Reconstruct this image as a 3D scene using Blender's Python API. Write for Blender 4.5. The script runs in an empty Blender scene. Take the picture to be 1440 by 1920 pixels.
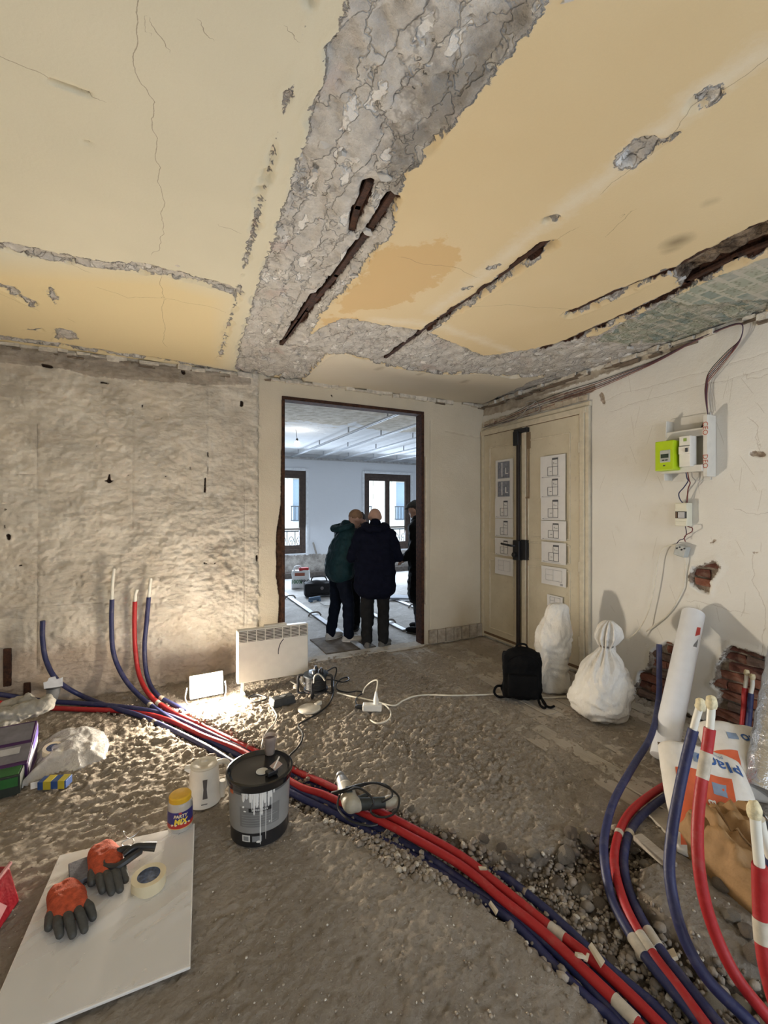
import bpy, bmesh, math, random
import numpy as np
from mathutils import Vector, Matrix, Euler, noise as mnoise

scene = bpy.context.scene
COL = scene.collection
rnd = random.Random(7)
TMP = bpy.data.scenes.new('workshop')      # shapes are grown here, then the scene is removed

# ---------------------------------------------------------------- camera, world, light, exposure
YAW = math.radians(26.4); CY, SY = math.cos(YAW), math.sin(YAW)
FPX, HOR, CAMH = 835.0, 955.0, 1.6
cam_d = bpy.data.cameras.new('camera'); cam = bpy.data.objects.new('camera', cam_d); COL.objects.link(cam)
cam.location = (0, 0, CAMH); cam.rotation_euler = (math.pi / 2, 0, -YAW)
cam_d.sensor_fit = 'VERTICAL'; cam_d.sensor_height = 24.0; cam_d.lens = 24.0 * FPX / 1920.0
cam_d.shift_y = -5.0 / 1920.0; cam_d.clip_start = 0.02
scene.camera = cam

scene.view_settings.view_transform = 'Standard'; scene.view_settings.look = 'None'
scene.view_settings.gamma = 1.0; scene.view_settings.use_curve_mapping = False
scene.view_settings.exposure = 0.0

w = bpy.data.worlds.new('overcast_sky'); scene.world = w; w.use_nodes = True
w.node_tree.nodes['Background'].inputs[0].default_value = (0.80, 0.90, 1.0, 1)
w.node_tree.nodes['Background'].inputs[1].default_value = 4.0

def area(name, loc, direction, sx, sy, power, color):
    d = bpy.data.lights.new(name, 'AREA'); d.shape = 'RECTANGLE'; d.size = sx; d.size_y = sy
    d.energy = power; d.color = color
    o = bpy.data.objects.new(name, d); COL.objects.link(o); o.location = loc
    o.rotation_euler = Vector(direction).to_track_quat('-Z', 'Y').to_euler()
    return o
# daylight entering by the two windows of the next room and by an unseen window behind the camera, plus an added fill
area('daylight_window_1', (2.38, 10.25, 1.55), (0, -1, -0.45), 1.1, 1.9, 150, (0.72, 0.84, 1.0))
area('daylight_window_2', (5.28, 10.25, 1.55), (-0.1, -1, -0.45), 1.1, 1.9, 150, (0.72, 0.84, 1.0))
area('daylight_unseen_window', (2.55, -2.28, 1.55), (0, 1, 0), 1.0, 1.9, 44, (0.66, 0.80, 1.0))  # unseen window assumed from the bluish light at right; also fills the room
area('added_fill_light', (0.25, -2.28, 1.55), (0, 1, 0), 1.0, 1.9, 16, (0.80, 0.88, 1.0))  # fill light added behind the camera, no window known there

# ---------------------------------------------------------------- pixel of the photograph -> point of the place
def _ray(u, v):
    a, c = (u - 720.0) / FPX, (HOR - v) / FPX
    return Vector((a * CY + SY, -a * SY + CY, c))
CAM = Vector((0, 0, CAMH))
def P(u, v, z=0.0):
    d = _ray(u, v); return CAM + d * ((z - CAMH) / d.z)
def PC(u, v): return P(u, v, CEIL)
def PY(u, v, Y): d = _ray(u, v); return CAM + d * (Y / d.y)
def PX(u, v, X): d = _ray(u, v); return CAM + d * (X / d.x)
def PD(u, v, f): return CAM + _ray(u, v) * f
def proj(p):
    d = Vector(p) - CAM; f = d.x * SY + d.y * CY; return 720 + FPX * (d.x * CY - d.y * SY) / f, HOR - FPX * d.z / f
CEIL = 2.93; YB = 4.53; XR = 3.66; WT = 0.12; YF = 10.4; DX0, DX1, DZ = 1.11, 2.745, 2.72

# ---------------------------------------------------------------- tags and objects
def tag(o, label=None, cat=None, group=None, kind=None):
    if label: o['label'] = label
    if cat: o['category'] = cat
    if group: o['group'] = group
    if kind: o['kind'] = kind
    return o
def thing(name, label, cat, loc=(0, 0, 0), rotz=0.0, group=None, rot=None):
    o = bpy.data.objects.new(name, None); COL.objects.link(o); o.empty_display_size = 0.05
    o.location = loc; o.rotation_euler = rot if rot else (0, 0, rotz)
    return tag(o, label, cat, group)
def link_mesh(name, me, mat, parent=None, smooth=False):
    o = bpy.data.objects.new(name, me); COL.objects.link(o)
    if mat is not None and not me.materials: me.materials.append(mat)
    if parent is not None: o.parent = parent
    if smooth and len(me.polygons):
        me.polygons.foreach_set('use_smooth', np.ones(len(me.polygons), dtype=bool))
    return o
def copy_tree(o, parent=None):
    c = o.copy(); COL.objects.link(c); c.parent = parent
    for ch in list(o.children): copy_tree(ch, c)
    return c

class MB:
    """collects shapes; build() links them as ONE mesh object"""
    def __init__(s): s.v = []; s.f = []
    def add(s, vs, fs, M=None):
        n = len(s.v)
        s.v += [tuple(M @ Vector(p)) if M else tuple(p) for p in vs]
        s.f += [tuple(i + n for i in f) for f in fs]; return s
    def box(s, c, d, M=None, rz=0.0, taper=None):
        x, y, z = d[0] / 2, d[1] / 2, d[2] / 2; t = taper or 1.0
        vs = [(-x, -y, -z), (x, -y, -z), (x, y, -z), (-x, y, -z), (-x * t, -y * t, z), (x * t, -y * t, z), (x * t, y * t, z), (-x * t, y * t, z)]
        R = Matrix.Translation(c) @ Matrix.Rotation(rz, 4, 'Z')
        if M: R = M @ R
        return s.add(vs, [(0, 3, 2, 1), (4, 5, 6, 7), (0, 1, 5, 4), (1, 2, 6, 5), (2, 3, 7, 6), (3, 0, 4, 7)], R)
    def tube(s, pts, r, n=10, caps=True, M=None):
        pts = [Vector(p) for p in pts]; m = len(pts)
        rs = r if isinstance(r, (list, tuple)) else [r] * m
        vs, fs = [], []; up = None
        for i, p in enumerate(pts):
            t = (pts[min(i + 1, m - 1)] - pts[max(i - 1, 0)]).normalized()
            if up is None:
                up = Vector((0, 0, 1)) if abs(t.z) < 0.9 else Vector((1, 0, 0))
            a = t.cross(up)
            if a.length < 1e-6: a = t.cross(Vector((0.3, 1, 0.2)))
            a.normalize(); b = a.cross(t).normalized(); up = b
            for k in range(n):
                q = 2 * math.pi * k / n
                vs.append(p + (a * math.cos(q) + b * math.sin(q)) * rs[i])
        for i in range(m - 1):
            for k in range(n):
                k2 = (k + 1) % n
                fs.append((i * n + k, i * n + k2, (i + 1) * n + k2, (i + 1) * n + k))
        if caps:
            fs.append(tuple(range(n - 1, -1, -1))); fs.append(tuple((m - 1) * n + k for k in range(n)))
        return s.add(vs, fs, M)
    def lathe(s, prof, n=32, M=None, sx=1.0, sy=1.0, cap0=True, cap1=True):
        vs, fs = [], []; m = len(prof)
        for (r, z) in prof:
            for k in range(n):
                q = 2 * math.pi * k / n; vs.append((r * sx * math.cos(q), r * sy * math.sin(q), z))
        for i in range(m - 1):
            for k in range(n):
                k2 = (k + 1) % n
                fs.append((i * n + k, i * n + k2, (i + 1) * n + k2, (i + 1) * n + k))
        if cap0: fs.append(tuple(range(n - 1, -1, -1)))
        if cap1: fs.append(tuple((m - 1) * n + k for k in range(n)))
        return s.add(vs, fs, M)
    def prism(s, poly, z0, z1, M=None):
        n = len(poly)
        vs = [(x, y, z0) for x, y in poly] + [(x, y, z1) for x, y in poly]
        fs = [tuple(range(n - 1, -1, -1)), tuple(range(n, 2 * n))] + [(i, (i + 1) % n, n + (i + 1) % n, n + i) for i in range(n)]
        return s.add(vs, fs, M)
    def ball(s, c, r, n=14, m=9, M=None):
        rx, ry, rz = r if isinstance(r, (tuple, list)) else (r, r, r)
        vs, fs = [(0, 0, -1)], []
        for i in range(1, m):
            a = -math.pi / 2 + math.pi * i / m
            for k in range(n):
                q = 2 * math.pi * k / n; vs.append((math.cos(a) * math.cos(q), math.cos(a) * math.sin(q), math.sin(a)))
        vs.append((0, 0, 1)); t = len(vs) - 1
        for k in range(n): fs.append((0, 1 + (k + 1) % n, 1 + k)); fs.append((t, t - n + k, t - n + (k + 1) % n))
        for i in range(m - 2):
            for k in range(n):
                a, b = 1 + i * n + k, 1 + i * n + (k + 1) % n; fs.append((a, b, b + n, a + n))
        R = Matrix.Translation(c) @ Matrix.Diagonal((rx, ry, rz, 1))
        return s.add(vs, fs, M @ R if M else R)
    def capsule(s, p0, p1, r0, r1, n=14):
        p0, p1 = Vector(p0), Vector(p1); d = p1 - p0; L = d.length; t = d.normalized()
        pts, rs = [], []
        for a in (90, 65, 35): pts.append(p0 - t * r0 * math.sin(math.radians(a))); rs.append(max(r0 * math.cos(math.radians(a)), 1e-4))
        for k in range(5): q = k / 4; pts.append(p0 + d * q); rs.append(r0 + (r1 - r0) * q)
        for a in (35, 65, 90): pts.append(p1 + t * r1 * math.sin(math.radians(a))); rs.append(max(r1 * math.cos(math.radians(a)), 1e-4))
        return s.tube(pts, rs, n)
    def mesh(s, name):
        me = bpy.data.meshes.new(name); me.from_pydata(s.v, [], s.f); me.update(); return me
    def build(s, name, mat, parent=None, smooth=False, bevel=0.0, world=False, seg=2, angle=None):
        me = s.mesh(name)
        if world and parent is not None:
            me.transform(parent_matrix(parent).inverted())
        o = link_mesh(name, me, mat, parent, smooth)
        if bevel:
            b = o.modifiers.new('bevel', 'BEVEL'); b.width = bevel; b.segments = seg; b.limit_method = 'ANGLE'; b.angle_limit = math.radians(40)
        if smooth and angle is None: soft(me, 40)
        return o
def parent_matrix(o):
    m = Matrix.LocRotScale(o.location, o.rotation_euler, o.scale)
    return parent_matrix(o.parent) @ m if o.parent else m
def soft(me, deg):
    """sharp edges above an angle"""
    bm = bmesh.new(); bm.from_mesh(me); lim = math.radians(deg)
    for e in bm.edges:
        if len(e.link_faces) == 2 and e.calc_face_angle(0) > lim: e.smooth = False
    bm.to_mesh(me); bm.free()

def catmull(pts, per=8):
    pts = [Vector(p) for p in pts]
    if len(pts) < 3: return pts
    q = [pts[0] * 2 - pts[1]] + pts + [pts[-1] * 2 - pts[-2]]; out = []
    for i in range(1, len(q) - 2):
        for k in range(per):
            t = k / per; a, b, c, d = q[i - 1], q[i], q[i + 1], q[i + 2]
            out.append(0.5 * ((2 * b) + (c - a) * t + (2 * a - 5 * b + 4 * c - d) * t * t + (3 * b - a - 3 * c + d) * t ** 3))
    out.append(pts[-1]); return out

def remesh(prims, name, voxel=0.012, smooth=4, fn=None):
    """one continuous surface grown round overlapping shapes"""
    me = prims.mesh(name + '_tmp'); o = bpy.data.objects.new('tmp', me); TMP.collection.objects.link(o)
    m = o.modifiers.new('r', 'REMESH'); m.mode = 'VOXEL'; m.voxel_size = voxel; m.use_smooth_shade = True
    if smooth: s2 = o.modifiers.new('s', 'SMOOTH'); s2.factor = 0.6; s2.iterations = smooth
    TMP.view_layers[0].update(); dg = TMP.view_layers[0].depsgraph
    out = bpy.data.meshes.new_from_object(o.evaluated_get(dg)); out.name = name
    bpy.data.objects.remove(o); bpy.data.meshes.remove(me)
    out.materials.clear()
    if fn:
        k = len(out.vertices); co = np.empty(k * 3, np.float32); no = np.empty(k * 3, np.float32); out.vertices.foreach_get('co', co); out.vertex_normals.foreach_get('vector', no)
        co = [tuple(fn(Vector(c), Vector(n))) for c, n in zip(co.reshape(-1, 3), no.reshape(-1, 3))]; out.vertices.foreach_set('co', np.array(co, np.float32).reshape(-1))
    out.update()
    out.polygons.foreach_set('use_smooth', np.ones(len(out.polygons), dtype=bool))
    return out

def text_mesh(txt, size, bold=0.0, align='CENTER', shear=0.0):
    c = bpy.data.curves.new('t', 'FONT'); c.body = txt; c.size = size; c.align_x = align; c.align_y = 'CENTER'; c.offset = bold; c.shear = shear
    c.resolution_u = 3
    o = bpy.data.objects.new('t', c); TMP.collection.objects.link(o)
    TMP.view_layers[0].update(); dg = TMP.view_layers[0].depsgraph
    me = bpy.data.meshes.new_from_object(o.evaluated_get(dg))
    bpy.data.objects.remove(o); bpy.data.curves.remove(c); me.materials.clear()
    return me
def lettering(txt, size, mat, parent, M, bold=0.0, wrap=None, name='lettering', shear=0.0):
    """flat print; wrap=(radius) bends it round a vertical cylinder (x -> angle, centred on -Y)"""
    me = text_mesh(txt, size, bold, shear=shear)
    if wrap:
        for v in me.vertices:
            a = v.co.x / wrap - math.pi / 2; y = v.co.y
            v.co = Vector((wrap * math.cos(a), wrap * math.sin(a), y))
    me.transform(M); return link_mesh(name, me, mat, parent)

# ---------------------------------------------------------------- numpy noise and distance fields
def _h(ix, iy, s):
    h = (ix.astype(np.int64) * 374761393 + iy.astype(np.int64) * 668265263 + s * 974711) & 0xffffffff
    h = ((h ^ (h >> 13)) * 1274126177) & 0xffffffff
    return ((h ^ (h >> 16)) & 0xffff) / 65535.0
def vn(x, y, s=0):
    ix, iy = np.floor(x), np.floor(y); fx, fy = x - ix, y - iy
    fx = fx * fx * (3 - 2 * fx); fy = fy * fy * (3 - 2 * fy)
    a, b, c, d = _h(ix, iy, s), _h(ix + 1, iy, s), _h(ix, iy + 1, s), _h(ix + 1, iy + 1, s)
    return (a * (1 - fx) + b * fx) * (1 - fy) + (c * (1 - fx) + d * fx) * fy
def fbm(x, y, o=4, s=0):
    t = 0; a = 0.5; n = 0
    for k in range(o):
        t = t + a * vn(x + 17.3 * k, y - 9.1 * k, s + k); n += a; a *= 0.5
        x, y = 2 * (x * 0.8 - y * 0.6), 2 * (x * 0.6 + y * 0.8)          # turned at each octave
    return t / n
def cell(x, y, s=0):
    """random height of the nearest cell point and the distance to the cell border: broken plates"""
    ix, iy = np.floor(x), np.floor(y); d1 = np.full(x.shape, 9.0); d2 = d1.copy(); r = np.zeros(x.shape)
    for i in (-1, 0, 1):
        for j in (-1, 0, 1):
            cx, cy = ix + i, iy + j; d = np.hypot(cx + _h(cx, cy, s) - x, cy + _h(cx, cy, s + 5) - y); n = d < d1
            d2 = np.where(n, d1, np.minimum(d2, d)); r = np.where(n, _h(cx, cy, s + 9), r); d1 = np.where(n, d, d1)
    return r, d2 - d1
def sstep(a, b, x): t = np.clip((x - a) / (b - a), 0, 1); return t * t * (3 - 2 * t)
def sd_poly(x, y, poly):
    d = np.full(x.shape, 1e9); ins = np.zeros(x.shape, bool); n = len(poly)
    for i in range(n):
        (ax, ay), (bx, by) = poly[i], poly[(i + 1) % n]
        ex, ey = bx - ax, by - ay; wx, wy = x - ax, y - ay
        t = np.clip((wx * ex + wy * ey) / (ex * ex + ey * ey + 1e-12), 0, 1)
        d = np.minimum(d, (wx - ex * t) ** 2 + (wy - ey * t) ** 2)
        c = ((ay > y) != (by > y)) & (x < (bx - ax) * (y - ay) / (by - ay + 1e-12) + ax); ins ^= c
    return np.where(ins, -1, 1) * np.sqrt(d)
def d_line(x, y, pl, w=0.0):
    d = np.full(x.shape, 1e9)
    for i in range(len(pl) - 1):
        a, b = pl[i], pl[i + 1]; wa = a[2] if len(a) > 2 else w; wb = b[2] if len(b) > 2 else w
        ex, ey = b[0] - a[0], b[1] - a[1]; wx, wy = x - a[0], y - a[1]
        t = np.clip((wx * ex + wy * ey) / (ex * ex + ey * ey + 1e-12), 0, 1)
        d = np.minimum(d, np.hypot(wx - ex * t, wy - ey * t) - (wa + (wb - wa) * t))
    return d
def rag(pl, amp=.012, depth=3, seed=1):
    """breaks a polyline into a ragged one"""
    r_ = random.Random(seed + len(pl)); pts = [Vector(p[:2]) for p in pl]
    for k in range(depth):
        out = [pts[0]]
        for a, b in zip(pts[:-1], pts[1:]):
            d = b - a; out += [(a + b) / 2 + Vector((-d.y, d.x)).normalized() * r_.uniform(-1, 1) * min(amp, d.length * .12), b]
        pts = out; amp *= .6
    return [tuple(p) for p in pts]
def s_line(x, y, lines):
    """signed distance to the nearest of several polylines (the sign tells the side)"""
    d = np.full(x.shape, 1e9); out = np.full(x.shape, 1e9)
    for pl in lines:
        for a, b in zip(pl[:-1], pl[1:]):
            ex, ey = b[0] - a[0], b[1] - a[1]; wx, wy = x - a[0], y - a[1]
            t = np.clip((wx * ex + wy * ey) / (ex * ex + ey * ey + 1e-12), 0, 1); q = np.hypot(wx - ex * t, wy - ey * t)
            c = (ex * wy - ey * wx) / (math.hypot(ex, ey) + 1e-9); n = q < d; d = np.where(n, q, d); out = np.where(n, np.where(c < 0, -q, q), out)
    return out
def grid_object(name, A, B, pos, attrs, mat, parent=None, keep=None, flip=False):
    """A,B: 1-D coordinates; pos: (na,nb,3) points; attrs: dict of (na,nb) fields; keep: (na-1,nb-1) mask of quads"""
    na, nb = len(A), len(B); idx = np.arange(na * nb).reshape(na, nb)
    q = np.stack([idx[:-1, :-1], idx[1:, :-1], idx[1:, 1:], idx[:-1, 1:]], -1)
    if flip: q = q[..., ::-1]
    q = q[keep] if keep is not None else q.reshape(-1, 4)
    me = bpy.data.meshes.new(name); n = len(q)
    me.vertices.add(na * nb); me.vertices.foreach_set('co', pos.reshape(-1).astype(np.float32))
    me.loops.add(n * 4); me.loops.foreach_set('vertex_index', q.reshape(-1).astype(np.int32))
    me.polygons.add(n); me.polygons.foreach_set('loop_start', np.arange(0, n * 4, 4, dtype=np.int32))
    me.update(calc_edges=True); me.validate()
    for k, arr in attrs.items():
        a = me.attributes.new(k, 'FLOAT', 'POINT'); a.data.foreach_set('value', arr.reshape(-1).astype(np.float32))
    return link_mesh(name, me, mat, parent, True)

# ---------------------------------------------------------------- materials
class NT:
    def __init__(s, name):
        s.m = bpy.data.materials.new(name); s.m.use_nodes = True; s.t = s.m.node_tree
        s.b = s.t.nodes['Principled BSDF']; s.o = s.t.nodes['Material Output']
        s.pos = s.t.nodes.new('ShaderNodeTexCoord').outputs['Object']
    def put(s, sock, v):
        if isinstance(v, bpy.types.NodeSocket): s.t.links.new(v, sock)
        elif isinstance(v, (tuple, list)) and len(v) == 3 and sock.type == 'RGBA': sock.default_value = (*v, 1)
        else: sock.default_value = v
    def math(s, op, a, b=0.0, clamp=False):
        n = s.t.nodes.new('ShaderNodeMath'); n.operation = op; n.use_clamp = clamp; s.put(n.inputs[0], a); s.put(n.inputs[1], b); return n.outputs[0]
    def noise(s, scale, detail=4, rough=0.55, vec=None, dist=0.0):
        n = s.t.nodes.new('ShaderNodeTexNoise'); s.put(n.inputs['Vector'], vec or s.pos); n.inputs['Scale'].default_value = scale
        n.inputs['Detail'].default_value = detail; n.inputs['Roughness'].default_value = rough; n.inputs['Distortion'].default_value = dist; return n.outputs[0]
    def vor(s, scale, feature='F1', vec=None, out='Distance'):
        n = s.t.nodes.new('ShaderNodeTexVoronoi'); n.feature = feature; s.put(n.inputs['Vector'], vec or s.pos); n.inputs['Scale'].default_value = scale; return n.outputs[out]
    def map(s, scale=(1, 1, 1), rot=(0, 0, 0)):
        n = s.t.nodes.new('ShaderNodeMapping'); s.put(n.inputs['Vector'], s.pos); n.inputs['Scale'].default_value = scale; n.inputs['Rotation'].default_value = rot; return n.outputs[0]
    def step(s, x, a, b, lo=0.0, hi=1.0):
        n = s.t.nodes.new('ShaderNodeMapRange'); n.clamp = True; s.put(n.inputs[0], x)
        n.inputs[1].default_value = a; n.inputs[2].default_value = b; n.inputs[3].default_value = lo; n.inputs[4].default_value = hi; return n.outputs[0]
    def mix(s, f, a, b):
        n = s.t.nodes.new('ShaderNodeMix'); n.data_type = 'RGBA'; s.put(n.inputs[0], f); s.put(n.inputs[6], a); s.put(n.inputs[7], b); return n.outputs[2]
    def attr(s, name):
        n = s.t.nodes.new('ShaderNodeAttribute'); n.attribute_name = name; return n.outputs['Fac']
    def bump(s, h, dist, strength=1.0):
        n = s.t.nodes.new('ShaderNodeBump'); n.inputs['Strength'].default_value = strength; n.inputs['Distance'].default_value = dist
        s.put(n.inputs['Height'], h); s.put(s.b.inputs['Normal'], n.outputs[0])
    def done(s, color, rough=0.8, metal=0.0, spec=0.3):
        s.put(s.b.inputs['Base Color'], color); s.put(s.b.inputs['Roughness'], rough); s.put(s.b.inputs['Metallic'], metal)
        s.b.inputs['Specular IOR Level'].default_value = spec; return s.m
_mc = {}
def mat(name, c, rough=0.6, metal=0.0, var=0.12, scale=18, bump=0.0, bscale=60, spec=0.4, coat=0.0, trans=0.0):
    if name in _mc: return _mc[name]
    n = NT(name); f = n.noise(scale, 5)
    d = tuple(max(0, x * (1 - var)) for x in c); l = tuple(min(1, x * (1 + var)) for x in c)
    col = n.mix(n.step(f, 0.3, 0.7), d, l)
    if bump: n.bump(n.noise(bscale, 4), bump)
    if coat: n.b.inputs['Coat Weight'].default_value = coat; n.b.inputs['Coat Roughness'].default_value = 0.15
    if trans: n.b.inputs['Transmission Weight'].default_value = trans
    _mc[name] = n.done(col, rough, metal, spec); return _mc[name]
def emit(name, c, s):
    n = NT(name); n.b.inputs['Emission Color'].default_value = (*c, 1); n.b.inputs['Emission Strength'].default_value = s
    return n.done(c, 0.5)

# ================================================================ STRUCTURE
def xy(pts, f): return [tuple(f(u, v)[:2]) + tuple(r) for u, v, *r in pts]

# ---- common surface materials
RUST = NT('rusty_iron'); _f = RUST.noise(30, 6, 0.7)
RUST.bump(RUST.noise(120, 4), 0.004)
RUST = RUST.done(RUST.mix(RUST.step(_f, 0.35, 0.7), (0.018, 0.010, 0.008), (0.085, 0.035, 0.018)), 0.85)
BRICKM = []
for i, c in enumerate([(0.22, 0.085, 0.055), (0.16, 0.065, 0.048), (0.28, 0.115, 0.075), (0.20, 0.13, 0.10)]):
    n = NT('old_brick_%s' % 'abcd'[i]); f = n.noise(25, 6, 0.7); g = n.noise(7, 4)
    col = n.mix(n.step(f, 0.35, 0.75), tuple(x * 0.6 for x in c), c)
    col = n.mix(n.step(g, 0.55, 0.75, 0, 0.8), col, (0.30, 0.24, 0.19)); n.bump(f, 0.008); BRICKM.append(n.done(col, 0.95))

# ---- ceiling: painted plaster, stripped beam band, slots over rusty joists
def ceiling_material():
    n = NT('ceiling_plaster')
    jag = n.math('SUBTRACT', n.noise(9, 6, 0.65), 0.5); jag2 = n.math('SUBTRACT', n.noise(40, 4, 0.6), 0.5)
    def field(a, j1, j2): return n.math('ADD', n.math('ADD', n.attr(a), n.math('MULTIPLY', jag, j1)), n.math('MULTIPLY', jag2, j2))
    big = n.noise(1.1, 3); fine = n.noise(260, 2)
    sep = n.t.nodes.new('ShaderNodeSeparateXYZ'); n.put(sep.inputs[0], n.pos)
    left = n.mix(n.step(big, 0.3, 0.7), (0.59, 0.555, 0.44), (0.66, 0.62, 0.495))
    left2 = n.mix(n.step(n.attr('near'), -0.12, 0.12), (0.68, 0.57, 0.35), left)
    right = n.mix(n.step(big, 0.3, 0.7), (0.62, 0.49, 0.295), (0.67, 0.545, 0.345))
    paint = n.mix(n.step(sep.outputs[0], 0.68, 0.72), left2, right)  # greyer left, more orange right: distance from the warm lamp put into the colours
    paint = n.mix(n.step(field('stain', 0.30, 0.05), -0.015, 0.01, 0.75, 0), paint, (0.58, 0.39, 0.18))
    paint = n.mix(n.step(field('pale', 0.16, 0.05), -0.05, 0.03, 0.8, 0), paint, (0.70, 0.62, 0.48))
    paint = n.mix(n.step(n.math('ADD', n.attr('soot'), n.math('MULTIPLY', jag, 0.05)), -0.06, 0.03, 0.72, 0), paint, (0.13, 0.10, 0.06))
    paint = n.mix(n.step(fine, 0.25, 0.75, 0.0, 0.10), paint, (0.45, 0.38, 0.25))
    # cream field by the doorway
    cream = n.mix(n.step(big, 0.3, 0.7), (0.60, 0.54, 0.43), (0.66, 0.60, 0.49))
    cream = n.mix(n.step(n.math('ADD', n.attr('soot'), n.math('MULTIPLY', jag, 0.05)), -0.05, 0.02, 0.6, 0), cream, (0.20, 0.15, 0.08))
    paint = n.mix(n.step(field('cream', 0.04, 0.03), -0.003, 0.003, 1, 0), paint, cream)
    # bare plaster
    cl = n.noise(14, 6, 0.7); wob = n.t.nodes.new('ShaderNodeVectorMath'); wob.operation = 'ADD'; nzc = n.t.nodes.new('ShaderNodeTexNoise'); n.put(nzc.inputs['Vector'], n.pos); nzc.inputs['Scale'].default_value = 22
    sc_ = n.t.nodes.new('ShaderNodeVectorMath'); sc_.operation = 'SCALE'; n.put(sc_.inputs[0], nzc.outputs['Color']); sc_.inputs['Scale'].default_value = 0.07; n.put(wob.inputs[0], n.map((1, 0.42, 1), (0, 0, 0.3))); n.put(wob.inputs[1], sc_.outputs[0])
    vr = n.t.nodes.new('ShaderNodeTexVoronoi'); n.put(vr.inputs['Vector'], wob.outputs[0]); vr.inputs['Scale'].default_value = 17; sepc = n.t.nodes.new('ShaderNodeSeparateColor'); n.put(sepc.inputs[0], vr.outputs['Color'])
    chip = n.math('SUBTRACT', 1.0, n.math('MULTIPLY', n.step(sepc.outputs[0], 0.66, 0.70), n.step(vr.outputs['Distance'], 0.42, 0.34)))
    edge = n.vor(2.3, 'DISTANCE_TO_EDGE', wob.outputs[0]); edge2 = n.vor(9, 'DISTANCE_TO_EDGE', wob.outputs[0])
    bare = n.mix(n.step(cl, 0.3, 0.72), (0.38, 0.355, 0.33), (0.66, 0.635, 0.60))
    bare = n.mix(n.step(chip, 0.0, 1.0, 0.75, 0), bare, (0.80, 0.78, 0.75)); bare = n.mix(n.step(edge, 0.004, 0.014, 0.4, 0), bare, (0.16, 0.145, 0.13)); bare = n.mix(n.step(edge2, 0.006, 0.02, 0.18, 0), bare, (0.24, 0.22, 0.20))
    bare = n.mix(n.step(n.noise(3.5, 4), 0.60, 0.70, 0, 0.5), bare, (0.46, 0.36, 0.33))
    bare = n.mix(n.step(field('dark_zone', 0.25, 0.1), -0.05, 0.04, 0.75, 0), bare, (0.20, 0.185, 0.165))  # darker along the right side of the beam and around the hole
    fb = field('bare', 0.10, 0.05)
    col = n.mix(n.step(fb, -0.003, 0.003, 1, 0), paint, bare)
    rim = n.math('ABSOLUTE', fb)
    # wallpaper strip
    br = n.t.nodes.new('ShaderNodeTexBrick'); n.put(br.inputs['Vector'], n.map((1, 1, 1), (0, 0, 0.0)))
    br.inputs['Scale'].default_value = 1.0; br.inputs['Brick Width'].default_value = 0.16; br.inputs['Row Height'].default_value = 0.085
    br.inputs['Mortar Size'].default_value = 0.014
    br.inputs['Color1'].default_value = (0.22, 0.27, 0.25, 1); br.inputs['Color2'].default_value = (0.36, 0.37, 0.29, 1); br.inputs['Mortar'].default_value = (0.44, 0.43, 0.36, 1)
    wp = n.mix(n.step(n.vor(42), 0.22, 0.42, 0.75, 0), br.outputs['Color'], (0.20, 0.21, 0.15))
    wp = n.mix(n.step(n.noise(5, 5), 0.5, 0.72, 0, 0.8), wp, (0.46, 0.42, 0.36))
    col = n.mix(n.step(field('paper', 0.14, 0.05), -0.006, 0.006, 1, 0), col, wp)
    col = n.mix(n.math('MULTIPLY', n.step(n.attr('crack'), 0.02, 0.024, 1, 0), n.step(n.math('ABSOLUTE', field('crack_s', 0.012, 0.008)), 0.0006, 0.0020, 0.6, 0)), col, (0.16, 0.12, 0.08))
    rus = n.mix(n.step(n.noise(30, 5), 0.35, 0.65), (0.020, 0.011, 0.008), (0.07, 0.03, 0.018))
    fs = field('slot', 0.012, 0.012)
    pit = n.noise(9, 6, 0.7); col = n.mix(n.step(field('pit', 0.05, 0.03), -0.004, 0.004, 1, 0), col, n.mix(n.step(pit, 0.38, 0.66), (0.05, 0.035, 0.025), (0.33, 0.25, 0.18)))
    col = n.mix(n.step(fs, -0.002, 0.002, 1, 0), col, rus)
    isb = n.step(fb, -0.01, 0.0, 1, 0)
    h = n.math('MULTIPLY', n.math('ADD', n.math('MULTIPLY', cl, 0.8), n.math('ADD', n.math('MULTIPLY', chip, 0.35), n.math('MULTIPLY', n.step(edge2, 0, 0.03), 0.25))), isb)
    n.bump(n.math('ADD', h, n.math('MULTIPLY', n.noise(70, 3), 0.04)), 0.03, 0.9)
    return n.done(col, 0.9, 0, 0.15)

xs = np.arange(-1.75, 3.675, 0.0125); ys = np.concatenate([np.arange(-2.3, 0.3, 0.1), np.arange(0.3, 4.56, 0.0125)])
GX, GY = np.meshgrid(xs, ys, indexing='ij')
J1 = fbm(GX * 9, GY * 9, 4, 3) - 0.5
def pcl(*pts): return xy(pts, PC)
beam = pcl((470, 712), (440, 690), (458, 620), (480, 540), (520, 430), (545, 335), (572, 262), (600, 150), (652, 0)) + [(0.42, -2.2), (0.905, -2.2)] + pcl((1012, 22), (960, 92), (905, 165), (850, 232), (770, 322), (742, 372), (735, 440), (705, 470), (662, 530), (600, 590), (575, 640), (612, 655), (560, 700))
cross = pcl((560, 640), (640, 596), (730, 612), (800, 622), (905, 668), (990, 655), (1060, 640), (1125, 628), (1250, 560), (1285, 575), (1440, 560), (1440, 610), (1250, 668), (1050, 740), (900, 765), (520, 716))
creamp = pcl((612, 668), (640, 662), (740, 690), (830, 702), (905, 700), (960, 708), (1020, 706), (905, 758), (720, 742), (560, 720))
leftband = pcl((-60, 454, .05), (0, 460, .05), (100, 480, .05), (200, 497, .045), (300, 508, .045), (380, 528, .03), (445, 548, .035))
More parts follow.
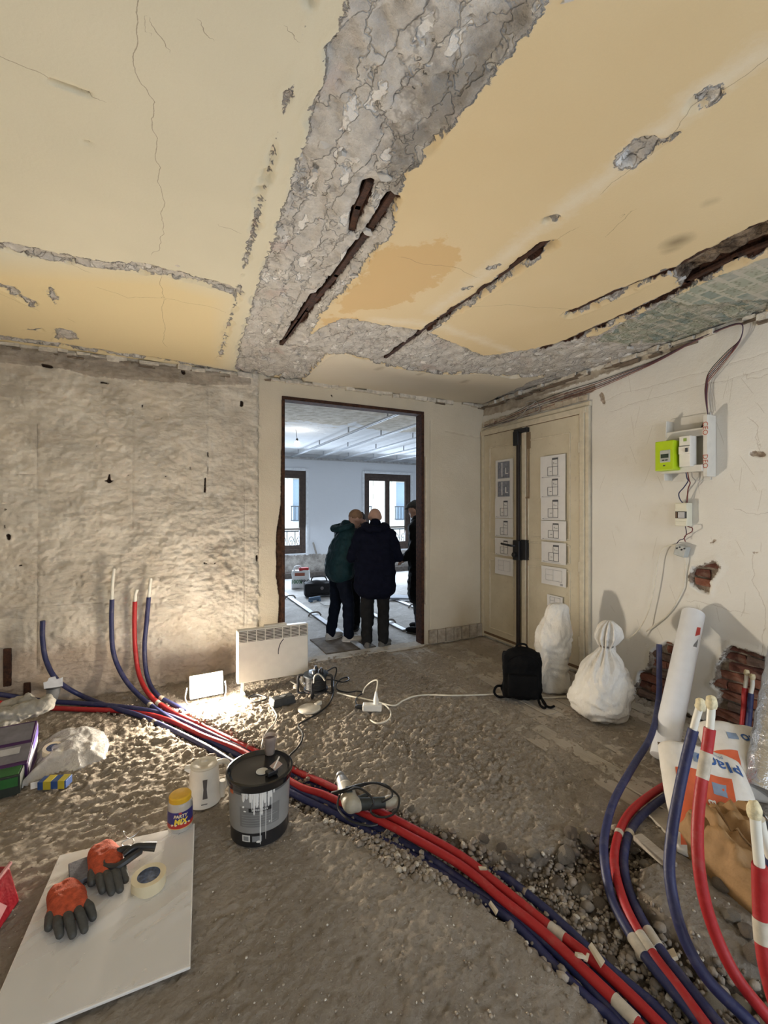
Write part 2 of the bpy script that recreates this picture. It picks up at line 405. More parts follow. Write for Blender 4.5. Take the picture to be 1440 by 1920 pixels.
groove = pcl((585, -20, .004), (560, 110, .006), (522, 240, .010), (505, 330, .010), (488, 385, .022), (480, 415, .024), (468, 462, .022), (455, 510, .008), (440, 575, .012), (425, 620, .022), (412, 672, .02))
peel = [pcl((-30, 520), (10, 545), (60, 580), (75, 570), (50, 555), (30, 535), (0, 530)), pcl((85, 545), (95, 530), (112, 560), (105, 575)), pcl((100, 612), (140, 622), (150, 636), (100, 640)), pcl((40, 618), (85, 612), (80, 622))]
topedge = pcl((-80, 628, .05), (0, 632, .05), (120, 648, .045), (250, 668, .04), (330, 678, .03), (440, 700, .05))
craters = pcl((1322, 186, .030), (1338, 180, .030)) , pcl((1178, 300, .052), (1200, 278, .045)), pcl((1028, 412, .02), (1042, 410, .02)), pcl((920, 501, .02), (930, 498, .02)), pcl((870, 541, .02), (880, 539, .02)), pcl((1215, 285, .012), (1270, 250, .014))
hole = pcl((1262, 508), (1310, 480), (1380, 448), (1460, 412), (1460, 462), (1400, 488), (1330, 517), (1288, 534))
slots = [pcl((738, 375, .024), (690, 445, .024), (630, 525, .024), (575, 590, .026), (528, 652, .022)),
         pcl((692, 358, .020), (672, 400, .026), (660, 438, .016)), pcl((590, 560, .022), (560, 605, .024), (535, 640, .018)),
         pcl((1028, 460, .030), (930, 530, .025), (820, 605, .026), (780, 634, .026), (724, 676, .020)),
         pcl((1262, 508, .026), (1200, 532, .028), (1130, 563, .032), (1074, 590, .028)),
         pcl((1470, 408, .03), (1380, 446, .022), (1265, 508, .018)),
         pcl((1470, 456, .028), (1380, 492, .026), (1290, 536, .028), (1240, 561, .030), (1150, 603, .032), (1070, 638, .032), (1008, 660, .028)),
         pcl((885, 672, .012), (870, 678, .014)), pcl((975, 676, .012), (955, 682, .01))]
cracks = [pcl((253, -30), (256, 60), (253, 130), (258, 145), (290, 190), (287, 245), (297, 330), (300, 400), (307, 425), (298, 470), (285, 476)), pcl((303, 520), (308, 560), (307, 625), (312, 650)),
          pcl((185, 540), (240, 560), (310, 560), (370, 572), (420, 585)), pcl((-30, 100), (50, 128), (95, 150), (185, 186)), pcl((288, 48), (293, 60), (312, 85)),
          pcl((860, 580), (950, 572), (1070, 580)), pcl((752, 482), (800, 495), (850, 500), (895, 520)), pcl((1040, 452), (1080, 428)), pcl((1130, 360), (1220, 290), (1300, 205), (1440, 110)), pcl((1140, 440), (1180, 400)), pcl((1170, 402), (1185, 396)),
          pcl((0, 462), (75, 482), (120, 485), (165, 510)), pcl((415, 425), (445, 435)), pcl((380, 50), (388, 66)), pcl((544, 60), (552, 68)), pcl((100, 540), (110, 555)), pcl((130, 600), (138, 604)), pcl((-20, 540), (70, 582))]
cracks = [rag(c, .02, 3, k) for k, c in enumerate(cracks)]
darkcut = [pcl((96, 151, .004), (140, 168, .006), (165, 178, .003)), pcl((160, 265, .004), (166, 267, .004))]
S = {}
S['bare'] = np.minimum.reduce([sd_poly(GX, GY, beam), sd_poly(GX, GY, cross), d_line(GX, GY, leftband), d_line(GX, GY, groove) + 0.01, d_line(GX, GY, topedge)] +
                              [d_line(GX, GY, c) for c in craters] + [sd_poly(GX, GY, hole) - 0.02] + [sd_poly(GX, GY, p) + 0.01 for p in peel] + [d_line(GX, GY, s) - 0.014 for s in slots[3:7]])
S['cream'] = sd_poly(GX, GY, creamp)
S['bare'] = np.maximum(S['bare'], -S['cream'])
slots = [[(q[0], q[1], q[2] * 1.22) for q in s] for s in slots]; S['slot'] = np.minimum.reduce([d_line(GX, GY, s) for s in slots + darkcut])
S['stain'] = np.minimum(sd_poly(GX, GY, pcl((700, 470), (770, 455), (830, 450), (858, 468), (850, 500), (800, 545), (730, 580), (640, 590), (640, 565), (690, 500))), sd_poly(GX, GY, pcl((610, 590), (690, 600), (690, 612), (612, 612))))
S['pale'] = np.minimum(d_line(GX, GY, pcl((1470, 70, .05), (1290, 200, .05), (1180, 300, .055), (1040, 405, .045), (900, 520, .05), (810, 585, .05))), d_line(GX, GY, pcl((700, 600, .05), (820, 610, .05), (960, 660, .04))))
S['soot'] = np.minimum.reduce([d_line(GX, GY, pcl(p, (p[0] + 8, p[1] - 3))) - r for p, r in (((1265, 455), .05), ((1255, 470), .02), ((708, 692), .025), ((785, 702), .02), ((868, 716), .03), ((1330, 380), .01))])
S['dark_zone'] = np.minimum(sd_poly(GX, GY, pcl((790, 150), (880, 80), (1000, 10), (960, 92), (850, 232), (770, 320), (735, 380), (710, 370), (740, 250), (780, 230))), np.minimum(sd_poly(GX, GY, hole), 9) - 0.03)
S['pit'] = sd_poly(GX, GY, hole)
S['near'] = sd_poly(GX, GY, pcl((-300, 470), (0, 500), (310, 520), (430, 560), (420, 690), (-300, 640)))
S['paper'] = np.maximum(sd_poly(GX, GY, pcl((1120, 640), (1245, 572), (1290, 540), (1470, 468), (1470, 575), (1390, 600), (1260, 645), (1180, 650))), -1)
S['crack'] = np.minimum.reduce([d_line(GX, GY, c) for c in cracks]); S['crack_s'] = s_line(GX, GY, cracks)
bar = S['bare'] + J1 * 0.10
inb = sstep(0.004, -0.012, bar); ins = sstep(0.006, -0.012, S['slot'] + J1 * 0.012)
rgh = fbm(GX * 13, GY * 9, 5, 11) - 0.5
up = inb * (0.016 + 0.030 * rgh + 0.02 * (fbm(GX * 4, GY * 4, 3, 5) - 0.5)) + ins * 0.055 + sstep(0, -0.05, sd_poly(GX, GY, hole)) * (0.05 + 0.05 * rgh)
pr_, pe_ = cell(GX * 9 + 2 * J1, GY * 6 + 2 * J1, 4); up += inb * (0.022 * (pr_ - 0.5) + 0.008 * sstep(0.12, 0.0, pe_))
up += (fbm(GX * 1.3, GY * 1.3, 3, 2) - 0.5) * 0.012 - sstep(0.03, 0.0, np.abs(bar)) * (1 - inb) * 0.004
for c in craters: up += sstep(0.0, -0.03, d_line(GX, GY, c)) * 0.02
pos = np.stack([GX, GY, CEIL + up], -1)
ceiling = tag(grid_object('ceiling', xs, ys, pos, S, ceiling_material(), flip=True), 'yellowed plaster ceiling with a stripped grey beam band and rusty slots', kind='structure')
# rusty joists seen in the slots, hanging debris of plaster along the edges
for k, s in enumerate(slots[:7]):
    m = MB(); pts = [(p[0] + rnd.uniform(-.003, .003), p[1], CEIL + 0.034) for p in s]
    for a, b in zip(pts[:-1], pts[1:]):
        a, b = Vector(a), Vector(b); d = (b - a); L = d.length; an = math.atan2(d.y, d.x)
        m.box((a + b) / 2, (L + 0.03, 0.030, 0.02), rz=an)
    m.build('iron_joist', RUST, ceiling, bevel=0.003)
# loose plaster flakes hanging at the torn edges
FLK = mat('plaster_flake', (0.50, 0.47, 0.43), 0.95, bump=0.004)
for (u, v, s) in ((690, 440, .05), (735, 420, .05), (665, 520, .04), (700, 395, .045), (745, 395, .04), (640, 300, .05), (610, 275, .05), (720, 335, .05), (478, 400, .035), (468, 450, .035), (1255, 517, .04), (1275, 528, .05), (990, 80, .05), (900, 170, .04), (1060, 8, .05), (560, 300, .03), (590, 330, .03), (860, 676, .04), (1180, 655, .05), (1130, 690, .05), (1200, 645, .04), (330, 500, .04), (290, 500, .04), (270, 497, .035), (600, 620, .04), (560, 670, .04), (510, 690, .05), (480, 700, .04)):
    p = PC(u, v); m = MB(); a_ = [k * 2 * math.pi / 6 + rnd.uniform(-.4, .4) for k in range(6)]; r_ = [s * rnd.uniform(.35, .75) for k in range(6)]; m.prism([(r_[k] * math.cos(a_[k]), .6 * r_[k] * math.sin(a_[k])) for k in range(6)], -.008, .010); me = m.mesh('plaster_flake')
    for q in me.vertices: q.co.z += rnd.uniform(-.004, .004)
    o = link_mesh('plaster_flake', me, FLK, ceiling); o.location = (p.x, p.y, CEIL + 0.012); o.rotation_euler = (rnd.uniform(-.4, .4), rnd.uniform(-.4, .4), rnd.uniform(0, 6))

# ---- back wall with the doorway
def wall_back_material():
    n = NT('hacked_wall_plaster'); jag = n.math('SUBTRACT', n.noise(9, 6, 0.65), 0.5); jag2 = n.math('SUBTRACT', n.noise(45, 4, 0.6), 0.5)
    def field(a, j1, j2): return n.math('ADD', n.math('ADD', n.attr(a), n.math('MULTIPLY', jag, j1)), n.math('MULTIPLY', jag2, j2))
    big = n.noise(2.2, 5, 0.6); md = n.noise(11, 6, 0.65)
    rough = n.mix(n.step(big, 0.32, 0.68), (0.60, 0.53, 0.43), (0.75, 0.69, 0.59))
    rough = n.mix(n.step(md, 0.52, 0.72, 0, 0.6), rough, (0.80, 0.76, 0.68))
    rough = n.mix(n.step(n.noise(5, 5, 0.7), 0.56, 0.74, 0, 0.5), rough, (0.44, 0.37, 0.29))
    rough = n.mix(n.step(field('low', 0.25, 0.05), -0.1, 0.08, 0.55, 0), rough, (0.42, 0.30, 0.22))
    smooth = n.mix(n.step(big, 0.3, 0.7), (0.56, 0.49, 0.375), (0.63, 0.56, 0.44))
    fr = field('face', 0.05, 0.03)
    col = n.mix(n.step(fr, -0.004, 0.004), rough, smooth)
    frz = n.mix(n.step(md, 0.35, 0.7), (0.34, 0.29, 0.235), (0.48, 0.42, 0.35))
    col = n.mix(n.step(field('frieze', 0.03, 0.02), -0.004, 0.004, 1, 0), col, frz)
    col = n.mix(n.step(field('seam', 0.008, 0.004), 0.001, 0.005, 0.45, 0), col, (0.30, 0.24, 0.17))
    col = n.mix(n.step(field('hole', 0.012, 0.008), -0.002, 0.002, 1, 0), col, (0.045, 0.028, 0.020))
    rus = n.mix(n.step(n.noise(30, 5), 0.35, 0.65), (0.025, 0.014, 0.010), (0.085, 0.042, 0.025))
    col = n.mix(n.step(field('rust', 0.02, 0.015), -0.002, 0.002, 1, 0), col, rus)
    st = n.noise(30, 8, 0.78, n.map((0.6, 1, 1.4)))
    pl = n.vor(30, vec=n.map((0.7, 1, 1.3))); n.bump(n.math('ADD', n.math('MULTIPLY', n.math('ADD', st, n.math('MULTIPLY', pl, 0.5)), n.math('MULTIPLY', n.step(fr, 0.01, -0.01, 0.12, 1), n.step(n.noise(2.6, 3), 0.36, 0.62, 0.25, 1.1))), n.math('MULTIPLY', n.noise(90, 3), 0.12)), 0.026, 0.85)
    return n.done(col, 0.92, 0, 0.15)
xs = np.arange(-1.75, 3.675, 0.0105); zs = np.arange(-0.03, 2.96, 0.0105)
GX, GZ = np.meshgrid(xs, zs, indexing='ij')
def pw(*pts): return [(lambda q: (q.x, q.z) + tuple(r))(PY(u, v, YB)) for u, v, *r in pts]
S = {}
S['face'] = -sd_poly(GX, GZ, pw((484, 735), (486, 900), (483, 1100), (480, 1330)) + [(6, -1), (6, 4)] + pw((470, 560), (476, 712)))
S['face'] = sd_poly(GX, GZ, [(-3, -1)] + [pw((484, 1330))[0], pw((484, 725))[0], pw((476, 560))[0]] + [(-3, 4)])
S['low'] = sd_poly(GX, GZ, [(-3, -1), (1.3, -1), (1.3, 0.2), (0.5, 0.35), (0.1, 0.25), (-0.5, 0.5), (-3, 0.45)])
S['frieze'] = sd_poly(GX, GZ, pw((-80, 640), (100, 658), (300, 684), (470, 706), (470, 722), (380, 722), (300, 716), (250, 712), (180, 708), (120, 692), (0, 680), (-80, 676)))
S['seam'] = np.minimum.reduce([d_line(GX, GZ, pw(*l)) for l in (((70, 795), (72, 940), (70, 1250)), ((248, 745), (249, 990)), ((390, 730), (391, 900)), ((457, 800), (459, 1050), (457, 1260)), ((484, 725), (485, 1000), (482, 1300)), ((20, 1160), (80, 1160)), ((10, 890), (66, 890)), ((0, 1140), (220, 1130)), ((180, 640), (183, 690)), ((355, 720), (470, 730)), ((835, 808), (905, 822)), ((808, 790), (806, 1200)))])
holes = [((82, 686, .018), (97, 689, .016)), ((343, 697, .03), (344, 700, .028)), ((190, 717, .014), (203, 719, .01)), ((453, 754, .025), (453, 760, .022)), ((205, 890, .01), (205, 903, .026)), ((198, 902, .012), (212, 902, .012)),
         ((385, 897, .014), (384, 922, .016)), ((390, 848, .008), (390, 856, .008)), ((357, 876, .01), (357, 880, .008)), ((16, 1004, .022), (17, 1010, .02)), ((482, 1043, .018), (482, 1052, .014)), ((11, 955, .014), (10, 957, .01)),
         ((337, 1061, .010), (338, 1061, .01)), ((403, 1056, .010), (403, 1057, .01)), ((38, 1060, .012), (40, 1060, .01)), ((383, 1056, .014), (388, 1057, .01)), ((10, 985, .008), (10, 990, .008)), ((240, 891, .006), (241, 891, .006)), ((180, 836, .006), (181, 836, .006)),
         ((302, 785, .006), (303, 785, .006)), ((310, 893, .006), (311, 893, .006)), ((15, 1222, .014), (15, 1284, .018)), ((390, 875, .004), (390, 892, .004)), ((267, 760, .012), (266, 764, .01)), ((622, 741, .012), (623, 744, .01))]
S['hole'] = np.minimum.reduce([d_line(GX, GZ, [(q[0], q[1], q[2] * .62) for q in pw(*h)]) for h in holes])
S['rust'] = sd_poly(GX, GZ, pw((545, 765), (531, 800), (527, 850), (526, 945), (518, 1000), (517, 1080), (523, 1120), (520, 1190), (519, 1300), (550, 1300), (550, 765)))
fa = sstep(-0.01, 0.02, S['face'] + 0.04 * (fbm(GX * 12, GZ * 12, 3, 8) - .5)); ro = 1 - fa
chip = fbm(GX * 9, GZ * 12, 5, 21); strip_ = fbm(GX * 5, GZ * 40, 4, 31)
mid = sstep(0.5, 0.9, GZ) * sstep(2.0, 1.6, GZ)
h = ro * (0.035 * (chip - 0.5) + 0.020 * np.abs(fbm(GX * 22, GZ * 22, 3, 44) - 0.5) * 2 + 0.016 * mid * (strip_ - 0.5) + 0.02 * (fbm(GX * 2, GZ * 2, 3, 41) - .5))
chis = fbm(GX * 14 + GZ * 8, GZ * 16 - GX * 9, 4, 77); cr_, ce_ = cell(GX * 15 + 3 * chip, GZ * 20 + 3 * chip, 6); cq_, cf_ = cell(GX * 34 + chip, GZ * 40 + 2 * chip, 16)
lowr = 0.35 + 0.65 * sstep(-0.9, 0.7, GX) * sstep(1.9, 1.0, GZ)
h += ro * lowr * (0.016 * (cr_ - .5) + 0.008 * (cq_ - .5))
h += ro * sstep(-0.6, 0.9, GX) * sstep(1.7, 0.9, GZ) * 0.045 * np.maximum(chis - 0.52, 0) * 2
for (u, v, r) in ((218, 785, .085), (163, 800, .075), (207, 832, .07), (278, 808, .07), (328, 805, .065), (275, 850, .05), (320, 850, .05)):
    q = pw((u, v))[0]; dd = np.hypot(GX - q[0], GZ - q[1]); h -= ro * 0.010 * np.exp(-((dd - r) / 0.010) ** 2) - ro * 0.004 * sstep(r, r - .02, dd)
h += sstep(0.0, -0.015, S['frieze'] + 0.03 * (chip - .5)) * 0.018 + (S['face'] > 0) * 0.002 * (chip - .5)
h += np.where(S['frieze'] < 0.0, 0, 0)
h -= sstep(0.012, 0.0, S['seam']) * 0.010 * (0.4 + chip) + sstep(0.003, -0.014, S['hole'] + 0.015 * (chip - .5)) * 0.045 + sstep(0.0, -0.02, S['rust'] + .03 * (chip - .5)) * 0.014
h += np.exp(-((GX - (DX0 - 0.30)) / 0.03) ** 2) * 0.012 * sstep(2.6, 2.5, GZ) * fbm(GX * 3, GZ * 14, 3, 9)
cx, cz = 0.5 * (xs[1:] + xs[:-1]), 0.5 * (zs[1:] + zs[:-1]); CX, CZ = np.meshgrid(cx, cz, indexing='ij')
keep = ~((CX > DX0) & (CX < DX1) & (CZ < DZ))
pos = np.stack([GX, YB - h, GZ], -1)
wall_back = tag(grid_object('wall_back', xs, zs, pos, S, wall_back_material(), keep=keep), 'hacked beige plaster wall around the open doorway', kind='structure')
# the wall's body behind the plaster skin (thickness, next room side)
WB = mat('wall_core', (0.55, 0.52, 0.48), 0.9)
m = MB(); b = WT - 0.045
m.box(((-1.75 + DX0) / 2 - 0.01, YB + WT - b / 2, 1.45), (DX0 + 1.73, b, 3.0)); m.box(((DX1 + 7.7) / 2 + 0.01, YB + WT - b / 2, 1.45), (7.7 - DX1 - 0.02, b, 3.0)); m.box(((DX0 + DX1) / 2, YB + WT - b / 2, (DZ + 3.0) / 2 + 0.01), (DX1 - DX0 + 0.1, b, 3.0 - DZ - 0.02))
m.build('wall_core', WB, wall_back)
# opening lined with a rusty steel lintel and jamb strips, torn plaster edge
for k, (c, d) in enumerate((((DX0 - 0.012, YB + 0.05, DZ / 2), (0.03, 0.14, DZ)), ((DX1 + 0.010, YB + 0.05, DZ / 2), (0.036, 0.135, DZ)), (((DX0 + DX1) / 2, YB + 0.05, DZ + 0.018), (DX1 - DX0 + 0.05, 0.14, 0.035)))):
    m = MB(); m.box(c, d); o = m.build('trim_%d' % (k + 1), RUST, bevel=0.004); tag(o, ['rusty brown steel jamb on the left of the doorway', 'rusty brown steel jamb on the right of the doorway', 'rusty brown lintel over the doorway'][k], kind='structure')
m = MB(); m.box((DX1 + 0.052, YB - 0.012, 1.35), (0.022, 0.024, 1.75)); m.build('trim_4', mat('cream_paint', (0.60, 0.53, 0.41), 0.7), bevel=0.003); tag(bpy.data.objects['trim_4'], 'thin cream strip along the right jamb of the doorway', kind='structure')
# iron stubs at the head of the hacked wall
for (u, v, w_, h_) in ((321, 674, .045, .06), (15, 1250, .05, .30), (52, 1290, .045, .10)):
    p = PY(u, v, YB); m = MB(); m.box((p.x, YB - 0.006, p.z), (w_, 0.04, h_)); m.build('iron_stub', RUST, wall_back, bevel=0.004)
# rough baseboard course beside the door
m = MB()
for k in range(7):
    x0 = DX1 + 0.09 + k * 0.118; m.box((x0 + 0.055, YB - 0.022, 0.075 + 0.006 * rnd.random()), (0.112, 0.03 + 0.006 * rnd.random(), 0.16))
tag(m.build('baseboard_back', mat('dirty_plinth', (0.36, 0.31, 0.25), 0.95, var=0.3, bump=0.01, bscale=40), bevel=0.006), 'low rough plinth course along the wall right of the doorway', kind='structure')
# threshold
m = MB(); m.box(((DX0 + DX1) / 2, YB + 0.045, -0.008), (DX1 - DX0 + 0.06, 0.17, 0.028))
tag(m.build('trim_5', mat('threshold_stone', (0.48, 0.44, 0.38), 0.9, bump=0.006, bscale=30), bevel=0.005), 'pale stone threshold strip of the doorway', kind='structure')

# ---- right wall with exposed brick
def wall_right_material():
    n = NT('white_scratched_plaster'); jag = n.math('SUBTRACT', n.noise(9, 6, 0.65), 0.5); jag2 = n.math('SUBTRACT', n.noise(45, 4, 0.6), 0.5)
    def field(a, j1, j2): return n.math('ADD', n.math('ADD', n.attr(a), n.math('MULTIPLY', jag, j1)), n.math('MULTIPLY', jag2, j2))
    big = n.noise(1.6, 4, 0.55)
    col = n.mix(n.step(big, 0.3, 0.7), (0.67, 0.645, 0.59), (0.74, 0.72, 0.67))
    col = n.mix(n.step(n.noise(6, 5, 0.7), 0.60, 0.78, 0, 0.35), col, (0.50, 0.44, 0.35))
    col = n.mix(n.step(field('band', 0.10, 0.03), -0.006, 0.006, 1, 0), col, n.mix(n.step(n.noise(12, 5), .35, .7), (0.33, 0.28, 0.22), (0.52, 0.47, 0.39)))
    col = n.mix(n.math('MULTIPLY', n.step(n.attr('scr'), 0.012, 0.016, 1, 0), n.step(n.math('ABSOLUTE', field('scr_s', 0.006, 0.003)), 0.0008, 0.0026, 0.4, 0)), col, (0.36, 0.31, 0.24))
    col = n.mix(n.math('MULTIPLY', n.step(n.attr('crack'), 0.02, 0.024, 1, 0), n.step(n.math('ABSOLUTE', field('crack_s', 0.03, 0.014)), 0.0008, 0.0028, 0.4, 0)), col, (0.28, 0.22, 0.16))
    col = n.mix(n.step(field('chip', 0.04, 0.03), -0.002, 0.002, 1, 0), col, n.mix(n.step(n.noise(30, 4), .4, .6), (0.25, 0.20, 0.16), (0.42, 0.36, 0.29)))
    mor = n.mix(n.step(n.noise(16, 6, 0.7), 0.35, 0.7), (0.16, 0.12, 0.09), (0.44, 0.38, 0.31))
    fb = field('brick', 0.06, 0.05)
    col = n.mix(n.step(fb, -0.003, 0.003, 1, 0), col, mor)
    n.bump(n.math('ADD', n.math('MULTIPLY', n.noise(34, 5, 0.7), n.step(fb, -0.01, 0.01, 0.9, 0.16)), n.math('MULTIPLY', n.noise(120, 3), 0.06)), 0.02, 0.9)
    return n.done(col, 0.85, 0, 0.2)
ys = np.concatenate([np.arange(-2.3, 0.4, 0.1), np.arange(0.4, 4.55, 0.0115)]); zs = np.arange(-0.03, 2.96, 0.0115)
GY, GZ = np.meshgrid(ys, zs, indexing='ij')
def pr(*pts): return [(lambda q: (q.y, q.z) + tuple(r))(PX(u, v, XR)) for u, v, *r in pts]
bp1 = pr((1188, 1352), (1192, 1290), (1200, 1262), (1216, 1252), (1222, 1224), (1250, 1204), (1275, 1212), (1275, 1300), (1270, 1400), (1190, 1372))
bp2 = pr((1346, 1248), (1362, 1218), (1372, 1210), (1440, 1232), (1520, 1250), (1520, 1520), (1262, 1420), (1262, 1350), (1285, 1335), (1300, 1345), (1330, 1350), (1345, 1318), (1352, 1300), (1332, 1282), (1344, 1268))
bp3 = pr((1292, 1080), (1300, 1064), (1318, 1060), (1342, 1050), (1352, 1064), (1342, 1076), (1330, 1092), (1328, 1112), (1314, 1106), (1298, 1098))
S = {}
S['brick'] = np.minimum.reduce([sd_poly(GY, GZ, q) for q in (bp1, bp2, bp3)])
S['chip'] = np.minimum.reduce([d_line(GY, GZ, pr(*l)) for l in (((1412, 850, .02), (1430, 853, .02)), ((1332, 1018, .006), (1340, 1014, .008)), ((1414, 1036, .008), (1420, 1036, .008)), ((1104, 860, .012), (1104, 895, .010)), ((1106, 930, .006), (1106, 935, .006)), ((1128, 740, .02), (1132, 755, .012)), ((1060, 742, .03), (1110, 728, .03)))])
r2 = random.Random(3); sc = []
for k in range(46):
    u, v = r2.uniform(1130, 1430), r2.uniform(690, 1180); L = r2.uniform(8, 45); a = r2.uniform(0.9, 1.5)
    sc.append(((u, v), (u + L * math.cos(a) * r2.choice((-.5, 1)), v + L * math.sin(a))))
sc = [pr(*l) for l in sc]; S['scr'] = np.minimum.reduce([d_line(GY, GZ, l) for l in sc]); S['scr_s'] = s_line(GY, GZ, sc)
crk = [rag(pr(*l), .02, 3, 5) for l in (((1405, 785), (1420, 800), (1422, 840)), ((1380, 955), (1400, 963), (1440, 960)), ((1413, 1040), (1410, 1090), (1430, 1125), (1428, 1230)), ((1130, 752), (1250, 716), (1440, 660)), ((1145, 772), (1300, 726), (1440, 690)), ((1290, 1128), (1340, 1135), (1400, 1150)), ((1092, 775), (1098, 1000), (1092, 1245)), ((1440, 700), (1400, 712), (1395, 700)))]; S['crack'] = np.minimum.reduce([d_line(GY, GZ, l) for l in crk]); S['crack_s'] = s_line(GY, GZ, crk)
S['band'] = np.minimum(d_line(GY, GZ, pr((905, 775, .04), (1000, 750, .05), (1060, 742, .035), (1110, 728, .03))), d_line(GY, GZ, pr((905, 770, .05), (1010, 735, .05), (1150, 690, .03), (1280, 648, .012))))
chip = fbm(GY * 9, GZ * 9, 4, 61)
bi = sstep(0.004, -0.012, S['brick'] + 0.06 * (chip - .5))
h = 0.006 * (fbm(GY * 3, GZ * 3, 4, 51) - 0.5) - bi * (0.045 + 0.025 * (fbm(GY * 12, GZ * 12, 4, 52) - .5)) - sstep(0.0, -0.015, S['chip'] + .03 * (chip - .5)) * 0.02
h -= sstep(0, -0.02, S['band'] + .08 * (chip - .5)) * (0.012 + 0.02 * (chip - .5)) + sstep(.006, 0, S['crack']) * .004
h += sstep(-0.03, 0.0, S['brick']) * sstep(0.05, 0.01, S['brick']) * 0.008
pos = np.stack([XR - h, GY, GZ], -1)
wall_right = tag(grid_object('wall_right', ys, zs, pos, S, wall_right_material(), flip=True), 'scratched off-white plaster wall with patches of bare brick', kind='structure')
BM = []
for k in range(4):
    m = MB(); bm = bmesh.new(); bmesh.ops.create_cube(bm, size=1); bmesh.ops.subdivide_edges(bm, edges=bm.edges, cuts=1, use_grid_fill=True)
    for v in bm.verts: v.co = Vector((v.co.x * 0.10, v.co.y * 0.205, v.co.z * 0.058)) + Vector([rnd.uniform(-.006, .006) for _ in range(3)])
    me = bpy.data.meshes.new('brick'); bm.to_mesh(me); bm.free(); me.materials.append(BRICKM[k]); BM.append(me)
for row in range(-1, 20):
    z = 0.03 + row * 0.0725
    for c in range(-2, 24):
        y = 0.35 + c * 0.222 + (row % 2) * 0.11
        sd = min(float(sd_poly(np.array([y]), np.array([z]), q)[0]) for q in (bp1, bp2, bp3))
        if sd < 0.028 and z > 0:
            o = bpy.data.objects.new('brick', BM[rnd.randrange(4)]); COL.objects.link(o); o.parent = wall_right
            o.location = (XR + 0.072 + rnd.uniform(-.014, .012) - (0.012 if sd < -0.06 else 0), y + rnd.uniform(-.006, .006), z); o.rotation_euler = (rnd.uniform(-.04, .04), 0, rnd.uniform(-.05, .05))
# masonry body
m = MB(); m.box((XR + 0.16, 1.13, 1.45), (0.12, 6.9, 3.0)); m.build('wall_core', mat('mortar_core', (0.16, 0.12, 0.09), 0.95), wall_right)

# ---- unseen sides of this room: left wall and the wall behind the camera with openings added for the daylight lamps
PLAIN = mat('plain_plaster', (0.62, 0.57, 0.48), 0.9, bump=0.006, bscale=12)
m = MB(); m.box((-1.80, 1.13, 1.45), (0.10, 6.9, 3.05)); tag(m.build('wall_left', PLAIN), 'plain beige plaster wall on the left', kind='structure')
m = MB()
for (x0, x1, z0, z1) in ((-1.85, -0.30, -.05, 3), (0.80, 2.0, -.05, 3), (3.10, 3.75, -.05, 3), (-0.30, 0.80, -.05, .55), (2.0, 3.10, -.05, .55), (-0.30, 0.80, 2.55, 3), (2.0, 3.10, 2.55, 3)):
    m.box(((x0 + x1) / 2, -2.35, (z0 + z1) / 2), (x1 - x0, 0.1, z1 - z0))
tag(m.build('wall_front', PLAIN), 'plain beige plaster wall with two added openings behind the viewer', kind='structure')

# ---- floor: rough hacked screed with the pipe trench and the rubble pit
def floor_material():
    n = NT('hacked_screed'); jag = n.math('SUBTRACT', n.noise(9, 6, 0.65), 0.5); jag2 = n.math('SUBTRACT', n.noise(45, 4, 0.6), 0.5)
    big = n.noise(1.5, 5, 0.6); md = n.noise(16, 6, 0.7)
    col = n.mix(n.step(big, 0.3, 0.7), (0.35, 0.30, 0.245), (0.47, 0.41, 0.34))
    col = n.mix(n.step(md, 0.5, 0.75, 0, 0.55), col, (0.60, 0.54, 0.455))
    col = n.mix(n.step(n.noise(38, 4, 0.6), 0.60, 0.72, 0, 0.45), col, (0.21, 0.165, 0.125))
    col = n.mix(n.step(n.vor(23), 0.10, 0.05, 0, 0.5), col, (0.70, 0.65, 0.57))
    ft = n.math('ADD', n.attr('trench'), n.math('MULTIPLY', jag, 0.05))
    soil = n.mix(n.step(md, 0.35, 0.7), (0.15, 0.118, 0.09), (0.30, 0.25, 0.195))
    col = n.mix(n.step(ft, -0.012, 0.004, 1, 0), col, soil)
    col = n.mix(n.step(n.math('ADD', n.attr('boards'), n.math('MULTIPLY', jag, 0.05)), -0.01, 0.01, 0.5, 0), col, (0.46, 0.40, 0.33))
    n.bump(n.math('ADD', n.math('ADD', n.math('MULTIPLY', n.noise(34, 8, 0.8), 0.8), n.math('MULTIPLY', n.vor(48), 0.5)), n.math('MULTIPLY', n.noise(130, 4), 0.3)), 0.024, 1.0)
    return n.done(col, 0.95, 0, 0.08)
def pf(*pts): return xy(pts, P)
trench = pf((150, 1325), (230, 1326), (290, 1316), (345, 1336), (440, 1376), (560, 1436), (650, 1478), (745, 1516), (860, 1566), (930, 1602), (985, 1606), (1050, 1588), (1110, 1562), (1150, 1560), (1240, 1600), (1200, 1640), (1196, 1690), (1245, 1740), (1330, 1800), (1440, 1850), (1560, 1990), (1150, 1960), (1120, 1892), (1050, 1832), (960, 1738), (900, 1692), (830, 1652), (758, 1640), (690, 1588), (600, 1535), (540, 1505), (440, 1445), (370, 1402), (300, 1362), (220, 1345))
pit2 = pf((1240, 1795), (1330, 1800), (1440, 1850), (1440, 1700), (1540, 1720), (1600, 2100), (1300, 1990))
xs = np.arange(-1.75, 3.675, 0.0115); ys = np.concatenate([np.arange(-2.3, 0.2, 0.1), np.arange(0.2, 4.56, 0.0115)])
GX, GY = np.meshgrid(xs, ys, indexing='ij')
S = {'trench': sd_poly(GX, GY, trench)}
BX0 = 2.26
S['boards'] = np.maximum(np.maximum(BX0 - GX, GX - 3.7), np.maximum(1.33 - GY, GY - 4.6))
FWD = GX * SY + GY * CY
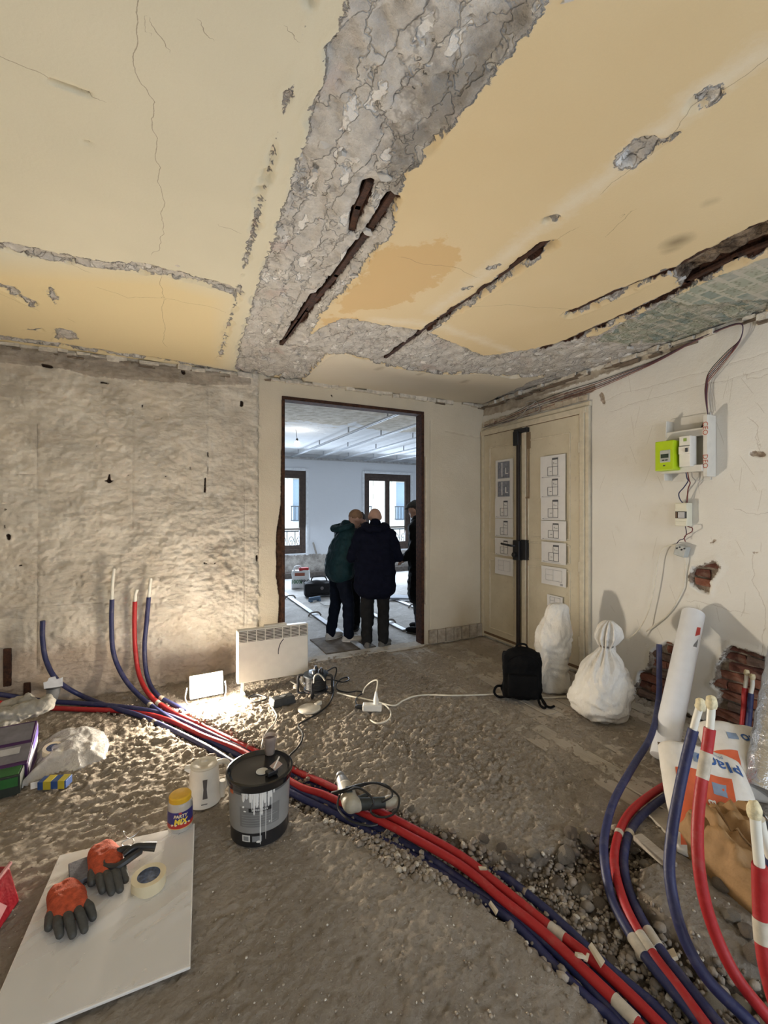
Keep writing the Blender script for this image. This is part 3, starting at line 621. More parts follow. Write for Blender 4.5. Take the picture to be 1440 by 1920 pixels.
c1 = fbm(GX * 10, GY * 10, 5, 71); c2 = fbm(GX * 26 + GY * 5, GY * 30, 4, 72); c3 = fbm(GX * 2.2, GY * 2.2, 4, 73)
amp = 0.40 + 0.60 * sstep(2.0, 2.9, FWD)
k1, e1 = cell(GX * 20 + 3 * c1, GY * 26 + 3 * c1, 3); k2, e2 = cell(GX * 46 + 2 * c2, GY * 52 + 2 * c2, 13)
z = amp * (0.012 * (c1 - 0.5) + 0.016 * (c2 - 0.5) + 0.022 * (k1 - 0.5) * (.35 + .65 * sstep(0.35, 0.65, c3)) + 0.017 * (k2 - 0.5) + 0.010 * (fbm(GX * 60, GY * 60, 2, 99) - .5)) + 0.014 * (c3 - 0.5)
tn = S['trench'] + 0.06 * (c1 - .5)
z -= sstep(0.004, -0.05, tn) * 0.070 - sstep(-0.02, -0.05, tn) * 0.03 * (c1 - .5)
dirt = pf((770, 1398))[0]; z -= 0.02 * np.exp(-(((GX - dirt[0]) / .10) ** 2 + ((GY - dirt[1]) / .14) ** 2))
bo = sstep(0.015, -0.02, S['boards'] + 0.05 * (c1 - .5)); z = z * (1 - 0.35 * bo) - bo * (0.013 - 0.014 * (c3 - .5) * 2 - .012 * (c1 - .5))
sl = sd_poly(GX, GY, pf((1196, 1640), (1262, 1600), (1330, 1650), (1400, 1700), (1440, 1720), (1500, 1790), (1440, 1830), (1330, 1795), (1240, 1735), (1190, 1690))) + 0.05 * (c1 - .5)
z += sstep(0.01, -0.03, sl) * 0.045
pos = np.stack([GX, GY, z], -1)
FZ, FXS, FYS = z, xs, ys
def floor_z(x, y, r=0.0):
    if r == 0: return float(FZ[np.clip(np.searchsorted(FXS, x), 0, len(FXS) - 1), np.clip(np.searchsorted(FYS, y), 0, len(FYS) - 1)])
    a, b = np.searchsorted(FXS, (x - r, x + r)); c, d = np.searchsorted(FYS, (y - r, y + r))
    return float(np.percentile(FZ[a:b + 1, c:d + 1], 85))
floor = tag(grid_object('floor', xs, ys, pos, S, floor_material()), 'rough hacked screed floor with a trench for pipes', kind='structure')
# dusty floorboards under the missing screed, by the right wall
BOARD = []
for i in range(3):
    n = NT('dusty_board_%s' % 'abc'[i]); g = n.noise(5, 6, 0.7, n.map((14, 1.2, 4))); f = n.noise(4, 5)
    c = n.mix(n.step(g, 0.3, 0.7), (0.30 - .02 * i, 0.25, 0.20), (0.44, 0.385, 0.32)); c = n.mix(n.step(f, 0.42, 0.68, 0.15, 0.9), c, (0.50, 0.45, 0.385)); n.bump(g, 0.004); BOARD.append(n.done(c, 0.9))
x = BX0 + 0.03; k = 0
while x < XR - 0.05:
    wd = rnd.uniform(0.12, 0.17); wd = min(wd, XR - 0.02 - x); y0 = 1.36 + rnd.uniform(-.05, .12) if k < 4 else 0.9
    for (a, b) in ((y0, 2.7 + rnd.uniform(-.3, .3)), (None, 4.46)):
        if a is None: a = last + 0.006
        m = MB(); m.box((x + wd / 2, (a + b) / 2, -0.030 + rnd.uniform(-.006, .006)), (wd - 0.008, b - a, 0.028)); m.build('floorboard', BOARD[rnd.randrange(3)], floor, bevel=0.003); last = b
    x += wd; k += 1

# ---- the next room
def next_floor_material():
    n = NT('dusty_concrete'); a = n.noise(1.4, 5, 0.6); b = n.noise(12, 6, 0.7)
    c = n.mix(n.step(a, 0.3, 0.7), (0.40, 0.385, 0.36), (0.62, 0.60, 0.575)); c = n.mix(n.step(b, 0.5, 0.72, 0, 0.6), c, (0.74, 0.73, 0.71)); n.bump(b, 0.025); return n.done(c, 0.9)
xs = np.arange(-1.7, 7.71, 0.05); ys = np.arange(YB + WT + 0.005, YF + 0.05, 0.05); A, B = np.meshgrid(xs, ys, indexing='ij')
floor2 = tag(grid_object('floor_next_room', xs, ys, np.stack([A, B, -0.03 + 0.02 * (fbm(A * 5, B * 5, 4, 91) - .5)], -1), {}, next_floor_material()), 'pale dusty concrete floor of the next room', kind='structure')
n = NT('next_ceiling'); a = n.noise(2.2, 5, 0.6); b = n.noise(10, 5); sp = n.t.nodes.new('ShaderNodeSeparateXYZ'); n.put(sp.inputs[0], n.pos)
c = n.mix(n.step(n.math('ADD', sp.outputs[1], n.math('MULTIPLY', a, 3.0)), 8.1, 8.25), n.mix(n.step(b, .35, .65), (0.40, 0.35, 0.27), (0.60, 0.55, 0.47)), (0.62, 0.63, 0.64)); n.bump(b, 0.02)
m = MB(); m.box((3.0, (YB + YF) / 2 + 0.1, CEIL + 0.05), (9.5, YF - YB + 0.1, 0.1)); tag(m.build('ceiling_next_room', n.done(c, 0.9)), 'white ceiling of the next room with stained plaster near the doorway', kind='structure')
n = NT('next_wall'); sp = n.t.nodes.new('ShaderNodeSeparateXYZ'); n.put(sp.inputs[0], n.pos); a = n.noise(7, 6, 0.7)
c = n.mix(n.step(n.math('ADD', sp.outputs[2], n.math('MULTIPLY', n.math('SUBTRACT', a, 0.5), 0.12)), 0.50, 0.52), n.mix(n.step(a, .35, .65), (0.22, 0.20, 0.18), (0.50, 0.47, 0.43)), (0.64, 0.66, 0.69)); n.bump(a, 0.008); NW = n.done(c, 0.9)
WIN = ((1.70, 3.07), (4.60, 5.96)); WZ0, WZ1 = 0.55, 2.52
m = MB(); e = [-1.75, WIN[0][0], WIN[0][1], WIN[1][0], WIN[1][1], 7.75]
for a, b in ((0, 1), (2, 3), (4, 5)): m.box(((e[a] + e[b]) / 2, YF + 0.14, 1.45), (e[b] - e[a], 0.28, 3.05))
for a, b in WIN: m.box(((a + b) / 2, YF + 0.14, (WZ0 - .08) / 2), (b - a, 0.28, WZ0 + .08)); m.box(((a + b) / 2, YF + 0.14, (WZ1 + 2.98) / 2), (b - a, 0.28, 2.98 - WZ1))
tag(m.build('wall_far', NW), 'pale grey far wall of the next room with two windows', kind='structure')
for nm, x in (('wall_next_left', -1.80), ('wall_next_right', 7.75)):
    m = MB(); m.box((x, (YB + YF) / 2 + 0.2, 1.45), (0.1, YF - YB + 0.3, 3.05)); tag(m.build(nm, NW), 'pale side wall of the next room', kind='structure')
# window casings, casements, glass
WOOD = mat('dark_brown_window_wood', (0.055, 0.036, 0.027), 0.6, var=0.3)
WPT = mat('white_window_trim', (0.66, 0.68, 0.70), 0.7)
GL = NT('window_glass'); tr = GL.t.nodes.new('ShaderNodeBsdfTransparent'); gg = GL.t.nodes.new('ShaderNodeBsdfGlossy'); gg.inputs['Roughness'].default_value = 0.03; mx = GL.t.nodes.new('ShaderNodeMixShader'); mx.inputs[0].default_value = 0.06
tr.inputs[0].default_value = (0.93, 0.97, 1, 1); GL.t.links.new(tr.outputs[0], mx.inputs[1]); GL.t.links.new(gg.outputs[0], mx.inputs[2]); GL.t.links.new(mx.outputs[0], GL.o.inputs[0]); GL = GL.m
IRON = mat('black_iron', (0.03, 0.035, 0.045), 0.5)
for k, (a, b) in enumerate(WIN):
    r = tag(bpy.data.objects.new('window_%d' % (k + 1), None), ['tall brown window at the left end of the next room', 'tall brown window behind the standing men'][k], kind='structure'); COL.objects.link(r); r.location = ((a + b) / 2, YF, WZ0)
    W = b - a; H = WZ1 - WZ0; y = 0.06
    m = MB()
    for c, d in (((-W / 2 + .045, y, H / 2), (.09, .09, H)), ((W / 2 - .045, y, H / 2), (.09, .09, H)), ((0, y, H - .05), (W - .18, .09, .10)), ((0, y, .05), (W - .18, .10, .10))): m.box(c, d)
    m.build('window_frame', WOOD, r, bevel=0.006)
    for s in (-1, 1):
        cw = W / 2 - .09; cx = s * cw / 2
        m = MB()
        for c, d in (((cx - cw / 2 + .03, y - .01, H / 2), (.06, .06, H - .2)), ((cx + cw / 2 - .03, y - .01, H / 2), (.06, .06, H - .2)), ((cx, y - .01, H - .14), (cw - .12, .06, .08)), ((cx, y - .01, .15), (cw - .12, .06, .10)), ((cx, y - .01, .58), (cw - .12, .05, .035))): m.box(c, d)
        cs = m.build('casement', WOOD, r, bevel=0.004)
        for z0, z1 in ((.20, .565), (.595, H - .18)):
            m = MB(); m.box((cx, y - .01, (z0 + z1) / 2), (cw - .12, .006, z1 - z0)); m.build('pane', GL, cs)
    m = MB()
    for c, d in (((-W / 2 - .03, -.012, H / 2), (.06, .024, H + .1)), ((W / 2 + .03, -.012, H / 2), (.06, .024, H + .1)), ((0, -.012, H + .03), (W, .024, .06))): m.box(c, d)
    m.build('window_casing', WPT, r, bevel=0.004)
    # ornate iron railing outside
    t = thing('balcony_railing', 'scrolled iron balcony railing outside the %s window of the next room' % ('left' if k == 0 else 'right'), 'railing', ((a + b) / 2, YF + 0.255, WZ0 - 0.1), group='window railings')
    m = MB(); m.box((0, 0, .62), (W, .04, .03)); m.box((0, 0, .10), (W, .03, .02)); m.build('rail', IRON, t)
    for j in range(8):
        m = MB(); m.box((-W / 2 + W * j / 7, 0, .36), (.016, .016, .52)); m.build('baluster', IRON, t)
    for j in range(7):
        cx = -W / 2 + W * (j + .5) / 7; pts = [(cx + (.075 - .0035 * q) * math.cos(q * .5), 0, .36 + (.15 - .007 * q) * math.sin(q * .5)) for q in range(20)]
        m = MB(); m.tube(pts, .009, 5); m.build('scroll', IRON, t, smooth=True)

# ---- double door in the right wall
DOORP = NT('cream_door_paint'); f = DOORP.noise(5, 5, 0.6); g = DOORP.noise(30, 4)
DOORP.bump(g, 0.001); DOORP = DOORP.done(DOORP.mix(DOORP.step(g, 0.62, 0.75, 0, .4), DOORP.mix(DOORP.step(f, 0.3, 0.7), (0.54, 0.48, 0.355), (0.62, 0.56, 0.43)), (0.35, 0.28, 0.2)), 0.6)
FRM = mat('cream_frame_paint', (0.58, 0.52, 0.40), 0.65, var=0.1); DLINE = mat('door_joint_brown', (0.16, 0.10, 0.06), 0.8)
BLK = mat('black_lock_iron', (0.018, 0.018, 0.020), 0.4, metal=0.3)
door = tag(bpy.data.objects.new('door_1', None), 'cream double door with a black vertical bar lock', kind='structure'); COL.objects.link(door); door.location = (XR, 3.76, 0)
DH = 2.50; y_a, y_c, y_b = 4.46 - 3.76, 0.055, 3.03 - 3.76     # local y: hinge side A, meeting, hinge side B
for (y0, y1) in ((y_c + .003, y_a), (y_b, y_c - .003)):
    m = MB(); m.box((-0.018, (y0 + y1) / 2, DH / 2 + .02), (0.045, y1 - y0, DH)); lf = m.build('door_leaf', DOORP, door, bevel=0.004)
    for (z0, z1) in ((0.14, 0.98), (1.06, 1.24), (1.30, 2.36)):
        a, b = y0 + .11, y1 - .11
        for c, d in ((((a + b) / 2, z0), (b - a, .016)), (((a + b) / 2, z1), (b - a, .016)), ((a, (z0 + z1) / 2), (.016, z1 - z0)), ((b, (z0 + z1) / 2), (.016, z1 - z0))):
            m = MB(); m.box((-0.043, c[0], c[1]), (0.010, d[0], d[1])); m.build('panel_moulding', FRM, lf, bevel=0.003)
    m = MB(); m.box((-0.039, (y0 + y1) / 2, .06), (0.004, y1 - y0, .03)); m.build('kick_rail', DLINE, lf)
m = MB(); m.box((-0.046, y_c - .055, DH / 2 + .03), (0.022, 0.06, DH - .02)); m.build('astragal', FRM, door, bevel=0.006)
m = MB(); m.box((-0.040, y_c - .095, DH / 2 + .03), (0.006, 0.010, DH - .02)); m.build('joint', DLINE, door)
m = MB(); m.box((-0.070, y_c + .012, DH / 2 + .01), (0.026, 0.042, DH - .02)); lockbar = m.build('lock_bar', mat('dark_bar', (0.035, 0.026, 0.024), 0.45, metal=0.4), door, bevel=0.004)
m = MB(); m.box((-0.075, y_c + .03, DH - .10), (0.05, 0.075, .16)); m.box((-0.062, y_c - .03, DH - .02), (0.05, 0.20, .05)); m.build('top_keeper', BLK, lockbar, bevel=0.005)
m = MB(); m.box((-0.085, y_c + .005, 1.14), (0.06, 0.10, .22)); m.box((-0.065, y_c - .085, 1.15), (0.05, 0.08, .22)); lk = m.build('lock_case', BLK, lockbar, bevel=0.006)
m = MB(); m.tube([(-0.11, y_c + .02, 1.19), (-0.15, y_c + .03, 1.19), (-0.16, y_c + .15, 1.20), (-0.16, y_c + .19, 1.205)], .012, 8); m.build('lever_handle', BLK, lk, smooth=True)
m = MB(); m.lathe([(.028, 0), (.030, .03), (.02, .04)], 16, Matrix.Translation((-.113, y_c + .01, 1.09)) @ Matrix.Rotation(-math.pi / 2, 4, 'Y')); m.build('key_cylinder', BLK, lk, smooth=True)
m = MB(); m.box((-0.046, y_c - .125, 2.36), (0.012, 0.05, .18)); m.box((-0.046, y_c - .125, 2.05), (0.010, 0.016, .66)); m.box((-.046, y_c - .105, 1.73), (.016, .05, .02)); m.build('old_bolt', mat('old_brass', (0.20, 0.14, 0.08), 0.6), door, bevel=.003)
for z_ in (0.30, 1.02, 2.18):
    m = MB(); m.lathe([(.010, -.05), (.012, -.048), (.012, .048), (.010, .05)], 10, Matrix.Translation((-0.044, y_b - .003, z_ + .02))); m.build('hinge', FRM, door, smooth=True)
m = MB()
for c, d in (((-.02, y_a + .028, 1.28), (.05, .05, 2.56)), ((-.022, y_b - .035, 1.29), (.06, .055, 2.58)), ((-.022, y_b - .085, 1.29), (.035, .04, 2.60)), ((-.02, (y_a + y_b) / 2 - .01, DH + .055), (.06, y_a - y_b + .14, .06)), ((-.012, (y_a + y_b) / 2 - .01, DH + .11), (.03, y_a - y_b + .20, .045))): m.box(c, d)
m.build('door_frame', FRM, door, bevel=0.006)
m = MB(); m.box((-0.038, y_b - .004, DH / 2), (0.006, 0.008, DH)); m.box((-0.038, (y_a + y_b) / 2, DH + .022), (0.006, y_a - y_b, .008)); m.build('joint', DLINE, door)
# ledge of chipped plaster above the door frame
m = MB()
for k in range(16):
    y = 3.0 + k * 0.095; m.box((XR - .012 - .012 * rnd.random(), y, 2.675 + rnd.uniform(-.01, .01)), (0.03, 0.10, 0.05 + .03 * rnd.random()), rz=rnd.uniform(-.1, .1))
tag(m.build('trim_6', mat('chipped_ledge', (0.42, 0.36, 0.28), 0.95, var=0.3, bump=0.01, bscale=30), bevel=0.008), 'chipped plaster ledge over the double door', kind='structure')

# ---- torn remains of the cornice along the tops of the walls
r5 = random.Random(12); CORN = mat('cornice_plaster', (0.56, 0.51, 0.43), 0.95, var=0.3, bump=0.012, bscale=30); CDRK = mat('cornice_gap_shade', (0.17, 0.13, 0.095), 0.95)
def chunk(m, c, d):
    n_ = len(m.v); m.box(c, d, rz=r5.uniform(-.25, .25)); m.v[n_:] = [tuple(q + r5.uniform(-.007, .007) for q in v) for v in m.v[n_:]]
m, g = MB(), MB(); x = -1.7
while x < 3.6:
    L = r5.uniform(.05, .16)
    if r5.random() < .8: chunk(m, (x + L / 2, YB - .012, CEIL - .018 + r5.uniform(-.012, .010)), (L, r5.uniform(.03, .07), r5.uniform(.02, .055)))
    if r5.random() < (.4 if x < .9 else .15): chunk(g, (x + L / 2, YB - .008, CEIL - .052 + r5.uniform(-.01, .02)), (L * 1.1, .03, r5.uniform(.008, .020)))  # dark chunks put in for the shade of the gaps
    x += L
y = 0.6
while y < 4.45:
    L = r5.uniform(.06, .18)
    if r5.random() < .7: chunk(m, (XR - .014, y + L / 2, CEIL - .012 + r5.uniform(-.012, .010)), (r5.uniform(.03, .07), L, r5.uniform(.02, .05)))
    if r5.random() < (.75 if y > 2.6 else .3): chunk(g, (XR - .010, y + L / 2, CEIL - .045 + r5.uniform(-.015, .02)), (.035, L * 1.1, r5.uniform(.010, .030)))
    y += L
tag(m.build('trim_8', CORN, bevel=.004), 'torn remains of the plaster cornice along the tops of the walls', kind='structure'); tag(g.build('trim_9', CDRK), 'dark pieces standing in for shaded gaps under the torn cornice', kind='structure')

# ---- facade across the street
FAC = NT('pale_stone_facade'); f = FAC.noise(1.5, 4); FAC = FAC.done(FAC.mix(FAC.step(f, .3, .7), (0.60, 0.57, 0.50), (0.72, 0.69, 0.62)), 0.9)
fb = thing('street_facade', 'pale stone apartment facade across the street with tall windows', 'building', (6.0, 22.0, -4.0))
m = MB(); m.box((0, .5, 7), (34, 1, 22)); m.build('facade_wall', FAC, fb)
for z_ in (0.6, 3.3, 4.55, 7.4, 8.2): m = MB(); m.box((0, -.12, z_), (34, .26, .16)); m.build('string_course', FAC, fb, bevel=.03)
FGL = mat('facade_glass', (0.20, 0.26, 0.32), 0.15)
for k in range(-5, 6):
    for z0, hh in ((1.1, 2.0), (5.0, 2.1), (9.0, 2.1)):
        cx = k * 2.9 + .4
        m = MB(); m.box((cx - .72, -.08, z0 + hh / 2), (.22, .2, hh + .2)); m.box((cx + .72, -.08, z0 + hh / 2), (.22, .2, hh + .2)); m.box((cx, -.10, z0 + hh + .16), (1.8, .26, .22)); fw = m.build('facade_window', FAC, fb, bevel=.02)
        m = MB(); m.box((cx, -.02, z0 + hh / 2), (1.2, .06, hh)); m.build('pane', FGL, fw)
        m = MB(); m.box((cx, -.28, z0 + .75), (1.5, .04, .05)); m.box((cx, -.28, z0 + .05), (1.5, .04, .05))
        for j in range(9): m.box((cx - .72 + .18 * j, -.28, z0 + .4), (.03, .03, .7))
        m.build('balcony_rail', IRON, fw)
    for j in range(14):
        if j % 2 == 0: m = MB(); m.box((k * 2.9 - 1.05, -.03, 4.9 + j * .35), (1.0, .08, .30)); m.build('stone_block', FAC, fb, bevel=.02)

# unseen slabs under and over the flat and a block at the right, added so that no light leaks in at the joints
m = MB(); m.box((3.0, 4.0, -0.27), (9.8, 13.1, 0.2)); tag(m.build('floor_light_block', WB), 'added slab under the floors that keeps light out', kind='structure')
m = MB(); m.box((3.0, 4.0, 3.17), (9.8, 13.1, 0.2)); tag(m.build('ceiling_light_block', WB), 'added slab over the ceilings that keeps light out', kind='structure')
m = MB(); m.box((5.95, 1.05, 1.45), (4.0, 6.75, 3.1)); tag(m.build('wall_light_block', WB), 'added block beyond the right wall that keeps light out', kind='structure')

# ================================================================ THINGS OF THE FRONT ROOM
def face_cam(p, extra=0.0): return math.atan2(-p[0], p[1]) + extra     # rotation that turns local -Y towards the camera
WHITE = mat('white_plastic', (0.74, 0.72, 0.67), 0.45, var=0.05); OFFW = mat('dusty_white_plastic', (0.62, 0.58, 0.50), 0.55, var=0.1)
BLACKP = mat('black_plastic', (0.016, 0.016, 0.018), 0.35, var=0.2, spec=0.5); DGREY = mat('dark_grey_plastic', (0.05, 0.052, 0.055), 0.5)
GREYP = mat('grey_plastic', (0.22, 0.225, 0.23), 0.5); INK = mat('dark_ink', (0.03, 0.03, 0.035), 0.8); TAPEM = mat('masking_tape', (0.48, 0.43, 0.35), 0.7, var=0.15, scale=40)
LPX = lambda u, v, X: PX(u, v, X)

# ---- work light on the floor: the lamp of the room
p = P(388, 1316); fz = floor_z(p.x, p.y, .05)
t = thing('work_light', 'glowing rectangular floodlight standing on the floor beside the white heater', 'work light', (p.x, p.y, fz), 0.06)
T = Matrix.Translation((0, 0, 0.135)) @ Matrix.Rotation(math.radians(-12), 4, 'X')
m = MB(); m.box((0, 0.034, 0), (0.262, 0.05, 0.182), T); m.build('housing', mat('lamp_housing', (0.30, 0.28, 0.22), 0.5), t, bevel=0.012)
m = MB(); n_ = 13; vs = []; fs = []
for i in range(n_):
    for j in range(n_):
        a, b = math.sin(math.pi / 2 * (-1 + 2 * i / (n_ - 1))), math.sin(math.pi / 2 * (-1 + 2 * j / (n_ - 1))); vs.append((a * 0.128, 0.012 - 0.031 * (1 - a ** 8) ** .4 * (1 - b ** 8) ** .4, b * 0.088))
for i in range(n_ - 1):
    for j in range(n_ - 1): fs.append((i * n_ + j, (i + 1) * n_ + j, (i + 1) * n_ + j + 1, i * n_ + j + 1))
m.add(vs, fs, T); m.build('diffuser', emit('led_glow', (1.0, 0.88, 0.71), 660.0), t, smooth=True, angle=0)
m = MB(); m.tube(catmull([(-.15, .03, .13), (-.16, .05, .05), (-.15, .03, .012), (-.12, -.02, .010), (.12, -.02, .010), (.15, .03, .012), (.16, .05, .05), (.15, .03, .13)], 4), .006, 8); m.build('stand', GREYP, t, smooth=True)

# ---- convector heater
t = thing('convector_heater', 'white electric convector heater standing before the doorway', 'heater', (0.875, 3.975, floor_z(.875, 3.975, .1)), -0.02)
m = MB(); m.box((0, 0, 0.325), (0.62, 0.075, 0.455)); hb = m.build('body', mat('heater_enamel', (0.70, 0.67, 0.60), 0.4, var=0.04), t, bevel=0.012)
m = MB(); m.box((0.02, 0.01, 0.558), (0.20, 0.05, 0.02)); m.build('control_cover', OFFW, t, bevel=0.006)
for k in range(8):
    cx = -0.262 + k * 0.075
    m = MB(); m.box((cx, -0.0375, 0.495), (0.066, 0.004, 0.092)); m.build('grille_opening', mat('grille_dark', (0.05, 0.04, 0.03), 0.9), t)
    m = MB()
    for j in range(7): m.box((cx, -0.0415, 0.457 + j * 0.0128), (0.066, 0.006, 0.0048))
    m.build('grille_slats', mat('heater_enamel', (0, 0, 0)), t)
m = MB(); m.tube(catmull([(.085, -.039, .44), (.055, -.039, .40), (.040, -.039, .35), (.038, -.039, .31)], 5), .0035, 6); m.build('scratch', INK, t)
for sx in (-.26, .26): m = MB(); m.box((sx, 0, .05), (.02, .05, .10)); m.box((sx, -.01, .012), (.024, .16, .024)); m.build('foot', WHITE, t, bevel=.004)

# ---- black paint bucket, lid, dribbles
bp = PD(487, 1554, 2.235); bz = floor_z(bp.x, bp.y, .12); rz = face_cam(bp)
t = thing('paint_bucket', 'large black and grey paint bucket with white drips down its front', 'bucket', (bp.x, bp.y, bz), rz)
R0, R1, HB = 0.138, 0.150, 0.30
rad = lambda z: R0 + (R1 - R0) * z / HB
m = MB(); m.lathe([(R0 - .01, 0.0), (R0, .006), (rad(HB - .02), HB - .02), (R1 - .012, HB - .019)], 48); m.build('body', BLACKP, t, smooth=True)
def wrap_patch(z0, z1, a0, a1, off, name, mt, par, n=24):
    m = MB(); vs = []; fs = []
    for i in range(n + 1):
        a = math.radians(a0 + (a1 - a0) * i / n) - math.pi / 2
        for z_ in (z0, z1): r = rad(z_) + off; vs.append((r * math.cos(a), r * math.sin(a), z_))
    for i in range(n): fs.append((2 * i, 2 * i + 2, 2 * i + 3, 2 * i + 1))
    m.add(vs, fs); return m.build(name, mt, par, smooth=True, angle=0)
LAB = mat('grey_label', (0.25, 0.25, 0.245), 0.4, var=0.06); LAB2 = mat('grey_label_text_block', (0.17, 0.17, 0.168), 0.45)
lb = wrap_patch(0.075, 0.285, -105, 78, .0012, 'label', LAB, t, 40)
wrap_patch(0.020, 0.285, 78, 90, .0013, 'label_edge', mat('label_red', (0.10, .02, .02), .4), t, 6)
wrap_patch(0.105, 0.200, -38, 38, .0018, 'text_block', LAB2, lb); wrap_patch(0.178, 0.196, -20, 22, .0024, 'name_strip', BLACKP, lb)
lettering('IMPRESSION', 0.014, mat('label_white', (.6, .6, .58), .6), lb, Matrix.Translation((0, 0, 0.187)), wrap=rad(.187) + .003, bold=.0003)
for r_ in range(5): wrap_patch(0.112 + r_ * .012, 0.115 + r_ * .012, -34, 34 - 7 * (r_ % 3), .0023, 'text_line', LAB, lb, 12)
wrap_patch(0.035, 0.066, -34, -18, .002, 'barcode_box', mat('label_white', (0, 0, 0)), lb, 8); wrap_patch(0.040, 0.061, -31, -21, .0028, 'barcode', GREYP, lb, 6); wrap_patch(0.035, 0.062, -14, 4, .002, 'stamp_box', GREYP, lb, 8)
wrap_patch(0.245, 0.272, -66, -54, .002, 'orange_mark', mat('label_orange', (.55, .13, .04), .5), lb, 5); wrap_patch(.255, .278, -52, 60, .0017, 'dark_title', mat('label_dark', (.09, .09, .09), .5), lb, 16)
DRIP = mat('white_paint_drip', (0.72, 0.71, 0.68), 0.5, var=.04)
m = MB(); rr = random.Random(5)
for (a, z0, w_) in ((-30, .225, 7), (-24, .24, 7), (-17, .225, 6), (-10, .165, 5), (-5, .20, 7), (1, .02, 2.6), (4, .16, 5), (9, .215, 6), (11, .04, 1.6), (16, .195, 4), (20, .235, 5), (22, .11, 1.6), (-14, .19, 3), (26, .25, 4)):
    wv = math.radians(w_) / 2; vs = []; fs = []; n_ = 12
    for i in range(n_ + 1):
        z_ = .285 + (z0 - .285) * i / n_; ww = wv * (1.15 - .5 * i / n_ + .12 * rr.uniform(-1, 1)) if i < n_ else wv * .3
        for s in (-1, 0, 1):
            a_ = math.radians(a) - math.pi / 2 + s * ww; r = rad(z_) + (.0015 if s else .0048); vs.append((r * math.cos(a_), r * math.sin(a_), z_))
    for i in range(n_):
        for s in (0, 1): q = i * 3 + s; fs.append((q, q + 1, q + 4, q + 3))
    m.add(vs, fs)
m.build('paint_drips', DRIP, t, smooth=True, angle=0)
for (a, z_, r_) in ((-30, .20, .008), (-26, .18, .005), (18, .12, .005), (-2, .034, .012), (-28, .18, .006)):
    q = math.radians(a) - math.pi / 2; m = MB(); m.ball((rad(z_) * math.cos(q), rad(z_) * math.sin(q), z_), (r_, .004, r_ * .6), 8, 5, Matrix.Rotation(0, 4, 'Z')); m.build('paint_splash', DRIP, t, smooth=True)
m = MB(); m.lathe([(R1 - .004, HB - .030), (R1 + .006, HB - .030), (R1 + .008, HB - .012), (R1 + .012, HB - .004), (R1 + .012, HB + .008), (R1 + .004, HB + .012), (R1 - .006, HB + .006), (R1 - .014, HB - .004), (R1 - .030, HB - .006), (.06, HB - .004), (.03, HB - .002), (.001, HB - .002)], 56, cap0=False, cap1=False)
ld = m.build('lid', mat('glossy_black_lid', (0.012, 0.012, 0.013), 0.18, spec=.6), t, smooth=True)
m = MB(); m.lathe([(.03, 0), (.03, .0016), (.001, .0018)], 24, Matrix.Translation((.012, -.028, HB - .0015))); m.build('round_sticker', mat('label_white', (0, 0, 0)), ld, smooth=True)
m = MB(); m.tube([((R1 + .012) * math.cos(a), (R1 + .012) * math.sin(a) , HB - .035 - .055 * math.sin((a - .3) / 2.5 * math.pi) ** 2) for a in [.3 + 2.5 * i / 30 for i in range(31)]], .0028, 6); m.build('bail_handle', mat('steel_wire', (.45, .44, .42), .35, metal=1), t, smooth=True)
# cup with dark wine-coloured rest on the lid
lidz = bz + HB - .006
cp = P(506, 1414, lidz); cp.z = lidz + .002
t = thing('plastic_cup', 'clear cup with dark red rest standing on the black bucket lid', 'cup', cp)
CUPM = NT('frosted_cup'); tr = CUPM.t.nodes.new('ShaderNodeBsdfTransparent'); mx = CUPM.t.nodes.new('ShaderNodeMixShader'); mx.inputs[0].default_value = 0.5; CUPM.done((.46, .38, .33), .25); CUPM.t.links.new(tr.outputs[0], mx.inputs[1]); CUPM.t.links.new(CUPM.b.outputs[0], mx.inputs[2]); CUPM.t.links.new(mx.outputs[0], CUPM.o.inputs[0])
m = MB(); m.lathe([(.022, 0), (.026, .004), (.034, .088), (.038, .090), (.038, .098), (.034, .098), (.031, .09), (.024, .006), (.001, .006)], 28, cap1=False); m.build('cup_wall', CUPM.m, t, smooth=True)
m = MB(); m.lathe([(.0235, .007), (.031, .080), (.001, .081)], 24); m.build('dark_rest', mat('wine_rest', (.045, .012, .012), .3), t, smooth=True)
q = P(511, 1452, lidz); q.z = lidz + .003
t = thing('putty_scraper', 'small black handled scraper lying on the black bucket lid', 'scraper', q, rz + .5)
m = MB(); m.box((-.005, 0, .012), (.055, .035, .022)); m.build('handle', BLACKP, t, bevel=.004)
m = MB(); m.box((.03, .0, .026), (.045, .05, .003), Matrix.Rotation(-.35, 4, 'Y')); m.build('blade', mat('pink_grey_blade', (.42, .33, .31), .4), t)
m = MB(); m.tube([(.0, -.01, .03), (.055, .03, .05)], .004, 6); m.build('rod', WHITE, t)

# ---- electric kettle
kp = PD(383, 1500, 2.44); kz = floor_z(kp.x, kp.y, .06)
t = thing('electric_kettle', 'white jug kettle beside the large black bucket', 'kettle', (kp.x, kp.y, kz), face_cam(kp))
m = MB(); m.lathe([(.070, 0), (.086, .004), (.086, .02), (.082, .03), (.078, .10), (.074, .18), (.072, .195), (.068, .197)], 40); bd = m.build('body', WHITE, t, smooth=True)
m = MB(); m.lathe([(.071, .193), (.072, .200), (.066, .206), (.035, .207), (.030, .204), (.001, .205)], 36); m.lathe([(.022, .204), (.020, .214), (.001, .215)], 16, Matrix.Translation((0, .03, 0))); m.build('lid', OFFW, t, smooth=True)
m = MB(); m.prism([(-.060, .165), (-.100, .196), (-.098, .200), (-.060, .200)], -.022, .022, Matrix.Rotation(math.pi / 2, 4, 'X')); m.build('spout', WHITE, t, bevel=.006)
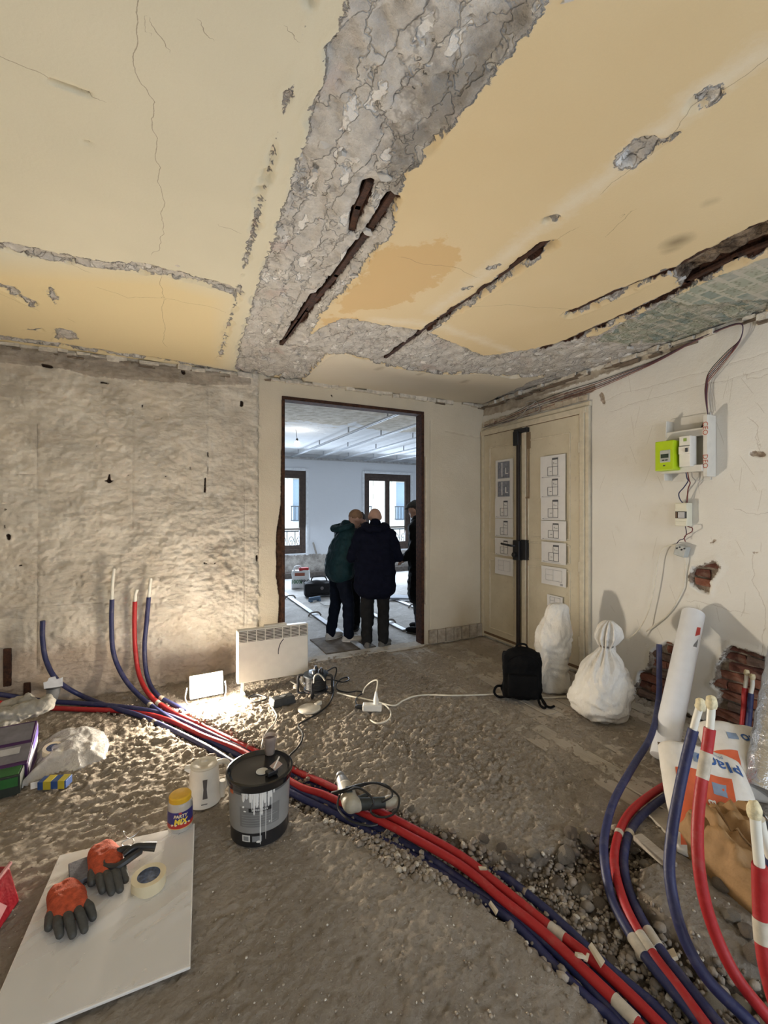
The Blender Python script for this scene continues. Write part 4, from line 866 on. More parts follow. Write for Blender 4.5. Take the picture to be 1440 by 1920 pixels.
m = MB(); m.tube(catmull([(.060, 0, .192), (.095, 0, .196), (.122, 0, .180), (.126, 0, .13), (.115, 0, .07), (.098, 0, .045), (.085, 0, .04)], 6), [.013] * 37, 10); m.tube([(.09, 0, .005), (.095, 0, .09)], .018, 10); m.build('handle', WHITE, t, smooth=True)
gm = MB(); vs = []; fs = []
for i in range(9):
    z_ = .055 + .10 * i / 8; r = .0795 - .004 * i / 8 + .0035; wd = .10 + .05 * abs(i - 4) / 4
    for s in (-1, 1): a = -math.pi / 2 + .05 + s * wd; vs.append((r * math.cos(a), r * math.sin(a), z_))
for i in range(8): fs.append((2 * i, 2 * i + 1, 2 * i + 3, 2 * i + 2))
gm.add(vs, fs); gm.build('water_gauge', mat('gauge_grey', (.12, .11, .11), .3), t)
m = MB(); m.box((.0, -.0865, .030), (.03, .003, .004)); m.build('logo_bar', GREYP, t)

# ---- snack jar with yellow lid
jp = PD(338, 1545, 2.215)
SHZ = 0.022
t = thing('snack_jar', 'clear snack tub with yellow lid and blue MIX label on the white board', 'jar', (jp.x, jp.y, SHZ), face_cam(jp))
JAR = NT('clear_jar_plastic'); tr = JAR.t.nodes.new('ShaderNodeBsdfTransparent'); mx = JAR.t.nodes.new('ShaderNodeMixShader'); mx.inputs[0].default_value = .5; JAR.done((.62, .60, .56), .12, 0, .6); JAR.t.links.new(tr.outputs[0], mx.inputs[1]); JAR.t.links.new(JAR.b.outputs[0], mx.inputs[2]); JAR.t.links.new(mx.outputs[0], JAR.o.inputs[0])
m = MB(); m.lathe([(.050, 0), (.057, .006), (.057, .125), (.050, .138), (.047, .142)], 36); m.build('tub', JAR.m, t, smooth=True)
m = MB(); m.lathe([(.0485, .008), (.0485, .10), (.04, .108), (.001, .11)], 20); m.build('snacks', mat('pale_snacks', (.45, .40, .33), .9, var=.5, scale=60, bump=.02, bscale=50), t, smooth=True)
m = MB(); m.lathe([(.048, .138), (.0515, .140), (.0515, .160), (.046, .166), (.001, .167)], 36); m.build('lid', mat('yellow_lid', (.66, .38, .025), .35), t, smooth=True)
rad = lambda z: .057
lb = wrap_patch(.026, .105, -125, 125, .0008, 'label', mat('label_blue', (.035, .03, .16), .4), t, 40)
wrap_patch(.028, .048, -125, 125, .0014, 'red_band', mat('label_red_band', (.42, .035, .03), .4), lb, 40)
wrap_patch(.025, .028, -125, 125, .0016, 'gold_line', mat('label_gold', (.7, .42, .1), .4), lb, 40)
YEL = mat('label_yellow', (.85, .62, .06), .5); CRM = mat('label_cream', (.75, .62, .38), .5)
lettering('MIX', .034, YEL, lb, Matrix.Translation((0, 0, .060)), wrap=.0595, bold=.0016, shear=.2)
lettering('PARTY', .021, CRM, lb, Matrix.Translation((0, 0, .086)), wrap=.0595, bold=.0008, shear=.2)
for a in (-38, -20, 5, 22, 40): q = math.radians(a) - math.pi / 2; m = MB(); m.ball((.0585 * math.cos(q), .0585 * math.sin(q), .042 + .004 * (a % 3)), (.006, .006, .004), 8, 5); m.build('printed_nut', CRM, lb, smooth=True)
q = -math.pi / 2; m = MB(); m.ball((0, -.058, .100), (.008, .002, .005), 10, 5); m.build('emblem', mat('label_red_band', (0, 0, 0)), lb, smooth=True)

# ---- white board on the floor with what lies on it
bc = [P(365, 1543, SHZ), P(357, 1811, SHZ), P(-52, 1975, SHZ), P(111, 1603, SHZ)]
cen = sum(bc, Vector()) / 4
t = thing('white_board', 'large glossy white board lying flat on the rough floor', 'board', (cen.x, cen.y, 0.010))
m = MB(); m.prism([(c.x - cen.x, c.y - cen.y) for c in reversed(bc)], 0.0, 0.010)
WB_ = NT('white_laminate'); f = WB_.noise(3, 4, .5, WB_.map((3, .6, 1), (0, 0, .3))); WB_.bump(f, .006, .5); g = WB_.noise(14, 5)
WB_.m = WB_.done(WB_.mix(WB_.step(g, .5, .75, 0, .5), (.74, .72, .69), (.62, .58, .54)), WB_.step(f, .3, .7, .22, .45), 0, .5)
m.build('panel', WB_.m, t, bevel=.002)
FILM = NT('clear_film'); tr = FILM.t.nodes.new('ShaderNodeBsdfTransparent'); mx = FILM.t.nodes.new('ShaderNodeMixShader'); mx.inputs[0].default_value = .35; FILM.done((.72, .71, .70), .12, 0, .8); FILM.t.links.new(tr.outputs[0], mx.inputs[1]); FILM.t.links.new(FILM.b.outputs[0], mx.inputs[2]); FILM.t.links.new(mx.outputs[0], FILM.o.inputs[0]); FILM = FILM.m
A_ = np.linspace(0, 1, 60); B_ = np.linspace(0, 1, 70); GA, GB = np.meshgrid(A_, B_, indexing='ij')
c00, c10, c11, c01 = [np.array((c.x - cen.x, c.y - cen.y)) for c in (bc[3], bc[0], bc[1], bc[2])]
PT = (c00 * ((1 - GA) * (1 - GB))[..., None] + c10 * (GA * (1 - GB))[..., None] + c11 * (GA * GB)[..., None] + c01 * ((1 - GA) * GB)[..., None])
hz = .0125 + .014 * np.maximum(fbm(GA * 2.2 + 3, GB * 9 + GA * 4, 4, 15) - .50, 0) * 3
film = grid_object('plastic_film', A_, B_, np.concatenate([PT * .985, hz[..., None]], -1), {}, FILM, t, flip=True)

def glove(name, label, cuff, tip, spread, wd=.78):
    a, b = P(*cuff, SHZ + .012), P(*tip, SHZ + .012); d = (b - a); ang = math.atan2(d.y, d.x) - math.pi / 2; s = d.length / .21
    t = thing(name, label, 'glove', (a.x, a.y, SHZ + .012), ang, group='work gloves on the white board')
    m = MB(); S_ = lambda x, y, z: (x * s * wd, y * s, z * s * .75)
    m.capsule(S_(-.02, .0, .018), S_(-.025, .07, .022), .033 * s, .040 * s); m.capsule(S_(.022, .0, .018), S_(.025, .07, .022), .033 * s, .038 * s); m.capsule(S_(-.028, .07, .022), S_(-.03, .115, .020), .036 * s, .030 * s); m.capsule(S_(.028, .07, .022), S_(.03, .115, .020), .034 * s, .026 * s); m.capsule(S_(0, .04, .024), S_(0, .12, .020), .034 * s, .030 * s)
    m.capsule(S_(.04, .05, .018), S_(.07, .085, .016), .022 * s, .017 * s)
    me = remesh(m, 'knit_back', .006, 3, lambda c, n: Vector((c.x, c.y, max(-.008, c.z + .004 * mnoise.noise(c * 45)))))
    link_mesh('knit_back', me, mat('orange_knit', (.44, .075, .030), .9, var=.3, scale=50, bump=.004, bscale=220), t)
    for k, (x, L, z_) in enumerate(((-.052, .085, .018), (-.018, .115, .024), (.016, .108, .024), (.047, .08, .018))):
        m = MB(); x2 = x * (1.25 + spread); m.capsule(S_(x, .105, z_), S_(x2, .105 + L * .55, z_ + .010), .0155 * s, .0150 * s); m.capsule(S_(x2, .105 + L * .55, z_ + .010), S_(x2 * 1.02, .105 + L, .014), .0150 * s, .0125 * s)
        me = remesh(m, 'dipped_finger', .0055, 3); link_mesh('dipped_finger', me, mat('grey_dip', (.055, .055, .052), .6, bump=.003), t)
    m = MB(); m.capsule(S_(.068, .083, .016), S_(.085, .125, .014), .0185 * s, .015 * s); me = remesh(m, 'dipped_thumb', .0055, 3); link_mesh('dipped_thumb', me, mat('grey_dip', (0, 0, 0)), t)
    return t
g1 = glove('work_glove', 'orange glove with grey dipped fingers, the nearer one on the white board', (118, 1678), (146, 1752), .0, .70)
g2 = glove('work_glove', 'orange glove with grey dipped fingers under the black handled tool', (191, 1604), (216, 1674), -.15, .58)
# black handled tool and abrasive pad
a, b = P(205, 1618, SHZ + .05), P(292, 1594, SHZ + .05); d = b - a
t = thing('hand_float', 'black handled float lying across an orange glove on the white board', 'tool', (a.x, a.y, SHZ + .035), math.atan2(d.y, d.x)); L = d.length
m = MB(); m.tube(catmull([(.09 * L / .3, 0, .03), (.16 * L / .3, .012, .045), (.23 * L / .3, .006, .040), (L, 0, .030)], 6), [.013 + .006 * i / 18 for i in range(19)], 10); m.build('handle', BLACKP, t, smooth=True)
m = MB(); m.tube(catmull([(.11, .0, .03), (.06, .04, .03), (.0, .035, .022), (-.015, -.01, .02), (.03, -.045, .02), (.09, -.02, .03), (.12, .0, .032)], 5), .015, 8); m.build('yoke', BLACKP, t, smooth=True)
m = MB(); m.box((.01, 0, .004), (.09, .08, .010)); m.build('pad_plate', DGREY, t, bevel=.004)
cn = [P(u, v, SHZ + .03) for u, v in ((128, 1620), (172, 1603), (176, 1638), (132, 1662))]; c0 = sum(cn, Vector()) / 4
t = thing('sanding_block', 'grey abrasive block leaning on the white board behind the gloves', 'sanding block', (c0.x, c0.y, SHZ))
m = MB(); m.prism([(c.x - c0.x, c.y - c0.y) for c in reversed(cn)], .012, .032); m.build('abrasive_face', mat('grey_abrasive', (.15, .15, .17), .95, var=.25, scale=60, bump=.003, bscale=300), t, bevel=.002)
m = MB(); m.prism([((c.x - c0.x) * .96, (c.y - c0.y) * .96) for c in reversed(cn)], 0, .012); m.build('foam_back', mat('dark_foam', (.05, .045, .06), .95), t)
m = MB(); m.tube(catmull([(.02, -.03, .02), (.07, -.05, .012), (.11, -.04, .010)], 5), .012, 6); m.build('strap', mat('dark_foam', (0, 0, 0)), t, smooth=True)
# tape rolls
def tape_roll(label, u, v, r, h, zb, tilt=0.0):
    c = P(u, v, zb + h); t = thing('tape_roll', label, 'tape', (c.x, c.y, zb), group='rolls of cream tape', rot=(tilt, 0, .4))
    m = MB(); m.lathe([(r * .66, 0), (r, 0), (r, h), (r * .66, h), (r * .66, 0)], 40, cap0=False, cap1=False); m.build('tape_windings', mat('cream_tape', (.66, .58, .40), .45, var=.04), t, smooth=True)
    m = MB(); m.lathe([(r * .66, h * .6), (r * .66, h - .001), (r * .60, h - .001), (.001, h - .002)], 32, cap0=False); m.build('printed_core', mat('blue_core_print', (.055, .075, .13), .5, var=.8, scale=70), t, smooth=True)
tape_roll('roll of cream tape with blue core on the white board', 279, 1640, .066, .048, SHZ)
tape_roll('roll of cream tape on the clear plastic bag beside the purple carton', 99, 1400, .055, .04, .05, .25)
# loose wire curl on the board
q = P(236, 1578, SHZ); t = thing('wire_curl', 'thin curl of bare wire on the far edge of the white board', 'wire', q)
m = MB(); m.tube(catmull([(0, .02, .03), (-.01, .0, .05), (.005, -.02, .03), (.03, -.015, .012), (.03, -.04, .008), (.0, -.045, .006), (-.015, -.02, .012), (.04, .0, .02), (.07, .03, .03)], 6), .0022, 5); m.build('wire', mat('steel_wire', (0, 0, 0)), t, smooth=True)

# ---- left edge: cartons, bags
def crumpled(name, label, cat, poly, zfun, mt, n=70, zoff=.012, seed=1, thick=.004):
    W_ = [P(u, v) for u, v in poly]; pl = [(q.x, q.y) for q in W_]; x0, x1 = min(q[0] for q in pl) - .02, max(q[0] for q in pl) + .02; y0, y1 = min(q[1] for q in pl) - .02, max(q[1] for q in pl) + .02
    c = Vector(((x0 + x1) / 2, (y0 + y1) / 2, 0)); xs_, ys_ = np.linspace(x0, x1, n), np.linspace(y0, y1, n); A, B = np.meshgrid(xs_, ys_, indexing='ij'); sd = sd_poly(A, B, pl) + .03 * (fbm(A * 14, B * 14, 3, seed) - .5)
    Z = zoff + zfun(A, B, sd); kp = ((sd[1:, 1:] < 0) & (sd[:-1, :-1] < 0) & (sd[1:, :-1] < 0) & (sd[:-1, 1:] < 0))
    t = thing(name, label, cat, (c.x, c.y, 0)); o = grid_object('sheet', xs_, ys_, np.stack([A - c.x, B - c.y, Z], -1), {}, mt, t, keep=kp)
    bm = bmesh.new(); bm.from_mesh(o.data); bmesh.ops.delete(bm, geom=[v for v in bm.verts if not v.link_faces], context='VERTS'); bm.to_mesh(o.data); bm.free()
    s_ = o.modifiers.new('s', 'SOLIDIFY'); s_.thickness = thick; return t
def bagz(A, B, sd):
    e = np.clip(-sd / .10, 0, 1); ridge = np.abs(fbm(A * 7, B * 7, 4, 33) - .5) * 2
    return e * (.05 + .10 * np.maximum(fbm(A * 5, B * 5, 3, 34) - .35, 0)) + .05 * (1 - ridge) * e * fbm(A * 3, B * 3, 2, 4)
PB = NT('clear_plastic_bag'); tr = PB.t.nodes.new('ShaderNodeBsdfTransparent'); mx = PB.t.nodes.new('ShaderNodeMixShader'); mx.inputs[0].default_value = .6; PB.bump(PB.noise(14, 5), .035); PB.done((.80, .79, .77), .14, 0, .7); PB.t.links.new(tr.outputs[0], mx.inputs[1]); PB.t.links.new(PB.b.outputs[0], mx.inputs[2]); PB.t.links.new(mx.outputs[0], PB.o.inputs[0])
crumpled('plastic_bag', 'crumpled clear plastic bag lying on the floor by the purple carton', 'plastic bag', ((60, 1452), (70, 1400), (110, 1385), (150, 1378), (172, 1366), (192, 1372), (208, 1400), (200, 1430), (165, 1440), (150, 1452), (120, 1450), (60, 1475), (15, 1495)), bagz, PB.m, seed=12, thick=.0)
# purple carton: wedge shaped, lid slumped
b0, b1 = P(52, 1466), P(70, 1420); dl = (b1 - b0).normalized(); dw = Vector((-dl.y, dl.x, 0))
t = thing('carton', 'purple and grey carton at the left edge under a grey cloth', 'carton', (b0.x, b0.y, .005), math.atan2(dl.y, dl.x))
PUR = mat('purple_print', (.045, .012, .075), .5); PUR2 = mat('violet_print', (.17, .12, .45), .45); GRYB = mat('grey_carton_print', (.15, .145, .165), .5, var=.2)
Lb = (b1 - b0).length; Wb = .50; hf, hb2 = .115, .235
m = MB(); m.add([(0, 0, 0), (Lb, 0, 0), (Lb, Wb, 0), (0, Wb, 0), (-.02, 0, hf), (Lb, 0, hb2), (Lb, Wb, hb2), (-.02, Wb, hf)], [(0, 3, 2, 1), (4, 5, 6, 7), (0, 1, 5, 4), (1, 2, 6, 5), (2, 3, 7, 6), (3, 0, 4, 7)]); bx_ = m.build('box', PUR, t, bevel=.003)
tz = lambda x: hf + (hb2 - hf) * (x + .02) / (Lb + .02)
def toppatch(x0, x1, y0, y1, mt, nm, off=.002):
    m = MB(); m.add([(x0, y0, tz(x0) + off), (x1, y0, tz(x1) + off), (x1, y1, tz(x1) + off), (x0, y1, tz(x0) + off)], [(0, 1, 2, 3)]); m.build(nm, mt, bx_)
toppatch(.0, Lb * .42, .0, Wb, GRYB, 'top_print'); toppatch(Lb * .50, Lb * .96, .01, Wb, GRYB, 'top_print'); toppatch(Lb * .2, Lb * .36, .05, .16, mat('label_white2', (.40, .40, .40), .5), 'top_sticker', .004)
m = MB(); m.add([(.02, -.003, .035), (Lb, -.003, .10), (Lb, -.003, hb2 - .01), (.0, -.003, hf - .01)], [(0, 1, 2, 3)]); m.build('side_print', mat('label_white3', (.62, .61, .66), .45), bx_)
m = MB(); m.add([(Lb * .45, -.005, .115), (Lb, -.005, .145), (Lb, -.005, hb2 - .02), (Lb * .45, -.005, .16)], [(0, 1, 2, 3)]); m.build('violet_panel', PUR2, bx_)
m = MB(); m.box((-.012, .12, .07), (.006, .10, .014)); m.build('gold_letters', mat('gold_print', (.45, .30, .08), .5), bx_)
# green carton in front of it
q = P(18, 1492); t = thing('carton', 'small green and black carton in front of the purple carton at the left edge', 'carton', (q.x, q.y, .005), math.atan2(dl.y, dl.x))
m = MB(); m.box((0.05, .10, .055), (.14, .30, .11)); gb = m.build('box', mat('dark_green_print', (.02, .028, .022), .6), t, bevel=.003)
m = MB(); m.box((-.021, .10, .075), (.003, .28, .05)); m.box((.05, .10, .1115), (.12, .28, .002)); m.build('green_panel', mat('green_print', (.02, .11, .025), .5), gb)
# yellow and blue small box
q = P(90, 1484); t = thing('small_box', 'small yellow and blue box on the floor before the plastic bag', 'box', (q.x, q.y, .012), -.35)
m = MB(); m.box((.02, .03, .022), (.15, .065, .044)); bb = m.build('box', mat('blue_box_print', (.02, .06, .20), .5), t, bevel=.002)
for (cx, wd) in ((-.005, .04), (.07, .035)):
    m = MB(); m.box((cx, .03, .0225), (wd, .0665, .0455)); m.build('yellow_panel', mat('yellow_box_print', (.40, .33, .03), .5), bb)
m = MB(); m.box((-.075, .02, .018), (.05, .003, .036), rz=.4); m.build('white_flap', WHITE, bb)
# grey cloth on the carton, pipe elbow and white tag behind
ccx = PD(35, 1335, 3.0)
m = MB(); r4 = random.Random(9)
for k in range(14): m.ball((r4.uniform(-.16, .15), r4.uniform(-.10, .10), r4.uniform(-.02, .07)), (r4.uniform(.05, .09), r4.uniform(.05, .08), r4.uniform(.03, .05)), 10, 7)
me = remesh(m, 'cloth', .009, 3, lambda c, n: c + n * (.020 * mnoise.noise(c * 16) + .010 * mnoise.noise(c * 40)))
t = thing('grey_cloth', 'crumpled pale grey cloth lying on top of the purple carton', 'cloth', ccx, .5); link_mesh('cloth', me, mat('grey_cloth', (.30, .285, .25), .8, var=.25, bump=.01, bscale=20), t)
q = P(92, 1330, .0); t = thing('pipe_elbow', 'grey plastic pipe elbow with a torn white tag by the hacked wall', 'pipe elbow', (q.x, q.y, .0))
m = MB(); m.tube(catmull([(-.10, -.02, .03), (-.05, 0, .05), (.0, .01, .07), (.025, .0, .12), (.03, 0, .19)], 6), .045, 18); m.build('elbow', GREYP, t, smooth=True)
m = MB(); m.tube([(.03, 0, .17), (.03, 0, .205)], .054, 18); m.build('collar', DGREY, t, smooth=True)
m = MB(); m.prism([(-.05, 0), (.07, .0), (.07, .07), (.03, .06), (.02, .085), (-.02, .08), (-.03, .055), (-.055, .05)], -.004, .004, Matrix.Translation((.03, -.06, .19)) @ Matrix.Rotation(math.pi / 2, 4, 'X')); m.build('torn_tag', mat('torn_tag_white', (.66, .68, .72), .7), t)
# red bag at the left edge, near
cn = [P(u, v) for u, v in ((-70, 1700), (10, 1660), (16, 1720), (-80, 1850))]
q = P(-20, 1760); t = thing('red_bag', 'folded shiny red bag at the left edge of the floor', 'bag', (q.x, q.y, 0.0), math.atan2(dl.y, dl.x) - .3)
vs = [(-.16, -.02, .0), (.16, -.02, .0), (.17, .22, .0), (-.16, .22, .0), (-.13, .03, .13), (.165, .02, .15), (.165, .20, .17), (-.13, .20, .15)]
m = MB(); m.add(vs, [(0, 3, 2, 1), (4, 5, 6, 7), (0, 1, 5, 4), (1, 2, 6, 5), (2, 3, 7, 6), (3, 0, 4, 7)]); m.build('bag_body', mat('red_foil', (.30, .012, .022), .25, var=.35, scale=9, bump=.02, bscale=8), t, bevel=.01)
m = MB(); m.box((.02, .02, .155), (.30, .012, .012)); m.build('seam_edge', mat('pink_edge', (.55, .26, .26), .4), t, bevel=.003)
m = MB(); m.add([(-.10, -.028, .02), (.08, -.015, .05), (.05, .005, .10), (-.10, .0, .08)], [(0, 1, 2, 3)]); m.build('pale_print', mat('pink_edge', (0, 0, 0)), t)

# ---- pipes: sheathed tubes out of the wall, along the trench, up at the right
BLUEP = NT('blue_sheath'); f = BLUEP.noise(20, 5); g = BLUEP.noise(60, 3); BLUEP.bump(g, .0015)
BLUEP = BLUEP.done(BLUEP.mix(BLUEP.step(f, .52, .72, 0, .35), (.021, .026, .090), (.14, .13, .16)), .5, 0, .4)
REDP = NT('red_sheath'); f = REDP.noise(20, 5); g = REDP.noise(60, 3); REDP.bump(g, .0015)
REDP = REDP.done(REDP.mix(REDP.step(f, .55, .75, 0, .30), (.36, .016, .018), (.36, .14, .12)), .5, 0, .4)
PEX = mat('white_pex_tube', (.72, .70, .62), .4, var=.05); TEND = mat('cream_tape_end', (.66, .58, .38), .6, var=.2, scale=60, bump=.004)
PR = 0.0185
def pp(lst, dz=0.0):
    out = []
    for e in lst:
        u, v = e[0], e[1]
        if len(e) == 2: q = P(u, v, 0); q = P(u, v, floor_z(q.x, q.y, .04) + PR * .8 + dz)
        elif e[2] == 'z': q = P(u, v, e[3])
        elif e[2] == 'Y': q = PY(u, v, e[3])
        else: q = PD(u, v, e[3])
        out.append(q)
    return out
def pipe(color, label, pts, bare=None, base=None, r=PR, tape=(), endtape=False, tape_at=()):
    W = pp(pts); loc = base or W[-1]; loc = Vector((loc.x, loc.y, 0))
    t = thing('heating_pipe', label, 'pipe', loc, group='%s sheathed pipes' % color)
    path = catmull(W, 7); m = MB(); m.tube(path, r, 12); m.build('sheath', BLUEP if color == 'blue' else REDP, t, smooth=True, world=True)
    if bare:
        B = [W[0]] + pp(bare); m = MB(); m.tube(catmull([W[0] + (W[0] - B[1]).normalized() * .02] + B, 6), r * .70, 12); m.build('bare_end', PEX, t, smooth=True, world=True)
        if endtape:
            e = B[-1]; m = MB(); m.ball((0, 0, 0), (r * 1.0, r * 1.0, r * 1.5), 10, 7); me = m.mesh('end_tape')
            for v in me.vertices: v.co *= 1 + .3 * mnoise.noise(v.co * 90 + e)
            me.transform(Matrix.Translation(e - loc)); link_mesh('end_tape', me, TEND, t, True)
    for (u, v, k_) in tape_at:
        i = min(range(len(path)), key=lambda j: (lambda q: (q[0] - u) ** 2 + (q[1] - v) ** 2)(proj(path[j]))); c_ = path[i]; seg = []
        for s_ in (-1, -.33, .33, 1):
            dd = (path[min(i + 1, len(path) - 1)] - path[max(i - 1, 0)]).normalized() * k_ / 2 * s_; seg.append(c_ + dd)
        m = MB(); m.tube(seg, r * 1.10, 12); m.build('tape_wrap', TAPEM, t, smooth=True, world=True)
    for (i0, i1) in tape:
        m = MB(); m.tube(path[i0:i1 + 1], r * 1.07, 12); m.build('tape_wrap', TAPEM, t, smooth=True, world=True)
    return t
Z0 = -.030
z = lambda *l: [(u, v, 'z', (q[0] if q else Z0)) for u, v, *q in l]
pipe('blue', 'blue sheathed pipe rising lowest and leftmost along the hacked wall',
     [(80, 1164, 'Y', 4.44), (80, 1200, 'Y', 4.44), (87, 1240, 'Y', 4.42), (108, 1276, 'Y', 4.34)] + z((150, 1303, .05), (205, 1325, .03), (262, 1342, .01), (330, 1372), (392, 1403), (440, 1432), (500, 1462), (560, 1494), (640, 1532, -.045), (720, 1577, -.065), (800, 1622, -.065), (884, 1676, -.045), (961, 1729), (1041, 1813), (1102, 1874), (1142, 1906), (1180, 1950)))
pipe('blue', 'blue sheathed pipe with the tallest bare white end against the hacked wall',
     [(210, 1124, 'Y', 4.46), (209, 1170, 'Y', 4.46), (213, 1225, 'Y', 4.44), (232, 1270, 'Y', 4.36)] + z((262, 1305, .05), (300, 1335, .01), (350, 1366), (398, 1391), (450, 1418), (500, 1448), (560, 1482), (640, 1518, -.04), (720, 1560, -.06), (800, 1606, -.06), (900, 1676, -.04), (981, 1733), (1061, 1801), (1122, 1866), (1150, 1898), (1190, 1945)), tape_at=((284, 1324, .04),), bare=[(211, 1095, 'Y', 4.46), (214, 1066, 'Y', 4.46)])
pipe('red', 'red sheathed pipe rising between two blue ones on the hacked wall',
     [(253, 1128, 'Y', 4.46), (252, 1170, 'Y', 4.46), (254, 1220, 'Y', 4.45), (262, 1268, 'Y', 4.38)] + z((283, 1306, .05), (322, 1334, .0), (382, 1362, -.02), (444, 1392, -.02), (500, 1418, -.02), (560, 1448, -.02), (610, 1470, -.01), (680, 1506, -.005), (750, 1541, -.005), (860, 1602, -.01), (940, 1664, -.01), (1021, 1730, -.01), (1102, 1793, -.01), (1182, 1866, -.01), (1250, 1935, -.01)), tape_at=((1048, 1750, .06), (296, 1318, .04)), bare=[(254, 1115, 'Y', 4.46), (257, 1105, 'Y', 4.46)])
pipe('blue', 'blue sheathed pipe nearest the floodlight on the hacked wall, bare white end',
     [(279, 1120, 'Y', 4.46), (275, 1165, 'Y', 4.46), (271, 1215, 'Y', 4.45), (276, 1268, 'Y', 4.40)] + z((294, 1302, .05), (335, 1326, .0), (388, 1350, -.03), (444, 1382, -.03), (500, 1408, -.04), (560, 1438, -.04), (640, 1474, -.05), (750, 1534, -.06), (860, 1588, -.07), (940, 1640, -.06), (1013, 1697, -.05), (1080, 1758, -.04), (1142, 1817, -.04), (1222, 1882, -.04), (1270, 1935, -.04)), tape_at=((304, 1310, .04),), bare=[(281, 1100, 'Y', 4.46), (283, 1084, 'Y', 4.46)])
pipe('red', 'red sheathed pipe running along the foot of the wall into the trench',
     [(-60, 1312, 'Y', 4.40), (0, 1318, 'Y', 4.41), (70, 1326, 'Y', 4.38)] + z((150, 1330, .02), (240, 1334, .01), (310, 1348, -.01), (382, 1380, -.02), (444, 1404, -.01), (500, 1436, -.01), (560, 1474, -.01), (610, 1491, -.005), (680, 1524, .0), (750, 1558, .0), (860, 1620, .0), (940, 1685, .0), (1021, 1750, .0), (1102, 1826, .0), (1182, 1904, .0), (1215, 1945, .0)), tape_at=((1168, 1892, .075),))
pipe('blue', 'blue sheathed pipe running along the foot of the wall above a red one',
     [(-60, 1296, 'Y', 4.43), (0, 1302, 'Y', 4.44), (80, 1314, 'Y', 4.42)] + z((170, 1320, .04), (250, 1328, .03), (310, 1340, .0), (382, 1370, -.03), (444, 1398, -.03), (500, 1426, -.04), (560, 1460, -.05), (640, 1496, -.06), (750, 1550, -.07), (860, 1610, -.07), (940, 1674, -.06), (1021, 1740, -.05), (1102, 1810, -.05), (1182, 1886, -.05), (1220, 1930, -.05)))
# right-hand group
pipe('blue', 'thin blue pipe standing before the brick, left of the white tube',
     [(1236, 1208, 'd', 3.30), (1236, 1260, 'd', 3.25), (1235, 1310, 'd', 3.12), (1222, 1376, 'd', 2.82), (1185, 1440, 'd', 2.52), (1152, 1500, 'd', 2.27), (1135, 1560, 'd', 2.10), (1133, 1612, 'd', 1.96)] + z((1146, 1680, 0), (1175, 1740, 0), (1215, 1800, 0), (1262, 1858, 0), (1310, 1915, 0), (1340, 1955, 0)), tape_at=((1196, 1772, .07),))
pipe('red', 'red pipe of the taped trio bending round by the boards',
     z((1330, 1432, .06), (1270, 1460, .05), (1220, 1490, .05), (1180, 1525, .04), (1158, 1570, .03), (1152, 1620, .02), (1166, 1680, .01), (1190, 1735, .01), (1228, 1795, .01), (1270, 1850, .01), (1325, 1925, .01), (1350, 1960, .01)), tape_at=((1212, 1766, .07), (1158, 1562, .026)))
pipe('blue', 'blue pipe on the outside of the taped trio by the boards',
     z((1330, 1450, .06), (1275, 1478, .05), (1228, 1508, .04), (1190, 1545, .03), (1172, 1590, .02), (1172, 1640, .01), (1190, 1695, .0), (1215, 1745, .0), (1252, 1800, .0), (1295, 1855, .0), (1350, 1925, .0), (1370, 1955, .0)), tape_at=((1228, 1758, .07), (1180, 1562, .026)))
pipe('blue', 'thick blue pipe standing up before the plaster sacks with a taped white end',
     [(1300, 1368, 'd', 1.72), (1287, 1420, 'd', 1.71), (1272, 1490, 'd', 1.68), (1260, 1560, 'd', 1.64), (1255, 1630, 'd', 1.60), (1265, 1700, 'd', 1.55), (1288, 1770, 'd', 1.50), (1330, 1840, 'd', 1.44), (1395, 1905, 'd', 1.38), (1430, 1940, 'd', 1.35)], bare=[(1306, 1345, 'd', 1.72), (1313, 1322, 'd', 1.72)], endtape=True)
pipe('red', 'thick red pipe standing up before the plaster sacks with a taped white end',
     [(1331, 1366, 'd', 1.60), (1325, 1410, 'd', 1.59), (1314, 1480, 'd', 1.56), (1308, 1550, 'd', 1.53), (1310, 1620, 'd', 1.50), (1322, 1690, 'd', 1.47), (1345, 1760, 'd', 1.44), (1380, 1830, 'd', 1.40), (1430, 1895, 'd', 1.37), (1470, 1940, 'd', 1.34)], bare=[(1333, 1340, 'd', 1.60), (1334, 1318, 'd', 1.60)], endtape=True, tape=((7, 12),))
pipe('red', 'red pipe at the right edge with a white tape band and bare end',
     [(1424, 1622, 'd', 1.24), (1425, 1680, 'd', 1.24), (1428, 1740, 'd', 1.23), (1436, 1810, 'd', 1.21), (1460, 1900, 'd', 1.19), (1490, 1990, 'd', 1.2)], bare=[(1419, 1570, 'd', 1.24), (1415, 1520, 'd', 1.24)], endtape=True, tape=((12, 17),))
pipe('blue', 'blue pipe half out of frame behind the red pipe at the right edge',
     [(1446, 1610, 'd', 1.30), (1448, 1680, 'd', 1.30), (1452, 1760, 'd', 1.28), (1470, 1850, 'd', 1.25), (1500, 1960, 'd', 1.22)], bare=[(1430, 1560, 'd', 1.30), (1424, 1535, 'd', 1.29)])
pipe('red', 'red pipe against the bare brick behind the plaster sacks', [(1397, 1290, 'd', 3.02), (1394, 1340, 'd', 3.00), (1388, 1400, 'd', 2.96), (1380, 1450, 'd', 2.9)], bare=[(1399, 1275, 'd', 3.02), (1400, 1262, 'd', 3.02)], endtape=True, r=.017)
pipe('blue', 'blue pipe against the bare brick behind the plaster sacks', [(1408, 1300, 'd', 2.98), (1404, 1350, 'd', 2.96), (1398, 1410, 'd', 2.92), (1392, 1450, 'd', 2.88)], bare=[(1411, 1285, 'd', 2.98), (1411, 1270, 'd', 2.98)], endtape=True, r=.017)

